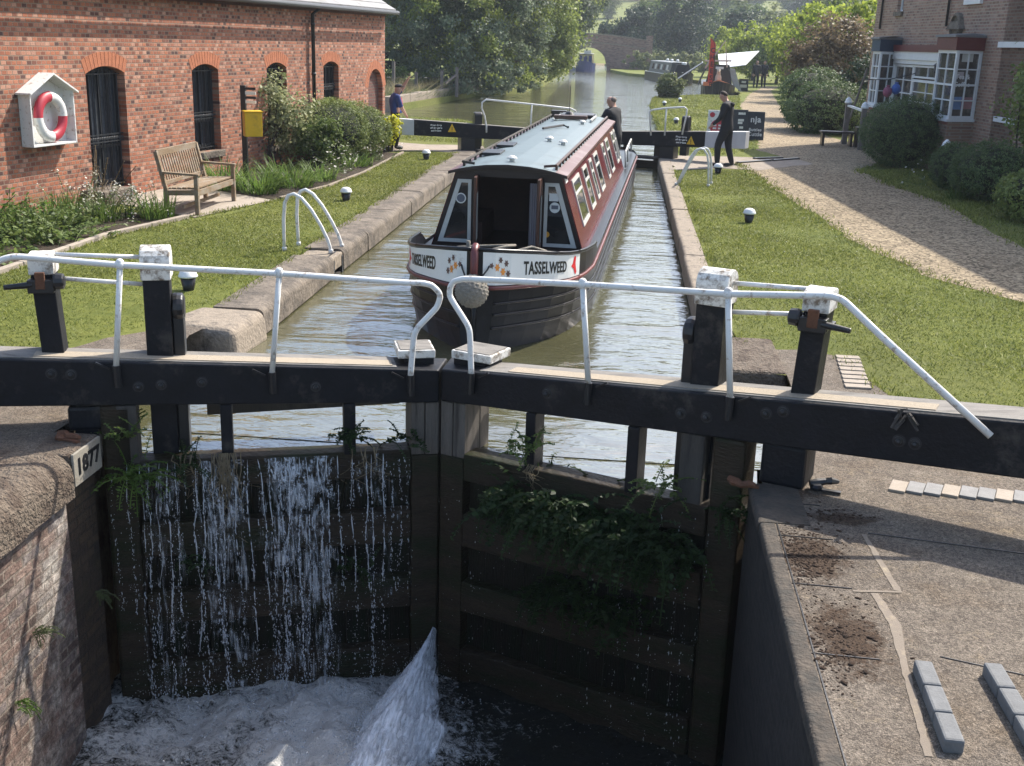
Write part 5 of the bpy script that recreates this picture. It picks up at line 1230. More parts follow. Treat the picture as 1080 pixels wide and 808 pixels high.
def sash(f, parent, s0, s1, z0, z1, d, cols, rows, fw=.055, mw=.022, name="window", glass=True):
    m2 = MB()
    f.box(m2, s0, s0+fw, z0, z1, d-.05, d); f.box(m2, s1-fw, s1, z0, z1, d-.05, d); f.box(m2, s0+fw, s1-fw, z0, z0+fw, d-.05, d); f.box(m2, s0+fw, s1-fw, z1-fw, z1, d-.05, d)
    for i in range(1, cols): q = s0+fw+(s1-s0-2*fw)*i/cols; f.box(m2, q-mw/2, q+mw/2, z0+fw, z1-fw, d-.04, d-.008)
    for i in range(1, rows): q = z0+fw+(z1-z0-2*fw)*i/rows; w_ = mw*(1.6 if i == rows//2 else 1); f.box(m2, s0+fw, s1-fw, q-w_/2, q+w_/2, d-.039, d-.006)
    wf = m2.build(name, M_house_white, parent)
    m2 = MB(); f.box(m2, s0+fw*.5, s1-fw*.5, z0+fw*.5, z1-fw*.5, d-.046, d-.042); m2.build("pane", M_shopglass, wf); return wf
for (a, b, z, zt_, _) in up:
    wf = sash(FH, ho, a, b, z, zt_, -.10, 2, 4); m2 = MB(); FH.box(m2, a-.09, b+.09, z-.13, z-.003, -.2, .08); m2.build("sill", M_house_white if a < 12 else M_stone, wf)
wf = sash(FH, ho, low[0], low[1], low[2], low[3], -.10, 2, 3); m2 = MB(); FH.box(m2, low[0]-.09, low[1]+.09, low[2]-.12, low[2]-.003, -.2, .07); m2.build("sill", M_house_white, wf)
class Sub(Face):
    def __init__(f, a, b, out):
        Face.__init__(f, a, b)
        if f.n.dot(out) < 0: f.n = -f.n
        f.flip = f.e.cross(Vector((0, 0, 1))).dot(f.n) < 0
def bay(s0, sA, sB, s1, dep, zs, zt, fas, matf, parent, cols, rows, base=True):
    """canted bay: near side pane, front pane, far side pane"""
    c0, c1 = sA-s0, s1-sB
    P0, P1, P2, P3 = FH.P(s0, 0, .003), FH.P(sA, 0, dep), FH.P(sB, 0, dep), FH.P(s1, 0, .003)
    b = MB(); b.prism([p+Vector((0, 0, -.1)) for p in (P0, P1, P2, P3)], zs+.04); bb = b.build("bay_base", M_hbrick, parent)
    e = .05; O = [FH.P(s0-.05, 0, .002), FH.P(sA-.03, 0, dep+e), FH.P(sB+.03, 0, dep+e), FH.P(s1+.05, 0, .002)]
    b = MB(); b.prism([p+Vector((0, 0, zs-.058)) for p in O], .06); b.build("bay_sill", M_house_white, bb)
    b = MB(); b.prism([p+Vector((0, 0, zs-.125)) for p in (P0, P1+FH.n*.02, P2+FH.n*.02, P3)], .064); b.build("brick_sill", M_redsill, bb)
    for i, (a, c) in enumerate(((P0, P1), (P1, P2), (P2, P3))):
        mid = (a+c)/2; out = mid-(FH.P((s0+s1)/2, 0, -.2)); f = Sub((a.x, a.y), (c.x, c.y), out)
        sash(f, parent, .01, f.L-.01, zs+.004, zt, .0, cols if i == 1 else max(2, cols-0), rows, .075, .03, "bay_window")
    b = MB(); b.prism([p+Vector((0, 0, zt+.002)) for p in O], fas); b.build("fascia", matf, parent)
    O2 = [FH.P(s0-.09, 0, .001), FH.P(sA-.05, 0, dep+.1), FH.P(sB+.05, 0, dep+.1), FH.P(s1+.09, 0, .001)]
    b = MB(); b.prism([p+Vector((0, 0, zt+fas+.004)) for p in O2], .05); top = [FH.P(s0+.2, 0, .001), FH.P(sA+.1, 0, dep*.5), FH.P(sB-.1, 0, dep*.5), FH.P(s1-.2, 0, .001)]
    b.hexa([p+Vector((0, 0, zt+fas+.055)) for p in O2], [p+Vector((0, 0, zt+fas+.10)) for p in top]); b.build("lead_roof", M_lead, parent)
dep = .72
R0, _ = hs(1031, 100, 0); RA_, _ = hs(1003.5, 100, dep); RBs, _ = hs(983.5, 100, dep); RBs = max(RBs, RA_+.9)
L0, _ = hs(947, 80, 0); LA_, _ = hs(926, 80, dep); LBs, _ = hs(918, 80, dep)
bay(R0, RA_, RBs, RBs+.5, dep, 1.28, 2.90, .30, M_maroon, ho, 2, 4)
bay(L0, LA_, LBs, LBs+.5, dep, 1.28, 2.82, .34, M_bluefas, ho, 2, 4)
# shop door between the bays
d0 = RBs+.52; d1 = L0-.05
DW = d1-d0
mb = MB(); FH.box(mb, d0, d0+DW*.12, 0.3, 2.62, .02, .20); FH.box(mb, d0+DW*.12, d1, 2.5, 2.62, .02, .21); FH.box(mb, d0, d1, 2.622, 2.84, .01, .26); FH.box(mb, d1-.08, d1, .3, 2.5, .02, .2)
dh = mb.build("door_surround", M_house_white, ho)
mb = MB(); FH.box(mb, d0, d1, 2.842, 3.02, .0, .30); mb.build("fascia", M_maroon, ho)
da_, db_ = d0+DW*.13, d0+DW*.62
sash(FH, ho, da_, db_, .9, 2.1, .16, 2, 4, .07, .022, "door"); sash(FH, ho, da_, db_, 2.14, 2.48, .16, 2, 1, .05, .022, "fanlight")
sash(FH, ho, db_+.03, d1-.09, .9, 2.48, .16, 2, 4, .06, .022, "side_light")
mb = MB(); FH.box(mb, da_, d1-.09, .3, .895, .06, .16); mb.build("door_panel", M_house_white, ho)
mb = MB(); q = d0+.1; mb.tube([FH.P(q, 2.60, .25), FH.P(q, 2.66, .42), FH.P(q, 2.55, .5)], .018, 6); mb.lathe([(.05, 0), (.07, .04), (.06, .18), (.09, .2), (.02, .26)], FH.P(q, 2.32, .5), 10); mb.build("wall_lantern", M_iron, ho)
# round stone plaque over the right bay
cs_, cz_ = hs(1010, 29, .02)
mb = MB(); R = Matrix((FH.e, Vector((0, 0, 1)), FH.n)).transposed()
mb.lathe([(.36, 0), (.36, .10), (.30, .13), (.27, .07), (.05, .07)], FH.P(cs_, cz_, .0), 28, R); mb.hexa([FH.P(cs_-.5, 3.42, .01), FH.P(cs_+.5, 3.42, .01), FH.P(cs_+.5, 3.42, .16), FH.P(cs_-.5, 3.42, .16)], [FH.P(cs_-.25, 3.62, .01), FH.P(cs_+.25, 3.62, .01), FH.P(cs_+.25, 3.62, .12), FH.P(cs_-.25, 3.62, .12)])
mb.build("round_plaque", M_stone, ho)
for px in (930, 1000):
    q, z = hs(px, 20, .03); mb = MB(); mb.tube([FH.P(q, 7.1, .06), FH.P(q, 3.5, .06)], .035, 8); mb.build("drainpipe", M_grille, ho, smooth=True)
# goods and lettering inside the right bay window
pa_, pb_ = FH.P(R0, 0, .003), FH.P(RA_, 0, dep)
f = Sub((pa_.x, pa_.y), (pb_.x, pb_.y), FH.n-FH.e)
for (px, py, mat, w, h) in ((1009, 109, plain("blue_card", (0.16, 0.24, 0.42), .7, .2, 8, 0), .36, .30), (1021, 109, plain("pink_card", (0.32, 0.16, 0.17), .7, .2, 8, 0), .36, .28), (1022, 60, plain("white_card", (0.5, 0.5, 0.47), .7, .1, 8, 0), .32, .24), (1012, 79, M_curtain, .3, .14)):
    a, z = f.S(px, py); m2 = MB(); f.box(m2, max(.1, a-w/2), min(f.L-.1, a+w/2), z-h/2, z+h/2, -.041, -.037); m2.build("window_card", mat, ho)
a, z = f.S(1016, 85); m2 = MB(); put_text(m2, "Tea &", .16, f.P(a, z+.08, -.036), (f.e if f.e.cross(Vector((0, 0, 1))).dot(f.n) > 0 else -f.e), (0, 0, 1), .001, .003); put_text(m2, "Coffee", .16, f.P(a, z-.10, -.036), (f.e if f.e.cross(Vector((0, 0, 1))).dot(f.n) > 0 else -f.e), (0, 0, 1), .001, .003); m2.build("window_lettering", M_house_white, ho)
# ------------------------------------------------------------------ vegetation
def leaf_quads(C, Nrm, size, rng, asp=0.6, jit=0.8):
    """one bent diamond leaf per centre: C (n,3), Nrm (n,3) rough facing, size (n,)"""
    n = len(C)
    nr = Nrm + rng.normal(0, jit, (n, 3)); nr /= np.linalg.norm(nr, axis=1, keepdims=True)+1e-9
    t = rng.normal(0, 1, (n, 3)); t -= nr*(t*nr).sum(1, keepdims=True); t /= np.linalg.norm(t, axis=1, keepdims=True)+1e-9
    b = np.cross(nr, t); s = size[:, None]
    V = np.stack([C - t*s, C + b*s*asp + nr*s*.15, C + t*s, C - b*s*asp + nr*s*.15], 1).reshape(-1, 3)
    return V, np.arange(4*n).reshape(n, 4)
def crown_points(blobs, n, rng, clumps=60, spread=0.22, shell=0.55):
    """leaf centres gathered in clumps over and inside rounded masses"""
    B = np.array([[*c, *r] for c, r in blobs], float); area = (B[:, 3]*B[:, 4]+B[:, 4]*B[:, 5]+B[:, 3]*B[:, 5])
    which = rng.choice(len(B), clumps, p=area/area.sum())
    d = rng.normal(0, 1, (clumps, 3)); d /= np.linalg.norm(d, axis=1, keepdims=True)
    rad = shell + (1.06-shell)*rng.random(clumps)**.5
    K = B[which, :3] + d*B[which, 3:]*rad[:, None]
    sg = spread*B[which, 3:].mean(1)*rng.uniform(.6, 1.3, clumps)
    w = rng.integers(0, clumps, n)
    P = K[w] + rng.normal(0, 1, (n, 3))*sg[w][:, None]*np.array([1, 1, .8])
    O = P - B[which[w], :3]; O /= np.linalg.norm(O, axis=1, keepdims=True)+1e-9
    return P, O
def crown(name, blobs, n, size, mat, parent=None, seed=0, clumps=80, spread=.22, shell=.55, zmin=None, asp=.6, droop=0.0, up=.35):
    rng = np.random.default_rng(seed); P, O = crown_points(blobs, n, rng, clumps, spread, shell)
    if zmin is not None: P[:, 2] = np.maximum(P[:, 2], zmin + rng.random(n)*size*2)
    O[:, 2] += up
    V, F = leaf_quads(P, O, size*rng.uniform(.6, 1.3, n), rng, asp)
    return link_np(name, V, F, mat, parent)
def limb(mb, a, b, r0, r1, rng, bend=.12, k=5):
    a = Vector(a); b = Vector(b); L_ = (b-a).length; pts = []
    off = Vector([rng.gauss(0, bend*L_) for _ in range(3)])
    for i in range(k+1): t = i/k; pts.append(a.lerp(b, t)+off*(t*(1-t)*1.6))
    mb.tube(pts, [r0+(r1-r0)*i/k for i in range(k+1)], 7); return pts[-1]
M_bark = plain("bark", (0.075, 0.06, 0.045), 0.95, 0.4, 12, 0.8, .03)
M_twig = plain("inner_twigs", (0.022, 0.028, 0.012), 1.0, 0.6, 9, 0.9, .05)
G_willow = leaf_mat("willow_leaf", (0.081, 0.114, 0.068), (0.195, 0.235, 0.143), 0.37)
G_willow2 = leaf_mat("fresh_willow_leaf", (0.122, 0.166, 0.037), (0.252, 0.294, 0.075), 0.47)
G_dark = leaf_mat("dark_leaf", (0.024, 0.042, 0.024), (0.060, 0.090, 0.045), 0.32)
G_mid = leaf_mat("mid_leaf", (0.075, 0.120, 0.033), (0.169, 0.222, 0.059), 0.42)
G_hedge = leaf_mat("hawthorn_leaf", (0.157, 0.217, 0.030), (0.370, 0.423, 0.066), 0.52)
G_box = leaf_mat("clipped_leaf", (0.112, 0.165, 0.043), (0.277, 0.319, 0.091), 0.32)
G_yew = leaf_mat("yew_leaf", (0.048, 0.087, 0.032), (0.151, 0.207, 0.076), 0.27)
G_bright = leaf_mat("bright_leaf", (0.060, 0.120, 0.019), (0.126, 0.198, 0.036), 0.47)
G_yellow = leaf_mat("golden_leaf", (0.340, 0.360, 0.020), (0.620, 0.600, 0.050), 0.47)
G_pale = leaf_mat("pale_variegated_leaf", (0.122, 0.151, 0.059), (0.403, 0.418, 0.224), 0.42)
G_copper = leaf_mat("copper_leaf", (0.111, 0.078, 0.046), (0.247, 0.189, 0.111), 0.42)
G_strap = leaf_mat("strap_leaf", (0.063, 0.121, 0.021), (0.155, 0.224, 0.052), 0.47)
G_dry = leaf_mat("dry_grass", (0.200, 0.175, 0.085), (0.360, 0.310, 0.170), 0.42)
G_reed = leaf_mat("reed_leaf", (0.088, 0.119, 0.044), (0.188, 0.206, 0.094), 0.42)
G_white = leaf_mat("white_petal", (0.620, 0.600, 0.500), (0.800, 0.780, 0.700), 0.32)
G_grass = leaf_mat("grass_blade", (0.060, 0.095, 0.012), (0.300, 0.310, 0.080), .45)
G_fern = leaf_mat("fern_leaf", (0.013, 0.032, 0.008), (0.034, 0.068, 0.016), 0.42)
G_far = leaf_mat("far_wood_leaf", (0.079, 0.108, 0.041), (0.179, 0.216, 0.083), 0.37)
G_farpale = leaf_mat("far_spring_leaf", (0.138, 0.162, 0.066), (0.240, 0.264, 0.114), 0.37)
def tree(name, label, cat, base, h, blobs, n, size, mat, seed, trunk=.25, group=None, clumps=110, spread=.2, shell=.5, mat2=None, zmin=None, forks=6):
    t = thing(name, label, cat, base, group); rr = random.Random(seed)
    m2 = MB(); b = Vector(base); top = b+Vector((0, 0, h*.42)); limb(m2, b-Vector((0, 0, .3)), top, trunk, trunk*.65, rr, .04)
    for i in range(forks):
        c = blobs[i % len(blobs)]; q = Vector(c[0])+Vector([rr.uniform(-.5, .5)*c[1][k] for k in range(3)])
        limb(m2, b.lerp(top, rr.uniform(.5, 1)), q, trunk*.45, trunk*.1, rr, .1)
    m2.build("trunk", M_bark, t, smooth=True)
    crown("crown", blobs, n, size, mat, t, seed, clumps, spread, shell, zmin)
    if mat2: crown("crown", [((c[0], c[1], c[2]+r[2]*.25), (r[0]*1.03, r[1]*1.03, r[2]*.85)) for c, r in blobs], n//3, size, mat2, t, seed+50, clumps//2, spread, .9, zmin)
    return t
def blobs_of(cx, cy, z0, z1, w, d, k, seed, taper=.55):
    r = random.Random(seed); out = []
    for i in range(k):
        t = (i+.5)/k; z = z0+(z1-z0)*t; ww = w*(1-(abs(t-.45)*2)**2*taper)
        a = r.uniform(0, 2*pi); s = r.uniform(0, .45)
        rad = ww*r.uniform(.42, .62)
        out.append(((cx+cos(a)*s*ww*.75, cy+sin(a)*s*d*.75, z), (rad, rad*d/w, (z1-z0)*r.uniform(.2, .3))))
    return out
def shrub(name, label, cat, base, w, d, h, n, size, mat, seed, group=None, clumps=70, spread=.16, shell=.6, k=5, lumps=None, up=.35, core=True, asp=.6):
    t = thing(name, label, cat, base, group); rr = random.Random(seed); m2 = MB()
    for i in range(5):
        limb(m2, Vector(base)+Vector((rr.uniform(-.15, .15)*w, rr.uniform(-.15, .15)*d, -.05)), Vector(base)+Vector((rr.uniform(-.35, .35)*w, rr.uniform(-.35, .35)*d, h*rr.uniform(.5, .85))), .03, .01, rr)
    m2.build("stem", M_bark, t)
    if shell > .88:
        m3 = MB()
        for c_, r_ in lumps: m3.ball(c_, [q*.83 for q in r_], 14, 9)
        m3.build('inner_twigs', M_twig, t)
    bl = lumps or [((base[0]+rr.uniform(-.22, .22)*w, base[1]+rr.uniform(-.22, .22)*d, base[2]+h*rr.uniform(.35, .68)), (w*.36, d*.36, h*.34)) for _ in range(k)]
    crown("foliage", bl, n, size, mat, t, seed, clumps, spread, shell, base[2]+.0, asp, up=up)
    return t
def strap_plant(name, label, cat, base, n, length, width, mat, seed, group=None, spread=.2, lean=.6):
    rng = np.random.default_rng(seed); V = []; F = []
    for i in range(n):
        a = rng.uniform(0, 2*pi); r = spread*sqrt(rng.random()); x, y = base[0]+r*cos(a), base[1]+r*sin(a); a2 = a+rng.normal(0, .7); L_ = length*rng.uniform(.6, 1.15); ln = lean*rng.uniform(.4, 1.3); k = 5; o = len(V)
        dx, dy = cos(a2), sin(a2); px_, py_ = -dy, dx
        for j in range(k+1):
            t = j/k; w = width*(1-t**2)*.5+.0008; hz = L_*(t*ln*.55+t*t*ln*.5); z = L_*(t*1.0-t*t*ln*.65)
            V += [(x+dx*hz-px_*w, y+dy*hz-py_*w, base[2]+z), (x+dx*hz+px_*w, y+dy*hz+py_*w, base[2]+z)]
        for j in range(k): F.append((o+2*j, o+2*j+1, o+2*j+3, o+2*j+2))
    return tag(link_np(name, np.array(V), np.array(F), mat, None, base), label, cat, group)
def leafy_plant(name, label, cat, base, n, length, leafsize, mat, seed, group=None, spread=.2, droop=.5, per=9, vec=None, flowers=None, asp=.35):
    """arching stems set with leaflets; vec pulls the stems one way"""
    rng = np.random.default_rng(seed); t = thing(name, label, cat, base, group); m2 = MB(); C = []; O = []; S = []; tips = []
    vec = np.array(vec if vec is not None else (0, 0, 1.0), float)
    for i in range(n):
        p = np.array(base)+np.array([rng.normal(0, spread*.5), rng.normal(0, spread*.5), 0]); d = vec+rng.normal(0, .55, 3); d /= np.linalg.norm(d)
        L_ = length*rng.uniform(.5, 1.15); pts = [Vector(p)]; k = per
        for j in range(k):
            d = d+np.array([0, 0, -droop/k*1.6]); d /= np.linalg.norm(d); p = p+d*L_/k; pts.append(Vector(p))
            sd = np.cross(d, [0, 0, 1.0]); sd /= np.linalg.norm(sd)+1e-6
            for sg in (-1, 1):
                ls = leafsize*rng.uniform(.6, 1.2)*(1-.5*j/k); C.append(p+sd*sg*ls*.9); O.append([0, 0, 1.0]); S.append(ls)
        m2.tube(pts, [.004+.003*length]*1+[.003]*k if False else .003+.004*length, 4); tips.append(pts[-1])
    m2.build("stem", mat, t)
    V, F = leaf_quads(np.array(C), np.array(O), np.array(S), rng, asp, .5); link_np("leaves", V, F, mat, t)
    if flowers:
        q = np.array([tips[i % len(tips)] for i in range(flowers[0])], float)+rng.normal(0, flowers[1]*2, (flowers[0], 3)); V, F = leaf_quads(q, np.tile([0, 0, 1.0], (len(q), 1)), np.full(len(q), flowers[1])*rng.uniform(.6, 1.3, len(q)), rng, .9, .5); tag(link_np("flowers", V, F, G_white, t), kind="stuff")
    return t

# lawn blades where the lawn is near
def blades(name, poly, dens, hgt, seed, mat, keepout=None):
    rng = np.random.default_rng(seed); P = np.array([p[:2] for p in poly]); lo, hi = P.min(0), P.max(0)
    n = int((hi-lo).prod()*dens); X = rng.uniform(lo, hi, (n, 2))
    inside = np.zeros(n, bool); j = len(P)-1
    for i in range(len(P)):
        xi, yi = P[i]; xj, yj = P[j]
        c = ((yi > X[:, 1]) != (yj > X[:, 1])) & (X[:, 0] < (xj-xi)*(X[:, 1]-yi)/(yj-yi+1e-12)+xi); inside ^= c; j = i
    X = X[inside]; n = len(X)
    patchy = fnoise(X[:, 0], X[:, 1], seed, 4, 1.3)
    keep = rng.random(n) < np.clip(.75+.35*patchy, .25, 1); X = X[keep]; patchy = patchy[keep]; n = len(X)
    dist = np.hypot(X[:, 0], X[:, 1]); h = hgt*rng.uniform(.5, 1.4, n)*(1+.25*patchy); wd = .0028+.00032*dist
    a = rng.uniform(0, 2*pi, n); d = np.stack([np.cos(a), np.sin(a)], 1); ln = rng.normal(0, 1.0, (n, 2))*h[:, None]
    z0 = np.full(n, -.003)
    V = np.stack([np.column_stack([X-d*wd[:, None], z0]), np.column_stack([X+d*wd[:, None], z0]), np.column_stack([X+ln, h])], 1).reshape(-1, 3)
    return tag(link_np(name, V, np.arange(3*n).reshape(n, 3), mat, None, (0, 0, 0)), kind='stuff')
blades("lawn_grass", [(-4.46, 11.4), (-4.75, 10.3), (-5.5, 8.8), (-7.35, 8.8), (-7.28, 15.2), (-6.3, 18), (-6.2, 19.4), (-5.85, 21.5), (-5.7, 24), (-5.65, 28.9), (-4.5, 29.4), (-4.32, 20)], 2000, .022, 31, G_grass)
blades("lawn_grass", [(1.19, 10.95), (1.7, 11), (2.1, 10.8), (2.4, 9.4), (4.4, 9.0), (6, 9.0), (5.6, 11.5), (4.71, 13.8), (4.07, 14.9), (3.44, 17.9), (3.05, 23), (2.5, 28), (1.1, 27.2), (1.1, 18)], 2000, .022, 32, G_grass)
blades("lawn_grass", [(6.05, 17), (6.1, 23), (5.7, 26), (5.6, 29), (7.2, 30), (7.6, 24), (7.8, 17)], 700, .05, 33, G_grass)
blades("lawn_grass", [(1.0, 31.8), (2.6, 31.8), (3.5, 34), (4.2, 40), (4.3, 46), (5.2, 60), (6.2, 72), (3.7, 71.6), (2.2, 69.6), (1.2, 66), (.9, 56), (1.05, 39)], 220, .06, 34, G_grass)
blades("lawn_grass", [(-4.5, 32.2), (-6.5, 32.5), (-9, 35), (-9, 42.4), (-6.3, 41.8), (-5.5, 40.3), (-4.8, 36.5)], 300, .06, 35, G_grass)

def edge_tufts(name, line, dens, hgt, seed, wide=.05):
    rng = np.random.default_rng(seed); C = []
    for a, b in zip(line, line[1:]):
        a = np.array(a); b = np.array(b); L_ = np.linalg.norm(b-a); n = int(L_*dens); t = rng.random(n); nn = np.array([-(b-a)[1], (b-a)[0]])/L_
        lump = np.clip(.5+.6*fnoise(t*L_, t*0, seed, 4, 4.0), 0, 1.3); k = rng.random(n) < lump; C.append(a+(b-a)*t[k][:, None]+nn*rng.normal(0, wide, k.sum())[:, None])
    X = np.concatenate(C); n = len(X); dist = np.hypot(X[:, 0], X[:, 1]); h = hgt*rng.uniform(.4, 1.5, n); wd = .003+.00032*dist; a = rng.uniform(0, 2*pi, n); d = np.stack([np.cos(a), np.sin(a)], 1); ln = rng.normal(0, .6, (n, 2))*h[:, None]
    V = np.stack([np.column_stack([X-d*wd[:, None], np.zeros(n)]), np.column_stack([X+d*wd[:, None], np.zeros(n)]), np.column_stack([X+ln, h])], 1).reshape(-1, 3)
    return tag(link_np(name, V, np.arange(3*n).reshape(n, 3), G_grass, None, (0, 0, 0)), kind='stuff')
edge_tufts("edge_grass", [(-4.30, 11.4), (-4.37, 16), (-4.45, 22), (-4.55, 29.3)], 260, .055, 41)
edge_tufts("edge_grass", [(1.16, 11), (1.13, 16), (1.08, 22), (1.0, 27.3)], 260, .05, 42)
edge_tufts("edge_grass", [(5.1, 12.6), (4.71, 13.8), (4.07, 14.9), (3.44, 17.9), (3.05, 23.0), (2.6, 29.6)], 200, .05, 43, .10)
edge_tufts("edge_grass", [(6.0, 18), (6.1, 23), (5.7, 26), (5.5, 29), (7.0, 32)], 160, .07, 44, .10)
edge_tufts("edge_grass", [(2.1, 10.7), (2.3, 9.5), (4.4, 8.95), (8, 8.7)], 300, .05, 45, .06)
edge_tufts("edge_grass", [(-7.25, 12.5), (-7.2, 15.2), (-6.8, 17.1), (-6.1, 19.5), (-5.75, 21.5), (-5.62, 24), (-5.7, 28.7)], 220, .05, 46)
edge_tufts("edge_grass", [(.98, 32), (.95, 39), (.78, 56), (1.05, 66), (2.2, 70)], 120, .09, 47, .08)
def daisies(poly, n, seed):
    rng = np.random.default_rng(seed); P = np.array(poly); lo, hi = P.min(0), P.max(0); X = rng.uniform(lo, hi, (n, 2)); k = fnoise(X[:, 0], X[:, 1], seed, 4, .9) > .25; X = X[k]
    V, F = leaf_quads(np.column_stack([X, np.full(len(X), .03)]), np.tile([0, 0, 1.0], (len(X), 1)), rng.uniform(.005, .011, len(X)), rng, .9, .2); tag(link_np("lawn_daisies", V, F, G_white, None, (0, 0, 0)), kind='stuff')
daisies([(-5.6, 12), (-4.7, 28)], 160, 51); daisies([(1.3, 12), (3.3, 27)], 200, 52)
# --- left bed in front of the brick wall
rr = random.Random(12)
k = 0
for (x, y, sc) in ((-8.9, 13.2, 1.0), (-8.35, 13.3, .8), (-7.75, 13.25, .7), (-9.0, 14.3, 1.0), (-8.45, 14.4, .95), (-7.85, 14.35, .8), (-8.85, 15.2, .9), (-8.3, 15.3, .85), (-7.75, 15.2, .7), (-8.6, 16.0, .8), (-8.1, 16.1, .75)):
    lab = "broad leaved green bed plant in the clump below the lifebuoy cabinet"
    leafy_plant("bed_plant", lab, "bed plant", (x, y, 0), 26, .62*sc, .085*sc, G_mid if k % 3 else G_bright, 100+k, "leafy plants below the cabinet", .34, .55, 7, asp=.5); k += 1
leafy_plant("flowering_plant", "bush of small cream flowers growing under the first tall window", "flower", (-8.3, 17.0, 0), 44, .62, .035, G_pale, 140, None, .45, .3, 8, flowers=(260, .018))
leafy_plant("flowering_plant", "creamy flowered clump between the window sill and the bench", "flower", (-7.55, 16.85, 0), 36, .5, .035, G_bright, 141, None, .35, .35, 8, flowers=(200, .018))
leafy_plant("rose_bush", "sparse reddish rose stems standing against the tall barred window", "rose bush", (-8.6, 17.9, 0), 14, 1.0, .035, G_copper, 142, None, .25, .15, 9)
for i, (x, y, L_, lab) in enumerate(((-7.25, 16.9, .5, "bright strap leaved tuft in front of the bench's near leg"), (-8.6, 16.55, .5, "upright strap leaved tuft left of the stone sill"), (-7.9, 16.5, .42, "narrow leaved tuft in front of the cream flowers"))):
    strap_plant("strap_plant", lab, "strap plant", (x, y, 0), 120, L_, .016, G_strap, 150+i, None, .25, .5)
# --- border from the bench to the corner
for i, (x, y, L_, n, lab) in enumerate(((-7.45, 20.6, .85, 170, "tall arching strap leaved clump behind the far end of the bench"), (-6.75, 20.3, .7, 150, "arching strap leaved clump beside the far bench leg"), (-6.4, 21.4, .6, 170, "upright bright strap leaved clump at the lawn edge past the bench"), (-6.9, 21.9, .75, 150, "strap leaved clump below the yellow box"), (-6.25, 22.6, .5, 140, "low strap leaved clump at the lawn edge under the climber"), (-6.15, 25.4, .45, 120, "low grassy clump in front of the round hedge"))):
    strap_plant("strap_plant", lab, "strap plant", (x, y, 0), n, L_, .022, G_strap, 160+i, None, .34, .9)
leafy_plant("flowering_plant", "clump of white flowers at the foot of the dark shrub", "flower", (-6.25, 24.3, 0), 26, .55, .04, G_mid, 171, None, .3, .3, 7, flowers=(70, .03))
leafy_plant("flowering_plant", "small white flowered plant by the lawn edging before the round hedge", "flower", (-6.05, 26.8, 0), 22, .4, .04, G_mid, 172, None, .3, .3, 7, flowers=(40, .025))
shrub("climbing_shrub", "tall loose shrub with pale leaves climbing the wall behind the yellow box", "shrub", (-7.75, 24.6, 0), 1.7, 1.3, 2.05, 5200, .045, G_pale, 180, clumps=110, spread=.2, shell=.35)
shrub("shrub", "small dark green shrub between the climber and the round hedge", "shrub", (-6.9, 24.9, 0), 1.0, 1.0, 1.15, 5200, .035, G_mid, 181, clumps=60, spread=.2)
hb = [((-6.95, 26.3, .72), (.80, .85, .62)), ((-6.75, 27.3, .68), (.72, .8, .6)), ((-6.6, 28.1, .58), (.6, .7, .52)), ((-7.15, 26.9, .75), (.75, 1.0, .6))]
shrub("clipped_hedge", "large rounded clipped hedge in front of the brick wall", "hedge", (-6.85, 27.1, 0), 1.8, 2.8, 1.4, 42000, .02, G_box, 182, clumps=3200, spread=.05, shell=.95, lumps=hb)
shrub("golden_shrub", "bright yellow leaved shrub at the end of the round hedge", "shrub", (-6.22, 29.0, 0), .75, .7, .95, 1500, .045, G_yellow, 183, clumps=40, spread=.2)

# --- right side: clipped bushes before the house
def topiary(label, c, r, seed, n, mat=G_yew, lumps=None, size=.02, group=None):
    bl = lumps or [((c[0], c[1], r[2]*1.0), r), ((c[0]-.1*r[0], c[1]+.1, r[2]*.95), (r[0]*.97, r[1], r[2]*.9))]
    return shrub("clipped_bush", label, "bush", (c[0], c[1], 0), r[0]*2, r[1]*2, r[2]*2, n, size, mat, seed, group, clumps=int(n/14), spread=.055, shell=.95, lumps=bl, up=.2)
topiary("large rounded clipped bush in front of the shop door", (6.85, 30.4), (1.0, 1.05, .86), 200, 26000)
topiary("dark clipped bush standing under the right hand wall beside the white capped post", (7.15, 23.9), (.72, .8, .58), 201, 15000)
topiary("narrow clipped bush between the white capped post and the darker bush", (6.85, 25.6), (.42, .6, .5), 202, 9000)
topiary("low bush with pale twigs at the very edge of the right hand lawn", (7.15, 21.0), (.62, .8, .46), 203, 9000, G_box, size=.03)
topiary("low domed clipped bush beside the gravel bend, lit on top", (6.75, 42.2), (1.45, 1.5, 1.05), 204, 22000, G_yew, [((6.75, 42.0, .8), (1.45, 1.5, .95)), ((6.35, 43.6, 1.15), (1.1, 1.3, 1.05))], .035)
shrub("copper_shrub", "tall copper tinted shrub rising beside the path before the domed bush", "shrub", (7.9, 50.5, 0), 3.4, 3.0, 4.2, 16000, .075, G_copper, 210, clumps=170, spread=.15, shell=.6, lumps=[((7.6, 50.2, 1.6), (1.5, 1.5, 1.5)), ((8.3, 51, 2.9), (1.5, 1.5, 1.3)), ((7.4, 50.5, 2.6), (1.1, 1.2, 1.0)), ((9.2, 50.2, 2.2), (1.2, 1.2, 1.6))])
shrub("undershrub", "dark green undershrub at the foot of the copper shrub", "shrub", (7.5, 48.6, 0), 2.2, 2, 2.2, 9000, .06, G_mid, 211, clumps=110, spread=.15, lumps=[((7.3, 48.8, .9), (1.1, 1.1, 1.0)), ((8.3, 49.2, .8), (1.0, 1.0, .9))])
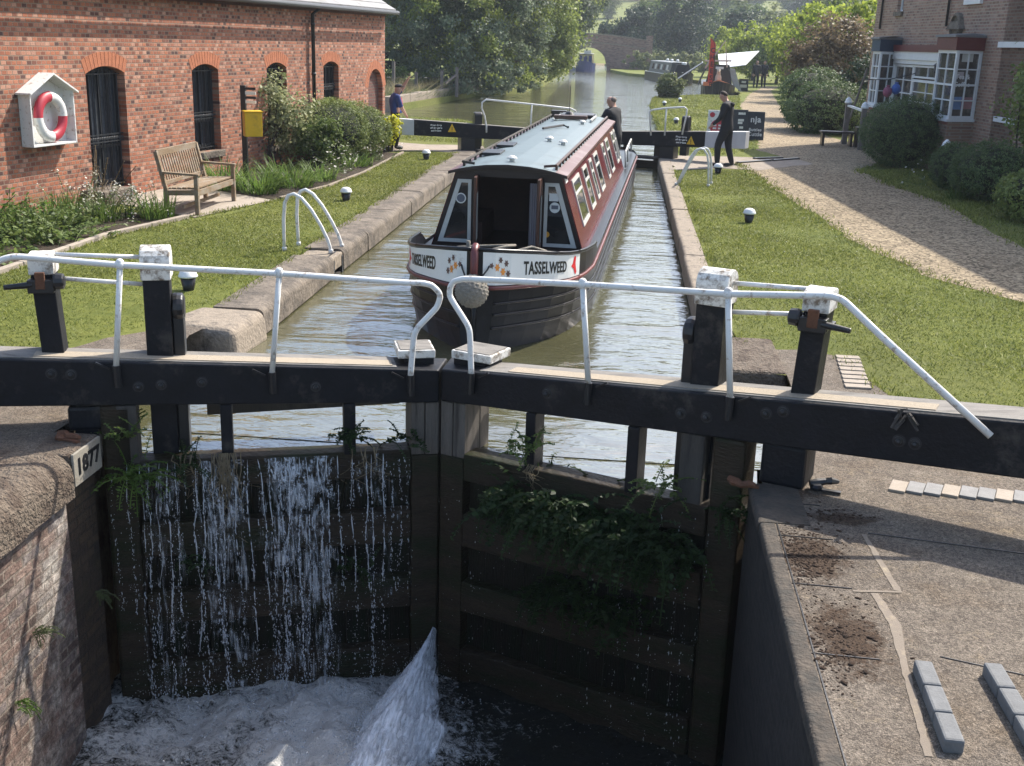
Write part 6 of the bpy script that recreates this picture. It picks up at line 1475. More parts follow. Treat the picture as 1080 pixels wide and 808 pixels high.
shrub("laurel", "glossy dark laurel growing against the corner of the brown house", "shrub", (8.5, 44.2, 0), 2.4, 2.2, 2.9, 9000, .075, G_dark, 212, clumps=110, spread=.17, lumps=[((8.3, 44, 1.3), (1.1, 1.1, 1.2)), ((9.2, 44.5, 1.9), (1.2, 1.1, 1.0)), ((7.9, 43.6, .8), (.7, .8, .8))])
shrub("wall_climber", "green climber hanging on the house wall at the right edge", "climber", (8.2, 25.2, 0), 1.0, 1.6, 3.0, 6000, .05, G_box, 213, clumps=80, spread=.2, lumps=[((8.3, 25.4, 1.9), (.5, .9, .85)), ((8.35, 24.6, 1.4), (.45, .8, .9)), ((8.4, 26.2, 2.2), (.3, .6, .5))])
leafy_plant("flowering_plant", "white flowers in the shaded grass by the white capped post", "flower", (6.45, 26.2, 0), 14, .45, .03, G_mid, 214, None, .3, .3, 6, flowers=(26, .028))
strap_plant("strap_plant", "pale green tuft under the darker clipped bush on the right", "strap plant", (6.55, 23.9, 0), 60, .5, .02, G_strap, 215, None, .2, .8)
shrub("reed_clump", "rounded clump of pale tipped shrub on the lawn edge by the far water", "shrub", (2.0, 66.0, 0), 1.7, 1.6, 1.35, 4200, .085, G_reed, 216, clumps=90, spread=.2, shell=.5)

# --- hedgerow along the towpath, back to the bridge
hr_ = [(10.6, 60, 5.2, 2.6), (10.9, 67, 5.6, 2.8), (11.4, 75, 5.6, 3.0), (11.9, 83, 5.4, 3.0), (12.2, 92, 5.6, 3.2), (11.6, 101, 5.4, 3.2), (10.4, 109, 5.0, 3.0), (8.4, 116, 4.6, 2.8)]
desc = ["behind the copper shrub", "second beyond the copper shrub", "above the far walkers", "right of the white awning", "behind the white awning", "behind the red flag's tip", "left of the red flag", "nearest the moored cabin boat"]
for i, ((x, y, h, w), q) in enumerate(zip(hr_, desc)):
    tree("hedgerow_tree", "bushy yellow green hedgerow tree " + q, "tree", (x, y, 0), h, blobs_of(x, y, .9, h-.6, w*1.3, w*1.3, 7, 300+i, .35), 9000, .13, G_hedge if i % 3 != 2 else G_mid, 300+i, .16, "hedgerow along the towpath", 120, .17, .55, None, .05)
# large willow on the left bank and its neighbours
tree("willow_tree", "huge grey green willow leaning over the left bank of the canal", "tree", (-10.6, 69, 0), 12,
     [((-11.5, 69, 6.2), (4.6, 4.2, 4.4)), ((-7.8, 68, 4.6), (2.6, 3.0, 3.6)), ((-14.5, 70, 7.4), (3.6, 3.6, 3.6)), ((-8.6, 69, 8.2), (3.6, 3.6, 3.0)), ((-11, 67, 2.8), (2.4, 2.2, 2.2)), ((-6.7, 69.0, 2.0), (1.4, 2.0, 2.2)), ((-9.2, 66.5, 1.9), (2.0, 1.8, 2.0)), ((-12.6, 66.5, 2.4), (2.2, 1.8, 1.9)), ((-7.9, 67.0, 1.2), (1.2, 1.4, 1.5)), ((-10.6, 66, 4.6), (2.8, 2, 2.6)), ((-8.1, 61.5, 1.5), (1.7, 1.7, 1.8)), ((-6.9, 62.5, 1.2), (1.1, 1.4, 1.5)), ((-9.8, 62, 3.2), (2.2, 2, 2.4)), ((-8.4, 63, 4.6), (2.3, 2.1, 2.6)), ((-12, 69, 10.2), (4.5, 4, 2.6))], 100000, .10, G_willow, 320, .5, None, 620, .13, .55, G_willow2, .1, 9)
tree("willow_tree", "fresh yellow green willow just beyond the huge grey one", "tree", (-9.4, 84, 0), 11, [((-8.6, 84, 5.5), (3.0, 3.2, 4.4)), ((-6.4, 83, 4.2), (1.9, 2.4, 3.6)), ((-9.4, 85, 8.6), (3.6, 3.2, 2.6)), ((-5.8, 82, 1.9), (1.1, 1.6, 1.7))], 26000, .13, G_willow2, 321, .35, None, 230, .16, .5, None, .1)
tree("willow_tree", "pale hazy willow overhanging the brick bridge", "tree", (-8.8, 112, 0), 11, [((-8.8, 112, 6.5), (3.4, 3.2, 4.0)), ((-6.6, 113, 5.2), (2.2, 2.2, 3.0)), ((-5.4, 116, 6.6), (2.2, 2.2, 2.0)), ((-10.6, 112, 8.5), (3.4, 3.2, 3.0))], 20000, .15, G_willow, 322, .3, None, 190, .17, .45, G_willow2, .2)
tree("dark_tree", "dark evergreen behind the brick building's gable", "tree", (-21, 82, 0), 14, blobs_of(-21, 82, 5.5, 14, 6.5, 5, 8, 323), 12000, .2, G_dark, 323, .4, None, 130, .18)
tree("dark_tree", "dark evergreen standing just left of the huge willow", "tree", (-17.5, 88, 0), 15, blobs_of(-17.5, 88, 5.8, 15, 5.5, 5, 8, 324), 12000, .2, G_dark, 324, .4, None, 130, .18)
# bare fallen limbs under the willow and meadow scrub with a fence
t = thing("fallen_tree", "bare dark fallen branches on the meadow under the willow", "branches", (-16, 66, 0)); m2 = MB(); rr = random.Random(4)
for i in range(9): limb(m2, (-13.2, 68, 1.0+.15*i), (-19+rr.uniform(-2, 2), 66+rr.uniform(-2, 2), .6+rr.uniform(0, 2.2)), .12, .03, rr, .12)
m2.build("branch", plain("dark_bark", (0.022, 0.02, 0.016), .95, .3, 10, .5), t)
for i, (x, y, w, h, mt, lab) in enumerate(((-14.4, 57, 1.9, 1.5, G_reed, "scrubby bank bush beside the leaning fence rail"), (-12.6, 60, 1.7, 1.4, G_mid, "scrubby bank bush under the willow's left side"), (-16.5, 56, 1.6, 1.1, G_reed, "low bank bush right of the brick building"), (-11.2, 63, 1.3, 1.1, G_mid, "dark bank bush where the stone wall ends"))):
    shrub("bank_bush", lab, "bush", (x, y, 0), w, w, h, 2600, .07, mt, 330+i, None, 50, .22)
blades("bank_grass", [(-17, 49.6), (-10.9, 50.4), (-9.2, 62), (-9.2, 66), (-13, 66), (-18, 58)], 420, .34, 340, G_reed)
blades("dry_bank_grass", [(-17, 49.8), (-11.2, 51), (-10, 60), (-12, 62), (-17, 57)], 70, .75, 341, G_dry)
# woods on the rising land beyond
rr = random.Random(77); kk = 0
spots = []
for i in range(400):
    y = rr.uniform(165, 420); x = rr.uniform(-.30*y-8, .42*y)
    if abs(x+6) < 9 and y < 215: continue
    if all((x-a)**2+(y-b)**2 > (5.5+y*.018)**2 for a, b in spots): spots.append((x, y))
    if len(spots) >= 95: break
crowns = [crown("crown", blobs_of(0, 0, 1.5, 9.5, 6.5, 6.5, 8, 400+q, .5), 5200, .26, (G_far, G_farpale, G_mid, G_dark)[q], None, 400+q, 90, .18, .55, .2) for q in range(4)]
kinds = ["mid green", "pale spring green", "deep green", "very dark"]
protos = []
for q in range(4):
    t = thing("hillside_tree", kinds[q]+" broad tree in the woods on the rising land beyond the bridge", "tree", (0, 0, 0), kinds[q]+" trees on the hillside"); crowns[q].parent = t; crowns[q].location = (0, 0, 0)
    m2 = MB(); limb(m2, (0, 0, -.5), (0, 0, 4), .3, .15, rr); m2.build("trunk", M_bark, t); protos.append(t)
def recentre(o):
    pass
for i, (x, y) in enumerate(sorted(spots, key=lambda p: p[1])):
    q = 1 if rr.random() < .42 else rr.choice((0, 0, 2, 2, 3))
    if x > 25 and rr.random() < .5: q = rr.choice((2, 3, 0))
    c = dup(protos[q], (x, y, hill(x, y)-.3), rz=rr.uniform(0, 6.28)); s_ = rr.uniform(.75, 1.2); c.scale = (s_*1.1, s_*1.1, s_*rr.uniform(.85, 1.15))
for t in protos:
    for ch in list(t.children): bpy.data.objects.remove(ch)
    bpy.data.objects.remove(t)
# a dark clump and the pale hedge by the bridge
for i, (x, y, h, w, lab) in enumerate(((5.5, 158, 9.5, 6.5, "large dark round tree right of the bridge"), (-1.2, 152, 6.5, 4.6, "smaller dark round tree touching the bridge parapet"), (12.5, 150, 6.5, 5, "dark tree behind the hedgerow's far end"), (22, 125, 9, 6, "dark tall tree high above the hedgerow"), (30, 120, 11, 7, "broad dark tree above the hedgerow, nearest the house"))):
    tree("dark_tree", lab, "tree", (x, y, hill(x, y)), h, blobs_of(x, y, 1.5+hill(x, y), h+hill(x, y), w*1.2, w*1.2, 8, 500+i, .4), 9000, .2, G_dark if i < 3 else G_far, 500+i, .3, None, 120, .17, .5)
shrub("field_hedge", "trimmed green hedge on the far bank right of the brick bridge", "hedge", (4.5, 137, 0), 9, 2, 1.9, 9000, .14, G_farpale, 510, None, 150, .16, .6, lumps=[((x, 137.5-.25*abs(x), 1.1), (1.2, 1.0, .9)) for x in (-.5, 1, 2.5, 4, 5.5, 7, 8.5)])
wood = [((x, y, hill(x, y)+4), (9, 9, 7)) for x, y in [(rr.uniform(-200, 230), rr.uniform(430, 560)) for _ in range(110)]]
w_ = crown("far_woods", wood, 60000, .8, G_farpale, None, 520, 900, .2, .6); tag(w_, kind='stuff')
# ------------------------------------------------------------------ lock side furniture
M_capwhite = plain("bollard_white", (0.74, 0.74, 0.72), 0.5, 0.06, 12, 0.05)
bp = None
for i, (px, py, lab) in enumerate(((199, 306, "white capped mushroom bollard on the left lawn behind the tall paddle post"), (365, 212, "white capped mushroom bollard on the left lawn past the white ladder rails"), (449.5, 168.5, "white capped mushroom bollard on the left lawn below the top gate beam"),
        (789.5, 235, "white capped mushroom bollard alone on the right lawn"), (757, 183.5, "white capped mushroom bollard at the feet of the man in black"), (713, 131, "low white topped bollard on the far lawn by the right handrail"), (700.5, 112, "white topped bollard at the far canal edge beyond the handrail"), (717, 108, "farthest white topped bollard beside the reedy clump"))):
    p = G(px, py)
    if bp is None:
        bp = thing("bollard", lab, "bollard", p, "mushroom mooring bollards"); m2 = MB(); m2.lathe([(.055, -.02), (.06, 0), (.088, .15)], p, 18); m2.build("post", M_iron, bp, smooth=True)
        m2 = MB(); m2.lathe([(.105, .151), (.11, .165), (.102, .175), (.088, .215), (.05, .24), (.004, .247)], p, 18); m2.build("cap", M_capwhite, bp, smooth=True)
        m2 = None
    else: dup(bp, p, lab)
def hoops(label, A, Bp, Ya, Yb, loc):
    t = thing("ladder_handrail", label, "handrail", loc)
    for pts, Y in ((A, Ya), (Bp, Yb)):
        m2 = MB(); P3 = [AY(x, y, Y) for x, y in pts]; P3[0].z = -.02; P3[-1].z = 0.0
        sm = [P3[0]]
        for a, b in zip(P3, P3[1:]): sm += [a.lerp(b, .33), a.lerp(b, .67)] if (b-a).length > .12 else [a.lerp(b, .5)]
        sm.append(P3[-1]); q = sm[:]
        for k in range(1, len(sm)-1): q[k] = (sm[k-1]+sm[k]*2+sm[k+1])/4
        m2.tube(q, .024, 10)
        for e in (q[0], q[-1]): m2.lathe([(.033, 0), (.033, .05), (.026, .055)], (e.x, e.y, 0), 10)
        m2.build("rail", M_white, t, smooth=True)
    return t
hoops("pair of white tubular ladder rails at the left lock edge", [(300, 263), (298, 213), (301, 207), (306, 204), (313, 203.5), (320, 207), (347, 251), (349, 270)], [(315, 260), (311.5, 209), (314, 202.5), (319, 199.5), (325, 199), (331.5, 202.5), (358, 246), (360.5, 262)], 14.78, 15.22, (-4.2, 14.9, 0))
hoops("white tubular ladder rails at the right lock edge by the far lawn", [(713, 196), (729, 163.5), (734, 158), (740, 156), (745.5, 158), (748, 163), (747, 195)], [(716, 194), (732, 162), (737, 157), (742, 155), (748, 157.5), (751, 162), (750, 194)], 24.3, 24.75, (1.3, 24.5, 0))
# garden bench
M_teak = plain("weathered_teak", (0.20, 0.135, 0.075), 0.75, 0.3, 6, 0.4, dirt=(0.25, 0.21, 0.16), dirt_amt=0.4, stretch=(3, 1, 3))
bx, by0, by1 = -6.80, 17.40, 19.08
be = thing("garden_bench", "weathered teak garden bench standing on the slab in front of the brick wall", "bench", (bx-.3, (by0+by1)/2, 0))
for y in (by0, by1):
    m2 = MB(); m2.box((bx, y, .31), (.065, .065, .62)); m2.build("leg", M_teak, be, bevel=.005)
    m2 = MB(); m2.bar((bx-.50, y, 0), (bx-.50, y, .42), .065, .065, (1, 0, 0)); m2.bar((bx-.50, y, .40), (bx-.64, y, .98), .062, .06, (1, 0, 0)); m2.build("leg", M_teak, be, bevel=.005)
    m2 = MB(); m2.bar((bx+.05, y, .635), (bx-.55, y, .655), .085, .035); m2.build("arm", M_teak, be, bevel=.006)
    m2 = MB(); m2.bar((bx, y, .36), (bx-.5, y, .34), .04, .08); m2.build("side_rail", M_teak, be)
m2 = MB()
for k in range(6): m2.box((bx-.045-.085*k, (by0+by1)/2, .425-.004*k), (.07, by1-by0-.07 if k else by1-by0+.04, .028))
m2.build("seat", M_teak, be, bevel=.004)
m2 = MB(); m2.box((bx+.002, (by0+by1)/2, .35), (.035, by1-by0-.07, .09)); m2.box((bx-.25, (by0+by1)/2, .12), (.03, by1-by0-.07, .05)) ; m2.build("apron", M_teak, be)
m2 = MB(); ty = (by0+by1)/2
m2.bar((bx-.635, by0, .95), (bx-.635, by1, .95), .035, .10); m2.bar((bx-.525, by0, .49), (bx-.525, by1, .49), .035, .06)
n_ = 17
for k in range(n_): y = by0+.08+(by1-by0-.16)*k/(n_-1); m2.bar((bx-.53, y, .51), (bx-.628, y, .91), .045, .016, (1, 0, 0))
m2.build("backrest", M_teak, be, bevel=.004)
# yellow box on a black post
M_yellow = plain("yellow_paint", (0.70, 0.42, 0.012), 0.45, 0.1, 8, 0.05, dirt=(0.45, 0.25, 0.02), dirt_amt=0.15)
Yp = 22.3; p0 = AY(258, 140, Yp); t = thing("yellow_box", "yellow metal box on a black post in front of the pale leaved climber", "collection box", (p0.x, Yp, 0))
zt = AY(258, 90, Yp).z; m2 = MB(); m2.box((p0.x, Yp, zt/2), (.10, .08, zt)); m2.build("post", M_iron, t, bevel=.006)
a, b = AY(257, 143, Yp-.1), AY(276, 118.5, Yp-.1); m2 = MB(); R = Matrix.Rotation(radians(28), 3, 'Z'); c_ = Vector(((a.x+b.x)/2+.02, Yp-.17, (a.z+b.z)/2)); hh = b.z-a.z
m2.box(c_, (.34, .28, hh), R); m2.box(c_+Vector((0, 0, hh/2+.015)), (.37, .31, .03), R); bx_ = m2.build("box", M_yellow, t, bevel=.012)
m2 = MB(); m2.box(c_+R @ Vector((.171, 0, -.02)), (.004, .10, hh*.42), R); m2.box(c_+R @ Vector((.172, .0, .1)), (.004, .14, .03), R); m2.build("slot_plate", M_iron, bx_)
m2 = MB(); m2.box(c_+R @ Vector((.171, .09, -.02)), (.005, .05, hh*.5), R); m2.build("label_strip", plain("green_label", (0.05, 0.22, 0.2), .5, .2, 10, 0), bx_)
for k in range(4):
    m2 = MB(); z = zt-.06-.085*k; m2.box((p0.x+.15, Yp-.02, z), (.22, .02, .05), Matrix.Rotation(.0, 3, 'Y')); m2.build("finger_strip", M_white if k % 2 else M_iron, t)
# kerb edging round the beds
def edging(name, label, pts, w=.09, h=.07, mat=M_slab):
    m2 = MB()
    for a, b in zip(pts, pts[1:]):
        d = Vector((b[0]-a[0], b[1]-a[1])); k = max(1, int(d.length/.9))
        for i in range(k):
            u = Vector(a).lerp(Vector(b), (i+.01)/k); v = Vector(a).lerp(Vector(b), (i+.99)/k); m2.bar((u.x, u.y, h/2-.01), (v.x, v.y, h/2-.01), w, h)
    return tag(m2.build(name, mat, bevel=.008), label, "edging")
edging("bed_edging", "pale stone edging between the left bed and the lawn", [(-7.34, 11.8), (-7.27, 15.2), (-6.85, 17.1)])
edging("bed_edging", "low timber edging between the lawn and the far border", [(-6.15, 19.6), (-5.8, 21.5), (-5.68, 24), (-5.78, 28.7)], .06, .06, M_stone2)
# stone block step beneath the tall window
m2 = MB(); a_, z_ = FP.S(101, 205, .1); c = FP.P(a_+.15, 0, .22); m2.box((c.x, c.y, .12), (.45, .8, .26), Matrix.Rotation(-.157, 3, 'Z')); tag(m2.build("stone_block", M_stone, bevel=.02), "rough stone block below the first tall barred window", "stone block")

# ------------------------------------------------------------------ top gates
UL = Leaf((-1.78, 31.1), (-4.2, 30.1), True); UR = Leaf((-1.77, 31.1), (.72, 30.1), False)
M_beamwhite = plain("grey_white_paint", (0.52, 0.53, 0.55), .55, .08, 6, .1)
def top_gate(lf, label, end_px, rail, post, blackpost, seen):
    t = thing("lock_gate", label, "lock gate", lf.P(lf.L/2, 0, -1), "top lock gates")
    se, ze = lf.S(*end_px); wl = 1.05; zb = ze-.42; z0t, z0b = .52, .22
    tp = lambda s: z0t+(ze-z0t)*s/se
    bt = lambda s: z0b+(zb-z0b)*s/se
    m2 = MB(); lf.box(m2, .01, se-wl, 0, .32, z0b, z0t, bt(se-wl), tp(se-wl)); bm = m2.build("balance_beam", M_black, t, bevel=.012)
    m2 = MB(); lf.box(m2, se-wl+.002, se, 0, .32, bt(se-wl), tp(se-wl), zb, ze); m2.build("white_end", M_beamwhite, t, bevel=.012)
    m2 = MB(); lf.box(m2, .02, se-wl, .03, .3, z0t, z0t+.006, tp(se-wl), tp(se-wl)+.006); m2.build("top_board", M_beamtop, bm)
    for a0, a1 in ((.01, .2), (lf.L-.22, lf.L), (.9, .98), (1.6, 1.68)):
        m2 = MB(); lf.box(m2, a0, a1, .02, .2, -1.6, bt(a0)-.003); m2.build("upright", M_wetwood, t)
    for z1, z2 in ((-.08, -.24), (-.55, -.8), (-1.2, -1.5)):
        m2 = MB(); lf.box(m2, .2, lf.L-.22, .03, .18, z2, z1); m2.build("rail", M_wetwood, t)
    m2 = MB(); lf.box(m2, .2, lf.L-.22, .1, .15, -1.6, -.25); m2.build("planking", M_wetplank, t)
    m2 = MB(); lf.box(m2, .05, lf.L-.05, -.42, -.06, .0, .06); m2.build("walkway", M_oldwood, t)
    m2 = MB(); lf.box(m2, lf.L-.05, lf.L+.32, -.02, .36, -.02, bt(lf.L)-.004); m2.build("heel_block", M_iron, t)
    P3 = [lf.P(a, .0, z) for a, z in [lf.S(x, y) for x, y in rail]]; m2 = MB(); m2.tube(P3, .023, 8); hr = m2.build("handrail", M_white, t, smooth=True)
    (a, z), (a2, z2) = lf.S(*post[0]), lf.S(*post[1]); m2 = MB(); m2.tube([lf.P(a, 0, z), lf.P(a2, 0, z2)], .022, 8); m2.build("handrail_post", M_white, hr, smooth=True)
    (a, z), (a2, z2) = lf.S(*blackpost[0], .2), lf.S(*blackpost[1], .2); m2 = MB(); rounded_post(lf, m2, min(a, a2), max(a, a2), .1, .34, .1, z, .09); m2.build("paddle_post", M_iron, t, bevel=.02)
    return t, tp, bt
tgl, tpl, btl = top_gate(UL, "left top gate with a white ended black beam reaching the man in the cap", (394, 123), [(513, 140), (513, 133), (511, 122), (508, 114), (508.5, 108), (513, 105), (561, 110), (602, 114.5), (607, 117), (608, 122)], ((561, 110), (559, 143)), ((500, 118), (508, 118)), True)
tgr, tpr, btr = top_gate(UR, "right top gate with a white ended black beam behind the man in black", (787, 139), [(686.5, 143), (685, 118), (688, 116), (703, 114), (722, 113), (724.5, 115.5), (724, 121), (719.5, 142)], ((703, 114), (701, 143)), ((720.5, 122), (728, 122)), True)
def beam_notice(lf, t, px, py, w):
    s_, z_ = lf.S(px, py); r = -lf.e if lf.left else lf.e
    m2 = MB()
    for k, (tx, sz) in enumerate((("Please keep", .058), ("off the gates", .058), ("and beams", .058))): put_text(m2, tx, sz, lf.P(s_, -.004, z_+.07-.07*k), r, (0, 0, 1), .002, .003)
    m2.build("notice", M_white, t)
    m2 = MB(); q = lf.P(s_, -.004, z_)+r*.42*w
    m2.hexa([q-r*.11-Vector((0, 0, .10)), q+r*.11-Vector((0, 0, .10)), q+Vector((0, 0, .11))], [q-lf.n*.004-r*.11-Vector((0, 0, .10)), q-lf.n*.004+r*.11-Vector((0, 0, .10)), q-lf.n*.004+Vector((0, 0, .11))]); tri = m2.build("warning_triangle", M_yellow, t)
    m2 = MB(); q2 = q-lf.n*.005; m2.box(q2-Vector((0, 0, .01)), (.02, .004, .08)); m2.box(q2-Vector((0, 0, .075)), (.02, .004, .02)); m2.build("warning_mark", M_iron, tri)
beam_notice(UL, tgl, 460, 135, 1.0); beam_notice(UR, tgr, 718.5, 147.5, .62)
# dark timber edging boards set in the crossing path on the right
for i, (x0, y0, x1, y1) in enumerate(((795, 168, 825, 167), (778, 172.5, 812, 170), (815, 170, 842, 168))):
    a, b = G(x0, y0), G(x1, y1); m2 = MB(); m2.bar((a.x, a.y, .02), (b.x, b.y, .02), .10, .05); tag(m2.build("path_edge_board", M_iron, bevel=.01), ("dark board set across the path right of the man in black, farthest from the lock", "dark board set in the path nearest the man in black", "dark board at the gravel end of the crossing path")[i], "path board")

# ------------------------------------------------------------------ signs
M_board = plain("chalkboard_black", (0.018, 0.02, 0.024), 0.5, 0.2, 6, 0.05)
def aboard(label, px, py, w, h, lines, mat=M_board, rz=0.0, dots=None):
    p = G(px, py); t = thing("pavement_sign", label, "sign", p); R = Matrix.Rotation(rz, 3, 'Z'); lean = .16
    r_ = R @ Vector((1, 0, 0)); n_ = R @ Vector((0, -1, 0))
    for s in (1, -1):
        up = (Vector((0, 0, 1)) - n_*s*lean).normalized(); base = p + n_*s*(lean*h+.012)+Vector((0, 0, .02)); c = base+up*h/2
        Rm = Matrix((r_, n_*-1*1.0, up)).transposed(); m2 = MB(); m2.box(c, (w, .022, h), Rm); bd = m2.build("board", mat, t, bevel=.012)
        if s == 1:
            m2 = MB()
            for tx, sz, f, bold in lines: put_text(m2, tx, sz, c+up*(f-.5)*h+n_*.016, r_, up, .001, bold)
            if m2.v: m2.build("lettering", M_white, bd)
            if dots: dots(bd, c, r_, up, n_)
    return t
aboard("tall black chalkboard sign with nja lettering on the grass at the path edge", 795, 148, .56, .88, (("nja", .27, .72, .006), ("Butties", .13, .36, .004), ("Cuttle", .16, .20, .004)))
aboard("black price board half hidden behind the man in black", 776, 148.5, .62, .95, ())
p = G(776, 148.5)
m2 = MB()
for k, (dx, w, z) in enumerate(((.12, .22, .84), (.10, .18, .64), (.08, .14, .56), (.12, .12, .42), (.13, .24, .28), (.1, .2, .10))): m2.box((p.x+dx, p.y-.178+(z-.05)*.155, z), (w, .006, .07))
m2.build("chalk_lines", M_white, [o for o in bpy.data.objects if o.get('label', '').startswith("black price board")][0])
def red_disc(bd, c, r_, up, n_):
    M_sr = plain("sign_red", (0.45, 0.02, 0.03), .5, .1, 8, 0)
    Rm = Matrix((r_, up, n_)).transposed(); m2 = MB(); m2.lathe([(.25, .0), (.25, .004)], c+n_*.014-up*.06, 28, Rm); m2.build("red_disc", M_sr, bd)
    m2 = MB(); m2.lathe([(.08, .0), (.08, .004)], c+n_*.014+up*.32-r_*.2, 12, Rm); m2.build("red_emblem", M_sr, bd)
    m2 = MB()
    for k, (w, z) in enumerate(((.10, .06), (.14, .06), (.11, -.03), (.15, -.03))): m2.box(c+n_*.021-up*(.06-z-.0)+r_*((-.11, .07)[k % 2]), (w, .004, .05), Matrix((r_, -n_, up)).transposed())
    m2.build("lettering", M_white, bd)
aboard("white sign with a red disc standing on the grass behind the right beam", 756, 148.5, .66, .92, (), M_white, 0.0, red_disc)

# ------------------------------------------------------------------ things in front of the house
M_postwood = plain("weathered_grey_post", (0.15, 0.13, 0.115), .9, .3, 8, .4)
gp = None
for i, (px, py, h, lab) in enumerate(((993, 193, .78, "white capped gate post between the big clipped bush and the narrow one"), (890, 152, 1.25, "white capped post by the steps, left of the big clipped bush"), (907, 158, 1.2, "white capped post beside the wooden planter, touching the bush"))):
    p = G(px, py); t = thing("gate_post", lab, "gate post", p, "white capped posts"); m2 = MB(); m2.box(p+Vector((0, 0, h/2)), (.15, .15, h)); m2.build("post", M_postwood, t, bevel=.01)
    m2 = MB(); m2.lathe([(.11, h), (.12, h+.04), (.10, h+.07), (.09, h+.12), (.02, h+.19)], p, 8); m2.build("cap", M_house_white, t)
a, b = G(890, 152), G(907, 158); m2 = MB(); m2.bar((a.x, a.y, 1.18), (b.x, b.y, 1.12), .08, .06); tag(m2.build("gate_rail", M_house_white), "white rail between the two capped posts left of the bush", "rail")
p = G(893, 155); t = thing("bench_seat", "dark wooden bench and planter at the foot of the white rail", "bench", p); m2 = MB(); m2.box(p+Vector((-.3, .2, .42)), (1.0, .42, .05)); m2.build("seat", M_darkwood, t)
for dx in (-.72, .12): m2 = MB(); m2.box(p+Vector((dx, .2, .2)), (.07, .36, .40)); m2.build("leg", M_darkwood, t)
m2 = MB(); m2.box(p+Vector((.42, .1, .3)), (.38, .38, .6)); m2.build("planter", M_darkwood, t, bevel=.01)
p = G(912, 158); m2 = MB(); m2.bar(p, p+Vector((.25, .15, .95)), .03, .05); m2.bar(p+Vector((.32, .1, 0)), p+Vector((.28, .2, .95)), .03, .05); m2.bar(p+Vector((.1, .06, .4)), p+Vector((.31, .14, .4)), .025, .03); tag(m2.build("step_trestle", M_postwood), "small grey wooden trestle leaning by the big clipped bush", "trestle")
for lab, px, py, c in (("blue paper lantern hanging before the shop door above the bush", 945, 94, (0.04, 0.10, 0.33)), ("pink paper lantern hanging left of the blue one", 936, 97, (0.24, 0.07, 0.12))):
    p = AY(px, py, 31.6); m2 = MB(); m2.ball(p, (.12, .12, .14), 12, 8); m2.lathe([(.05, 0), (.05, .03)], p+Vector((0, 0, .14)), 8); tag(m2.build("paper_lantern", plain("lantern_"+lab[:4], c, .8, .15, 10, .1), smooth=True), lab, "lantern")
m2 = MB(); q = AY(933, 95, 31.6); r = AY(948, 86, 31.6); m2.tube([q+Vector((-.5, 0, .25)), q+Vector((.05, 0, .26)), r+Vector((.4, 0, .22))], .012, 5); tag(m2.build("lantern_cord", M_iron), "thin cord carrying the two paper lanterns", "cord")
a, b = AY(899, 105, 38.5), AY(915, 72, 38.5); a.z = max(a.z, 0); m2 = MB(); m2.bar(Vector((a.x-.25, 38.2, 0)), b, .05, .05); tag(m2.build("leaning_pole", M_postwood), "pale pole leaning against the house corner by the laurel", "pole")

# ------------------------------------------------------------------ far canal: stone bank wall, fence, boats, bridge
m2 = MB(); rr = random.Random(9); a = Vector((-10.45, 49.6, 0)); b = Vector((-9.05, 67, 0)); n_ = 12
for i in range(n_):
    u, v = a.lerp(b, i/n_), a.lerp(b, (i+.985)/n_); m2.bar((u.x-.2, u.y, -.2), (v.x-.2, v.y, -.2), .4, 1.1+rr.uniform(-.03, .03))
m2.bar((-17, 49.2, -.2), (-10.3, 49.4, -.2), .4, 1.1)
tag(m2.build("bank_wall", M_stone2, bevel=.02), "pale stone bank wall along the far left water under the willow", "bank wall")
fn = thing("field_fence", "broken wire fence of grey posts with a slanting rail on the left bank", "fence", (-13, 58, 0))
for px, yt, yb in ((415, 66, 94), (439, 77, 96), (466, 75, 95), (482, 72, 93)):
    q = AY(px, yt, 57.0+ (px-415)*.04); m2 = MB(); m2.box((q.x, q.y, (q.z)/2), (.14, .14, q.z+.1)); m2.build("post", M_postwood, fn)
q1, q2 = AY(470, 88, 58.6), AY(481, 79, 59.4); m2 = MB(); m2.bar(q1, q2, .08, .1); m2.build("rail", M_postwood, fn)
for z in (.5, .9): m2 = MB(); q1, q2 = AY(408, 70, 57), AY(482, 75, 59.6); m2.tube([(q1.x, 57, z), (q2.x, 59.6, z)], .012, 4); m2.build("wire", M_iron, fn)

def hull_lines(mb, o, ax, L_, w, z0, z1, bow=2.2, stern=1.2, bowup=.35):
    rt = Vector((ax.y, -ax.x, 0)); st = [0, .15, .35, .65, 1.0, 1.5, bow, L_-stern, L_-stern*.4, L_]
    hw = [.03, .25, .45, .68, .85, .95, 1, 1, .8, .3]; vs = []
    for u, h in zip(st, hw):
        up = z1+bowup*max(0, 1-u/bow)**1.5; hb = h*(.55+.45*min(1, u/bow)) if u < bow else h
        for s, z, f in ((-1, z0, hb), (-1, up, h), (1, up, h), (1, z0, hb)): vs.append(o+ax*u+rt*(s*f*w/2)+Vector((0, 0, z)))
    fs = []
    for i in range(len(st)-1):
        for j in range(3): fs.append((4*i+j, 4*i+4+j, 4*i+5+j, 4*i+1+j))
    fs += [(0, 1, 2, 3), tuple(4*(len(st)-1)+k for k in (3, 2, 1, 0))]; mb.add(vs, fs); return rt
def cabin_box(mb, o, ax, u0, u1, w0, w1, z0, z1):
    rt = Vector((ax.y, -ax.x, 0))
    mb.hexa([o+ax*u+rt*(s*w0/2)+Vector((0, 0, z0)) for u, s in ((u0, -1), (u0, 1), (u1, 1), (u1, -1))], [o+ax*u+rt*(s*w1/2)+Vector((0, 0, z1)) for u, s in ((u0, -1), (u0, 1), (u1, 1), (u1, -1))])
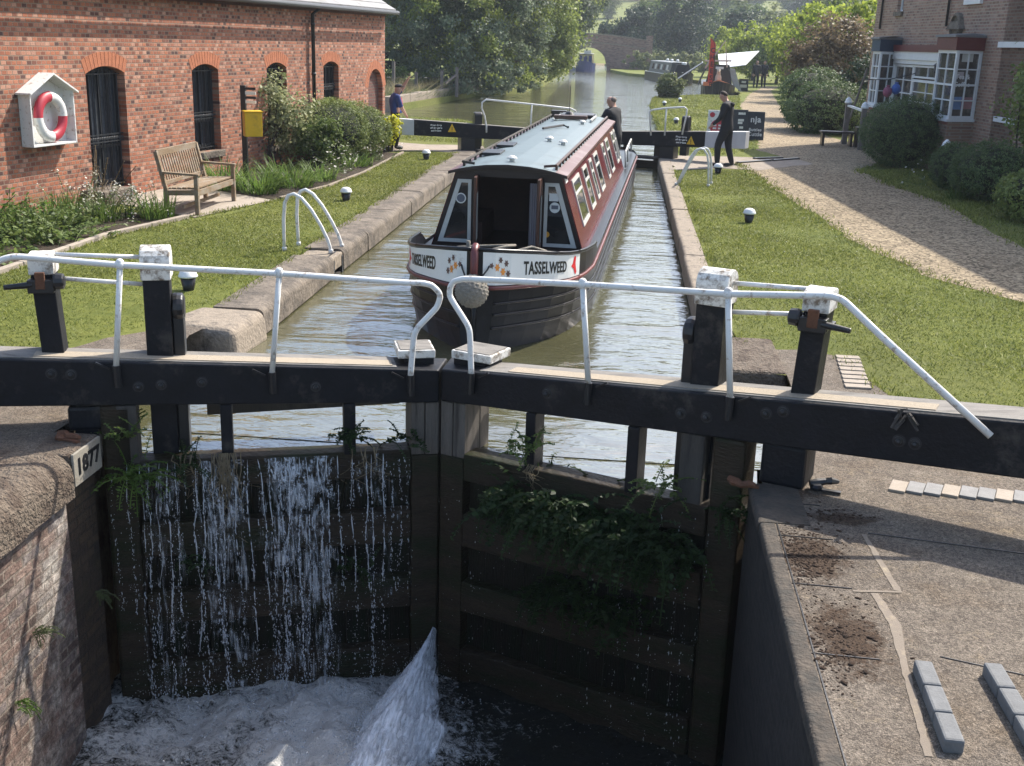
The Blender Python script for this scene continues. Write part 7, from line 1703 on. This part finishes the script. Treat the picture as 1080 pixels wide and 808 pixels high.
# moored cabin boat on the far right bank
ax = Vector((-.17, 1, 0)).normalized(); o = Vector((3.95, 99.5, 0)); t = thing("moored_boat", "dark narrowboat with pale windows moored on the far bank right of the bridge", "narrowboat", (3, 106, WZ))
m2 = MB(); rt = hull_lines(m2, o, ax, 15, 2.1, WZ-.3, .42); m2.build("hull", M_hull, t)
m2 = MB(); cabin_box(m2, o, ax, 2.3, 12.5, 1.85, 1.45, .42, 1.40); cb_ = m2.build("cabin", plain("grey_green_cabin", (0.06, 0.065, 0.06), .4, .2, 3, .05), t)
m2 = MB(); cabin_box(m2, o, ax, 2.2, 12.6, 1.55, 1.4, 1.402, 1.46); m2.build("roof", plain("grey_roof", (0.22, 0.23, 0.22), .5, .2, 3, .1), t)
for k in range(6):
    for s in (-1, 1):
        m2 = MB(); u = 3.6+k*1.35; m2.hexa([o+ax*(u+du)+rt*(s*(f+.006))+Vector((0, 0, z)) for du, z, f in ((0, .75, .858), (.75, .75, .858), (.75, 1.2, .767), (0, 1.2, .767))], [o+ax*(u+du)+rt*(s*(f+.02))+Vector((0, 0, z)) for du, z, f in ((0, .75, .858), (.75, .75, .858), (.75, 1.2, .767), (0, 1.2, .767))]); m2.build("window", M_alu if k % 2 == 0 else M_glass, t)
m2 = MB(); cabin_box(m2, o, ax, 1.2, 2.28, 1.6, .9, .5, 1.3); m2.build("cratch_cover", M_dark, t)
for u in (1.2, 2.0, 4.5, 7, 9): m2 = MB(); m2.lathe([(.12, 0), (.14, .15), (.05, .22)], o+ax*u+rt*.15+Vector((0, 0, 1.46 if u > 2.2 else 1.28)), 8); m2.build("roof_pot", M_house_white, t)
for s in (-1, 1): m2 = MB(); m2.tube([o+ax*u+rt*(s*h)+Vector((0, 0, z)) for u, h, z in ((.1, .2, .68), (1, .88, .55), (2.2, 1.05, .46), (13.5, 1.05, .44))], .03, 5); m2.build("gunwale_line", M_cream, t)
# blue boat in the bridge hole, and a white dinghy
o = Vector((-6.0, 132, 0)); ax = Vector((-.02, 1, 0)).normalized(); t = thing("moored_boat", "blue and yellow boat lying in the bridge hole", "narrowboat", (-6.0, 136, WZ)); m2 = MB(); rt = hull_lines(m2, o, ax, 11, 2.1, WZ-.3, .55); m2.build("hull", plain("blue_boat", (0.018, 0.03, 0.12), .4, .2, 4, .05), t)
m2 = MB(); cabin_box(m2, o, ax, 2.0, 9, 1.8, 1.5, .5, 1.6); m2.build("cabin", plain("ochre_cabin", (0.30, 0.26, 0.13), .5, .2, 4, .05), t)
for s in (-.55, 0, .55): m2 = MB(); m2.box(o+ax*1.98+rt*s+Vector((0, 0, 1.05)), (.32, .04, .75)); m2.build("door_panel", plain("blue_boat", (0, 0, 0)), t)
m2 = MB(); m2.box(o+ax*4+Vector((0, 0, 1.65)), (1.7, 4.4, .06)); m2.box(o+ax*3+Vector((0.2, 0, 1.85)), (.8, .5, .35)); m2.build("roof", plain("pale_tarp", (0.42, 0.42, 0.38), .7, .2, 5, .1), t)
o = G(601, 74, WZ); o.z = 0; m2 = MB(); hull_lines(m2, o, Vector((.7, .7, 0)), 2.6, 1.0, WZ-.1, .02, 1.2, .5, .1); tag(m2.build("dinghy", M_house_white), "small white dinghy under the willow left of the bridge", "dinghy")
# trading boat with raised awnings and a tall red banner
ax = Vector((.05, 1, 0)).normalized(); o = Vector((5.0, 73.6, 0)); t = thing("trading_boat", "trading narrowboat with raised grey side sheets and a white awning by the red banner", "narrowboat", (4.9, 80, WZ))
m2 = MB(); rt = hull_lines(m2, o, ax, 18, 2.1, WZ-.3, .42); m2.build("hull", M_hull, t)
M_orange = plain("orange_deck_paint", (0.62, 0.20, 0.07), .5, .15, 6, .05); M_tarp = plain("grey_tarpaulin", (0.075, 0.08, 0.085), .5, .25, 4, .3); M_tarp2 = plain("silver_tarpaulin", (0.36, 0.38, 0.38), .45, .2, 5, .4)
m2 = MB(); m2.hexa([o+ax*u+rt*v+Vector((0, 0, z)) for u, v, z in ((.15, -.1, .80), (.15, .1, .80), (1.9, .9, .50), (1.9, -.9, .50))], [o+ax*u+rt*v+Vector((0, 0, z+.04)) for u, v, z in ((.15, -.1, .80), (.15, .1, .80), (1.9, .9, .50), (1.9, -.9, .50))]); m2.build("foredeck", M_orange, t)
m2 = MB(); m2.box(o+ax*.4+rt*-.62+Vector((0, 0, .60)), (.7, .03, .24)); m2.build("name_board", M_orange, t)
m2 = MB(); m2.hexa([o+ax*2.0+rt*v+Vector((0, 0, z)) for v, z in ((-.85, .46), (.85, .46), (.6, 1.75), (-.6, 1.75))], [o+ax*2.05+rt*v+Vector((0, 0, z)) for v, z in ((-.85, .46), (.85, .46), (.6, 1.75), (-.6, 1.75))]); m2.build("cratch_board", M_iron, t)
m2 = MB(); m2.tube([o+ax*2+rt*-.9+Vector((0, 0, 1.5)), o+ax*2+rt*.22+Vector((0, 0, 3.2)), o+ax*2+rt*.45+Vector((0, 0, 1.6))], .06, 6); m2.tube([o+ax*1.95+rt*-.95+Vector((0, 0, 1.95)), o+ax*1.95+rt*.7+Vector((0, 0, 2.0))], .06, 6); m2.build("mast_frame", plain("cream_red_pole", (0.55, 0.42, 0.35), .6, .4, 14, 0), t)
m2 = MB(); m2.hexa([o+ax*u+rt*v+Vector((0, 0, z)) for u, v, z in ((2.1, .0, 1.5), (2.1, 1.6, 1.75), (7, 2.6, 2.6), (7, -.1, 2.3))], [o+ax*u+rt*v+Vector((0, 0, z+.05)) for u, v, z in ((2.1, .0, 1.5), (2.1, 1.6, 1.75), (7, 2.6, 2.6), (7, -.1, 2.3))]); m2.build("awning", M_house_white, t)
m2 = MB(); m2.hexa([o+ax*u+rt*v+Vector((0, 0, z)) for u, v, z in ((2.4, -3.1, .35), (2.4, -1.1, 1.75), (9, -1.1, 1.75), (9, -3.1, .35))], [o+ax*u+rt*v+Vector((0, 0, z+.05)) for u, v, z in ((2.4, -3.1, .35), (2.4, -1.1, 1.75), (9, -1.1, 1.75), (9, -3.1, .35))]); 
m2.hexa([o+ax*u+rt*v+Vector((0, 0, z)) for u, v, z in ((2.5, -1.3, .4), (2.5, -.7, 1.9), (9, -.7, 1.9), (9, -1.3, .4))], [o+ax*u+rt*(v+.04)+Vector((0, 0, z)) for u, v, z in ((2.5, -1.3, .4), (2.5, -.7, 1.9), (9, -.7, 1.9), (9, -1.3, .4))]); m2.build("side_sheet", M_tarp, t)
for s in ((-3.1, .38), (-1.1, 1.8)): m2 = MB(); m2.tube([o+ax*2.35+rt*s[0]+Vector((0, 0, s[1])), o+ax*9+rt*s[0]+Vector((0, 0, s[1]))], .04, 5); m2.build("sheet_pole", M_tarp2, t)
m2 = MB(); m2.hexa([o+ax*u+rt*v+Vector((0, 0, z)) for u, v, z in ((2.0, 1.0, .45), (2.0, 1.5, .1), (5, 1.5, .1), (5, 1.0, .45))], [o+ax*u+rt*v+Vector((0, 0, z)) for u, v, z in ((2.0, .55, 1.5), (2.0, .95, 1.5), (5, .95, 1.5), (5, .55, 1.5))]); m2.build("rolled_sheet", M_tarp2, t)
m2 = MB(); m2.box(o+ax*1.97+rt*.0+Vector((0, 0, 1.55)), (.5, .03, .14)); m2.build("small_plate", M_house_white, t)
# pale dog sitting on the foredeck
dgp = o+ax*1.55+rt*-.05+Vector((0, 0, .56)); m2 = MB(); m2.ball(dgp+Vector((0, 0, .33)), (.21, .22, .36), 12, 8); m2.ball(dgp+Vector((0, -.06, .66)), (.13, .14, .16), 10, 7); m2.ball(dgp+Vector((0, -.1, .82)), (.115, .14, .12), 10, 7); m2.ball(dgp+Vector((0, -.24, .78)), (.055, .09, .055), 8, 6)
for s in (-1, 1): m2.ball(dgp+Vector((s*.1, -.06, .86)), (.03, .05, .08), 6, 5); m2.tube([dgp+Vector((s*.09, -.14, .45)), dgp+Vector((s*.09, -.17, .02)), dgp+Vector((s*.09, -.25, .02))], [.06, .045, .04], 6); m2.ball(dgp+Vector((s*.17, .0, .12)), (.09, .16, .13), 8, 6)
m2.tube([dgp+Vector((0, .18, .1)), dgp+Vector((.12, .32, .06)), dgp+Vector((.28, .34, .05))], [.05, .04, .02], 6)
dog = m2.build("dog", plain("cream_fur", (0.52, 0.46, 0.37), .9, .15, 16, .4), None, True); rm = dog.modifiers.new("blend", 'REMESH'); rm.mode = 'VOXEL'; rm.voxel_size = .03; rm.use_smooth_shade = True
tag(dog, "cream dog sitting upright on the trading boat's foredeck", "dog")
# red feather banner
pb_ = AY(750.5, 101, 72.5); M_flag = plain("red_banner", (0.62, 0.055, 0.035), .7, .12, 5, .05); t = thing("feather_banner", "tall red feather banner with CHEESE lettering beside the trading boat", "banner", (pb_.x, 72.5, 0))
zb_, zt_ = AY(750, 88, 72.5).z, AY(744.5, 39.5, 72.5).z
m2 = MB(); m2.tube([(pb_.x, 72.5, 0), (pb_.x, 72.5, zt_-.7), (pb_.x-.1, 72.5, zt_-.25), (pb_.x-.32, 72.5, zt_)], [.025, .02, .015, .01], 6); m2.build("pole", M_iron, t)
m2 = MB(); k = 14; L1 = []; R1 = []
for i in range(k+1):
    z = zb_+(zt_-zb_)*i/k; f = i/k; xr_ = pb_.x+.03-(.36*max(0, (f-.82)/.18)**2); L1.append(Vector((min(pb_.x-.30*(1 if f < .93 else 1.0), xr_-.02), 72.5+.04*sin(f*7), z))); R1.append(Vector((xr_, 72.5, z)))
vs = L1+R1; m2.add(vs+[v+Vector((0, .012, 0)) for v in vs], [(i, k+1+i, k+2+i, i+1) for i in range(k)]+[(2*k+2+i, 2*k+3+i, 3*k+4+i, 3*k+3+i) for i in range(k)]); cl = m2.build("cloth", M_flag, t)
m2 = MB()
for i, ch in enumerate("CHEESE"): put_text(m2, ch, .40, (pb_.x-.135, 72.44, zt_-.75-.40*i), (1, 0, 0), (0, 0, 1), .002, .006, .9)
m2.build("lettering", M_iron, cl)
aboard("small black sign with a white panel on the grass by the trading boat", 783.5, 96.5, .62, .8, ())
p = G(783.5, 96.5); m2 = MB(); m2.box((p.x, p.y-.13, .35), (.44, .01, .2)); m2.box((p.x, p.y-.10, .62), (.3, .01, .14)); m2.build("white_panel", M_cream, [o_ for o_ in bpy.data.objects if o_.get('label', '').startswith("small black sign")][0])
# brick bridge
M_bridge = brick_mat("old_bridge_brick", [(0.15,0.085,0.065), (0.26,0.145,0.105), (0.33,0.21,0.165), (0.21,0.13,0.10)], (0.26,0.215,0.18), blot=.4, bw=.3, bh=.1, along=(1, 0, 0))
YB = 140.0; br = thing("canal_bridge", "humped red brick canal bridge with a single arch", "bridge", (-4, YB, WZ))
def bs(px, py): q = AY(px, py, YB); return q.x, q.z
xr0, _ = bs(640, 67); xc, zc = bs(621, 50); xl0 = xc-(xr0-xc); m2 = MB(); zsp = .15; zcr = max(zc, 2.2)
def para(x):
    xx = (x-xc)/10; return bs(645, 37)[1]-1.1*abs(xx)**1.7
sx = [xl0-9+i*.9 for i in range(11)]; k = 14; xs_ = [xl0+(xr0-xl0)*i/k for i in range(k+1)]; re = [xr0+i*.75 for i in range(1, 7)]
allx = [x for x in sx if x < xl0-.01]+xs_+re
def under(x): return -1.0 if not (xl0-.001 <= x <= xr0+.001) else zsp+(zcr-zsp)*sqrt(max(0, 1-((x-xc)/(xr0-xc))**2))
for a, b in zip(allx, allx[1:]):
    inside_ = a >= xl0-.001 and b <= xr0+.001
    za, zb2 = (under(a), under(b)) if inside_ else (-1.0, -1.0)
    m2.hexa([(a, YB, za), (b, YB, zb2), (b, YB+4, zb2), (a, YB+4, za)], [(a, YB, para(a)), (b, YB, para(b)), (b, YB+4, para(b)), (a, YB+4, para(a))])
bw_ = m2.build("wall", M_bridge, br)
m2 = MB()
for a, b in zip(allx, allx[1:]): m2.hexa([(a, YB-.08, para(a)+.003), (b, YB-.08, para(b)+.003), (b, YB+.35, para(b)+.003), (a, YB+.35, para(a)+.003)], [(a, YB-.08, para(a)+.15), (b, YB-.08, para(b)+.15), (b, YB+.35, para(b)+.15), (a, YB+.35, para(a)+.15)])
for a, b in zip(allx, allx[1:]): m2.hexa([(a, YB-.06, para(a)-.95), (b, YB-.06, para(b)-.95), (b, YB-.002, para(b)-.95), (a, YB-.002, para(a)-.95)], [(a, YB-.06, para(a)-.83), (b, YB-.06, para(b)-.83), (b, YB-.002, para(b)-.83), (a, YB-.002, para(a)-.83)])
m2.build("parapet_coping", M_stone2, br)
m2 = MB()
for i in range(k):
    a, b = xs_[i], xs_[i+1]; za, zb2 = under(a), under(b); da_ = Vector((a-xc, 0, za-zsp+.6)).normalized()*.45; db_2 = Vector((b-xc, 0, zb2-zsp+.6)).normalized()*.45
    m2.hexa([(a, YB-.03, za), (b, YB-.03, zb2), (b+db_2.x, YB-.03, zb2+db_2.z), (a+da_.x, YB-.03, za+da_.z)], [(a, YB-.001, za), (b, YB-.001, zb2), (b+db_2.x, YB-.001, zb2+db_2.z), (a+da_.x, YB-.001, za+da_.z)])
m2.build("arch_ring", M_bridge, br)
m2 = MB(); m2.box((allx[-1]+.35, YB+.1, para(allx[-1])/2+.1), (.8, .8, para(allx[-1])+1.0)); m2.build("end_pier", M_bridge, br)
# ------------------------------------------------------------------ falling water, the jet, and what grows on the gates
def splash_mat():
    m, nt, b = new_mat("falling_water"); b.inputs["Base Color"].default_value = (0.80, 0.83, 0.86, 1); b.inputs["Roughness"].default_value = 0.08
    b.inputs["Transmission Weight"].default_value = 0.5; b.inputs["IOR"].default_value = 1.33; b.inputs["Specular IOR Level"].default_value = 0.8; MATS["falling_water"] = m; return m
M_fall = splash_mat()
OCT = np.array([(0, 0, 1), (1, 0, 0), (0, 1, 0), (-1, 0, 0), (0, -1, 0), (0, 0, -1)], float); OF = np.array([(0, 1, 2), (0, 2, 3), (0, 3, 4), (0, 4, 1), (5, 2, 1), (5, 3, 2), (5, 4, 3), (5, 1, 4)])
def drops(C, S, el):
    C = np.asarray(C, float); S = np.asarray(S, float); el = np.asarray(el, float); sc = np.stack([S, S, S*el], -1)
    V = (C[:, None, :] + OCT[None]*sc[:, None, :]).reshape(-1, 3); F = (OF[None]+6*np.arange(len(C))[:, None, None]).reshape(-1, 3); return V, F
def leak(lf, name, streams, seed, mist=0, dark=False):
    """each stream starts whole, necks into beads and scatters as it drops"""
    rng = np.random.default_rng(seed); C = []; S = []; E = []; V = []; F = []
    for s0, wgt, zend in streams:
        v0 = rng.uniform(.10, .45); ph = rng.uniform(0, 6); drift = rng.normal(0, .022); amp = rng.uniform(.004, .016); fr = rng.uniform(3, 8)
        path = lambda z: (s0+drift*max(0, -.28-z)+amp*sin(ph+z*fr)+.4*amp*sin(2.3*ph+z*fr*2.7), -.015-v0*sqrt(2*max(0, -.28-z)/9.8))
        n = int(230*wgt)
        for i in range(n):
            z = -.30-(abs(zend)-.30)*rng.random()**.85; a, b = path(z); fall = -.28-z
            near = rng.random() < .62; jit = (.0025+.004*fall) if near else (.006+.035*fall*wgt)
            C.append(lf.P(a+rng.normal(0, jit), b+rng.normal(0, .006+.015*fall), z)); S.append(rng.uniform(.0014, .0042)*(.75+.35*wgt)*(1.25 if near else .9)); E.append(rng.uniform(1.0, 4.5) if near else rng.uniform(.8, 1.8))
        if wgt > .45:
            z = -.265; zstop = zend*(.35+.5*rng.random())
            while z > zstop:
                L_ = rng.uniform(.05, .22); k = 7; o = len(V); w0 = rng.uniform(.0016, .0052)*(.6+.5*wgt)
                for j in range(k):
                    q = z-L_*j/(k-1); a, b = path(q); w = w0*sin(pi*(j+.6)/(k+.2))
                    V += [tuple(lf.P(a-w, b, q)), tuple(lf.P(a, b-w*.8, q)), tuple(lf.P(a+w, b, q))]
                for j in range(k-1): F += [(o+3*j, o+3*j+1, o+3*j+4, o+3*j+3), (o+3*j+1, o+3*j+2, o+3*j+5, o+3*j+4)]
                z -= L_+rng.uniform(.0, .10)
    for i in range(mist):
        z = -.45-1.75*rng.random()**.7; C.append(lf.P(rng.uniform(.2, 2.35), -.05-.35*rng.random(), z)); S.append(rng.uniform(.0015, .0036)); E.append(rng.uniform(.8, 2))
    v, f = drops([tuple(c) for c in C], S, E); tag(link_np(name, v, f, M_fall), kind='stuff')
    if V: tag(link_np("water_ribbons", np.array(V), np.array(F), M_fall, smooth=True), kind='stuff')
st = []
for px, w in ((118, .35), (135, .5), (150, .7), (158, .9), (168, .55), (178, 1.0), (186, .8), (205, .9), (213, 1.1), (222, 1.3), (233, .8), (246, .7), (262, .7), (273, .9), (284, .8), (297, 1.2), (305, 1.4), (316, 1.3), (324, .8), (336, 1.0), (345, .9), (356, .5), (372, .6), (384, .9), (392, .7), (404, .6), (412, .45), (422, .4), (430, .3)):
    st.append((GL.S(px, 500)[0], w, -2.2 if w > .5 else -1.4))
rg = np.random.default_rng(3)
for k in range(46): st.append((rg.uniform(.25, 2.25), .10, rg.uniform(-.9, -.5)))
leak(GL, "falling_water", st, 61, 900)
leak(GR, "falling_water", [(GR.S(px, 560)[0], w, -2.1) for px, w in ((668, .22), (688, .3), (700, .25), (718, .3), (735, .25), (752, .2), (507, .12), (630, .12))], 62, 260)
# thin merging sheets of water where the leak is strongest
def veil_mat(name, sc, lo, hi, amt, col=(0.74, 0.78, 0.82)):
    m, nt, b = new_mat(name); P = pos(nt); n1 = noise(nt, 1.0, 6, 0.7, mapped(nt, P, sc), 1.0); n2 = noise(nt, 5.0, 4, 0.7, P, .8)
    a = N(nt, "ShaderNodeMath", operation='MULTIPLY_ADD'); L(nt, n2.outputs[0], a.inputs[0]); a.inputs[1].default_value = .55; L(nt, n1.outputs[0], a.inputs[2])
    at = N(nt, "ShaderNodeAttribute", attribute_name="body"); sm = N(nt, "ShaderNodeMath", operation='ADD'); L(nt, a.outputs[0], sm.inputs[0]); L(nt, at.outputs["Fac"], sm.inputs[1])
    k = ramp(nt, sm.outputs[0], [(lo, 0.0), (hi, amt)])
    b.inputs["Base Color"].default_value = (*col, 1); b.inputs["Roughness"].default_value = .15; b.inputs["Specular IOR Level"].default_value = .8; bump(nt, b, a.outputs[0], .7, .03)
    tr = N(nt, "ShaderNodeBsdfTransparent"); mx = N(nt, "ShaderNodeMixShader"); L(nt, k.outputs[0], mx.inputs[0]); L(nt, tr.outputs[0], mx.inputs[1]); L(nt, b.outputs[0], mx.inputs[2]); L(nt, mx.outputs[0], nt.nodes["Material Output"].inputs[0]); return m
M_veil = veil_mat("water_veil", (34, 34, 2.2), .80, 1.16, .62)
def veil(lf, s0, s1, zend, v0, seed, body=0.0):
    ns, nz = 46, 34; V = []; B = []
    for i in range(ns):
        f = i/(ns-1); s = s0+(s1-s0)*f
        for j in range(nz):
            z = -.262+(zend+.262)*j/(nz-1); fall = max(0, -.28-z); tt = sqrt(2*fall/9.8)
            V.append(tuple(lf.P(s+.03*sin(seed+z*4+i*.4)*fall, -.012-v0*tt-.012*sin(i*.9+seed+z*6)*min(1, fall*2), z))); B.append(-.22*(abs(f-.5)*2)**3-.10*(j/(nz-1))**1.5+body)
    F = [(i*nz+j, (i+1)*nz+j, (i+1)*nz+j+1, i*nz+j+1) for i in range(ns-1) for j in range(nz-1)]
    o = link_np("water_veil", np.array(V), np.array(F), M_veil, smooth=True); at = o.data.attributes.new("body", 'FLOAT', 'POINT'); at.data.foreach_set('value', np.array(B, np.float32)); tag(o, kind='stuff')
veil(GL, 2.28, 1.86, -2.2, .16, 1, .03); veil(GL, 1.86, 1.40, -2.25, .24, 2, .08); veil(GL, 1.42, .70, -2.25, .30, 3, .075); veil(GL, 1.30, .80, -2.25, .42, 4, .02); veil(GL, .72, .24, -1.7, .18, 5, .0); veil(GR, 1.5, 2.1, -1.9, .12, 6, -.14)
# the jet spurting between the mitre posts
rng = np.random.default_rng(9); nu, nv = 60, 36; U = np.linspace(0, 1, nu); Vv = np.linspace(-1, 1, nv); UU, VV = np.meshgrid(U, Vv, indexing='ij')
xc = -1.375-.22*UU**1.2; yc = 8.17-2.0*UU**.85; hw = .018+.66*UU**1.1; zt_ = -1.78-(.42)*UU**1.25; hh = .03+.16*UU
rough = fnoise(VV*3+UU*2, UU*5, 12, 5, 2.2)
X3 = xc+hw*VV*(1+.34*rough*UU)+.06*rough*UU; Y3 = yc+.05*rough*UU-.1*np.abs(VV)*UU*-1; Z3 = zt_-hh*VV**2*1.2+.09*rough*(UU+.05)
Vj = np.stack([X3, Y3, Z3], -1).reshape(-1, 3); idx = np.arange(nu*nv).reshape(nu, nv); Fj = np.stack([idx[:-1, :-1], idx[1:, :-1], idx[1:, 1:], idx[:-1, 1:]], -1).reshape(-1, 4)
M_jet = veil_mat("white_water", (26, 4, 9), .50, .86, 1.0, (0.86, 0.88, 0.90))
for lay in range(4):
    k_ = 1-.17*lay; X4 = xc+(X3-xc)*k_; Z4 = Z3+.05*lay*UU+.02*lay; Y4 = Y3-.03*lay
    Vj = np.stack([X4, Y4, Z4], -1).reshape(-1, 3); idx = np.arange(nu*nv).reshape(nu, nv); Fj = np.stack([idx[:-1, :-1], idx[1:, :-1], idx[1:, 1:], idx[:-1, 1:]], -1).reshape(-1, 4)
    o = link_np("water_jet", Vj, Fj, M_jet, smooth=True); at = o.data.attributes.new("body", 'FLOAT', 'POINT'); at.data.foreach_set('value', (.27-.46*np.abs(VV)**2-.14*UU+.10*rough*UU-.05*lay).astype(np.float32).ravel()); tag(o, kind='stuff')
n = 9000; u = rng.random(n)**.55; v = np.clip(rng.normal(0, .85, n), -2.0, 1.9)
C = np.stack([-1.375-.22*u**1.2+(.018+.66*u**1.1)*v+rng.normal(0, .03, n)*u, 8.17-2.0*u**.85+rng.normal(0, .06, n)*u, -1.78-.42*u**1.25-(.03+.16*u)*np.minimum(v**2, 1.2)*1.2+np.abs(rng.normal(0, .10, n))*(.15+u)], -1)
v_, f_ = drops(C, rng.uniform(.0012, .0050, n)*(.5+u), rng.uniform(.7, 1.8, n)); tag(link_np("jet_spray", v_, f_, M_fall), kind='stuff')
# spatter over the churned water
n = 5200; C = np.stack([rng.uniform(-3.6, -.9, n), rng.uniform(5.2, 7.75, n), LOWZ+.03+np.abs(rng.normal(0, .09, n))], -1); keep = rng.random(n) < np.clip(1.2-np.abs(C[:, 0]+2.3)/1.6, .15, 1); C = C[keep]
v_, f_ = drops(C, rng.uniform(.002, .007, len(C)), rng.uniform(.8, 1.8, len(C))); tag(link_np("water_spatter", v_, f_, M_fall), kind='stuff')

# ferns and weeds rooted in the gates
def fern(lf, px, py, label, n, L_, ls, seed, mat=G_fern, n0=-.01, droop=1.15, out=.9, spread=.12, name="fern"):
    a, z = lf.S(px, py, n0); p = lf.P(a, n0, z); v = -lf.n*out+Vector((0, 0, .55)); return leafy_plant(name, label, "fern", tuple(p), n, L_, ls, mat, seed, None, spread, droop, 10, tuple(v), asp=.6)
for i, (px, py, n, L_, lab) in enumerate(((545, 520, 22, .34, "dark fern hanging from the right gate's top rail, nearest the mitre post"), (578, 528, 34, .42, "thick dark fern hanging under the right gate's top rail"), (612, 540, 36, .45, "largest green fern hanging on the right gate"), (645, 552, 34, .42, "dense green fern on the right gate beside the largest one"), (676, 562, 32, .45, "long green fern trailing over the right gate's second rail"), (706, 575, 24, .4, "loose fern at the wall end of the right gate"), (600, 622, 22, .34, "bright fern rooted on the right gate's third rail"), (648, 640, 16, .28, "small fern on the third rail right of the bright one"))):
    fern(GR, px, py, lab, int(n*1.7), L_*1.05, .036, 600+i, G_fern, spread=.26)
for lf, px, py, lab, n, L_, mt, sd in ((GR, 555, 470, "grassy weed with dead leaves on the right gate's top rail by the mitre post", 16, .24, G_mid, 620), (GR, 700, 512, "leafy weed sprouting on the right gate's top rail", 14, .26, G_mid, 621), (GR, 768, 540, "dark fern growing where the right gate meets the wall", 18, .28, G_fern, 622), (GL, 368, 462, "dark weed clump on the left gate's top rail under a strut", 20, .22, G_fern, 623), (GL, 424, 466, "small weed beside the left gate's mitre post", 10, .2, G_fern, 624), (GL, 190, 488, "trailing weed at the foot of the left gate's wide strut", 12, .24, G_fern, 625), (GL, 205, 590, "small dark fern low on the left gate among the falling water", 10, .2, G_fern, 626), (GL, 375, 600, "small dark fern on the left gate near the mitre post", 10, .2, G_fern, 627)):
    fern(lf, px, py, lab, n, L_, .022, sd, mt, out=.4, droop=.7, name="weed")
leafy_plant("fern", "bright green fern growing beside the 1877 plate at the left gate", "fern", (-3.52, 7.46, -.34), 34, .28, .026, G_bright, 640, None, .12, .8, 9, (.35, -.2, .6), asp=.45)
leafy_plant("fern", "tall leafy weed growing behind the 1877 plate against the heel post", "fern", (-3.62, 7.52, -.06), 20, .26, .026, G_mid, 641, None, .12, .35, 8, (.1, -.3, .8), asp=.45)
for i, (y, z, L_, lab) in enumerate(((6.3, -1.0, .14, "small yellowish weed in the left brick wall, uppermost"), (6.0, -1.35, .14, "small yellowish weed in the left brick wall, lower down"), (7.2, -1.18, .14, "small fern in the dark corner of the left wall"), (5.55, -1.9, .22, "grassy weed by the slot in the left brick wall"))):
    leafy_plant("wall_weed", lab, "weed", (-3.70, y, z), 12, L_, .016, G_bright if i % 2 else G_reed, 650+i, None, .05, .9, 6, (.8, 0, .4))
# dead roots hanging over the rails
def roots(lf, label, px, n, drop, seed):
    rr = random.Random(seed); m2 = MB(); a, z = lf.S(px, 478)
    for i in range(n):
        s = a+rr.gauss(0, .05); L_ = drop*rr.uniform(.4, 1.1); k = 6; m2.tube([lf.P(s+rr.gauss(0, .012)*j, -.03-.05*sin(j*.9)-.01*rr.random(), -.20-L_*j/k) for j in range(k+1)], [.004*(1-.1*j) for j in range(k+1)], 4)
    tag(m2.build("hanging_roots", plain("dead_roots", (0.16, 0.125, 0.075), .95, .4, 20, .4)), label, "roots")
roots(GL, "tangle of pale dead roots hanging from the left gate's rail below the narrow strut", 240, 34, .75, 1)
roots(GL, "few thin dead roots hanging from the left gate's rail left of the tangle", 200, 9, .35, 2)
roots(GL, "thin dead roots hanging near the left gate's mitre post", 385, 9, .4, 3)
roots(GR, "thin dead roots hanging from the right gate's rail by the mitre post", 560, 8, .3, 4)
# ------------------------------------------------------------------ the hazy air
def haze_box():
    m = bpy.data.materials.new("haze_air"); m.use_nodes = True; nt = m.node_tree; nt.nodes.remove(nt.nodes["Principled BSDF"])
    v = nt.nodes.new("ShaderNodeVolumePrincipled"); v.inputs["Color"].default_value = (0.78, 0.87, 1.0, 1); v.inputs["Density"].default_value = 0.00045; v.inputs["Anisotropy"].default_value = 0.3
    nt.links.new(v.outputs[0], nt.nodes["Material Output"].inputs["Volume"])
    m2 = MB(); m2.box((0, 590, 28), (720, 1260, 66)); o = m2.build("haze", m); tag(o, kind='stuff')
haze_box()
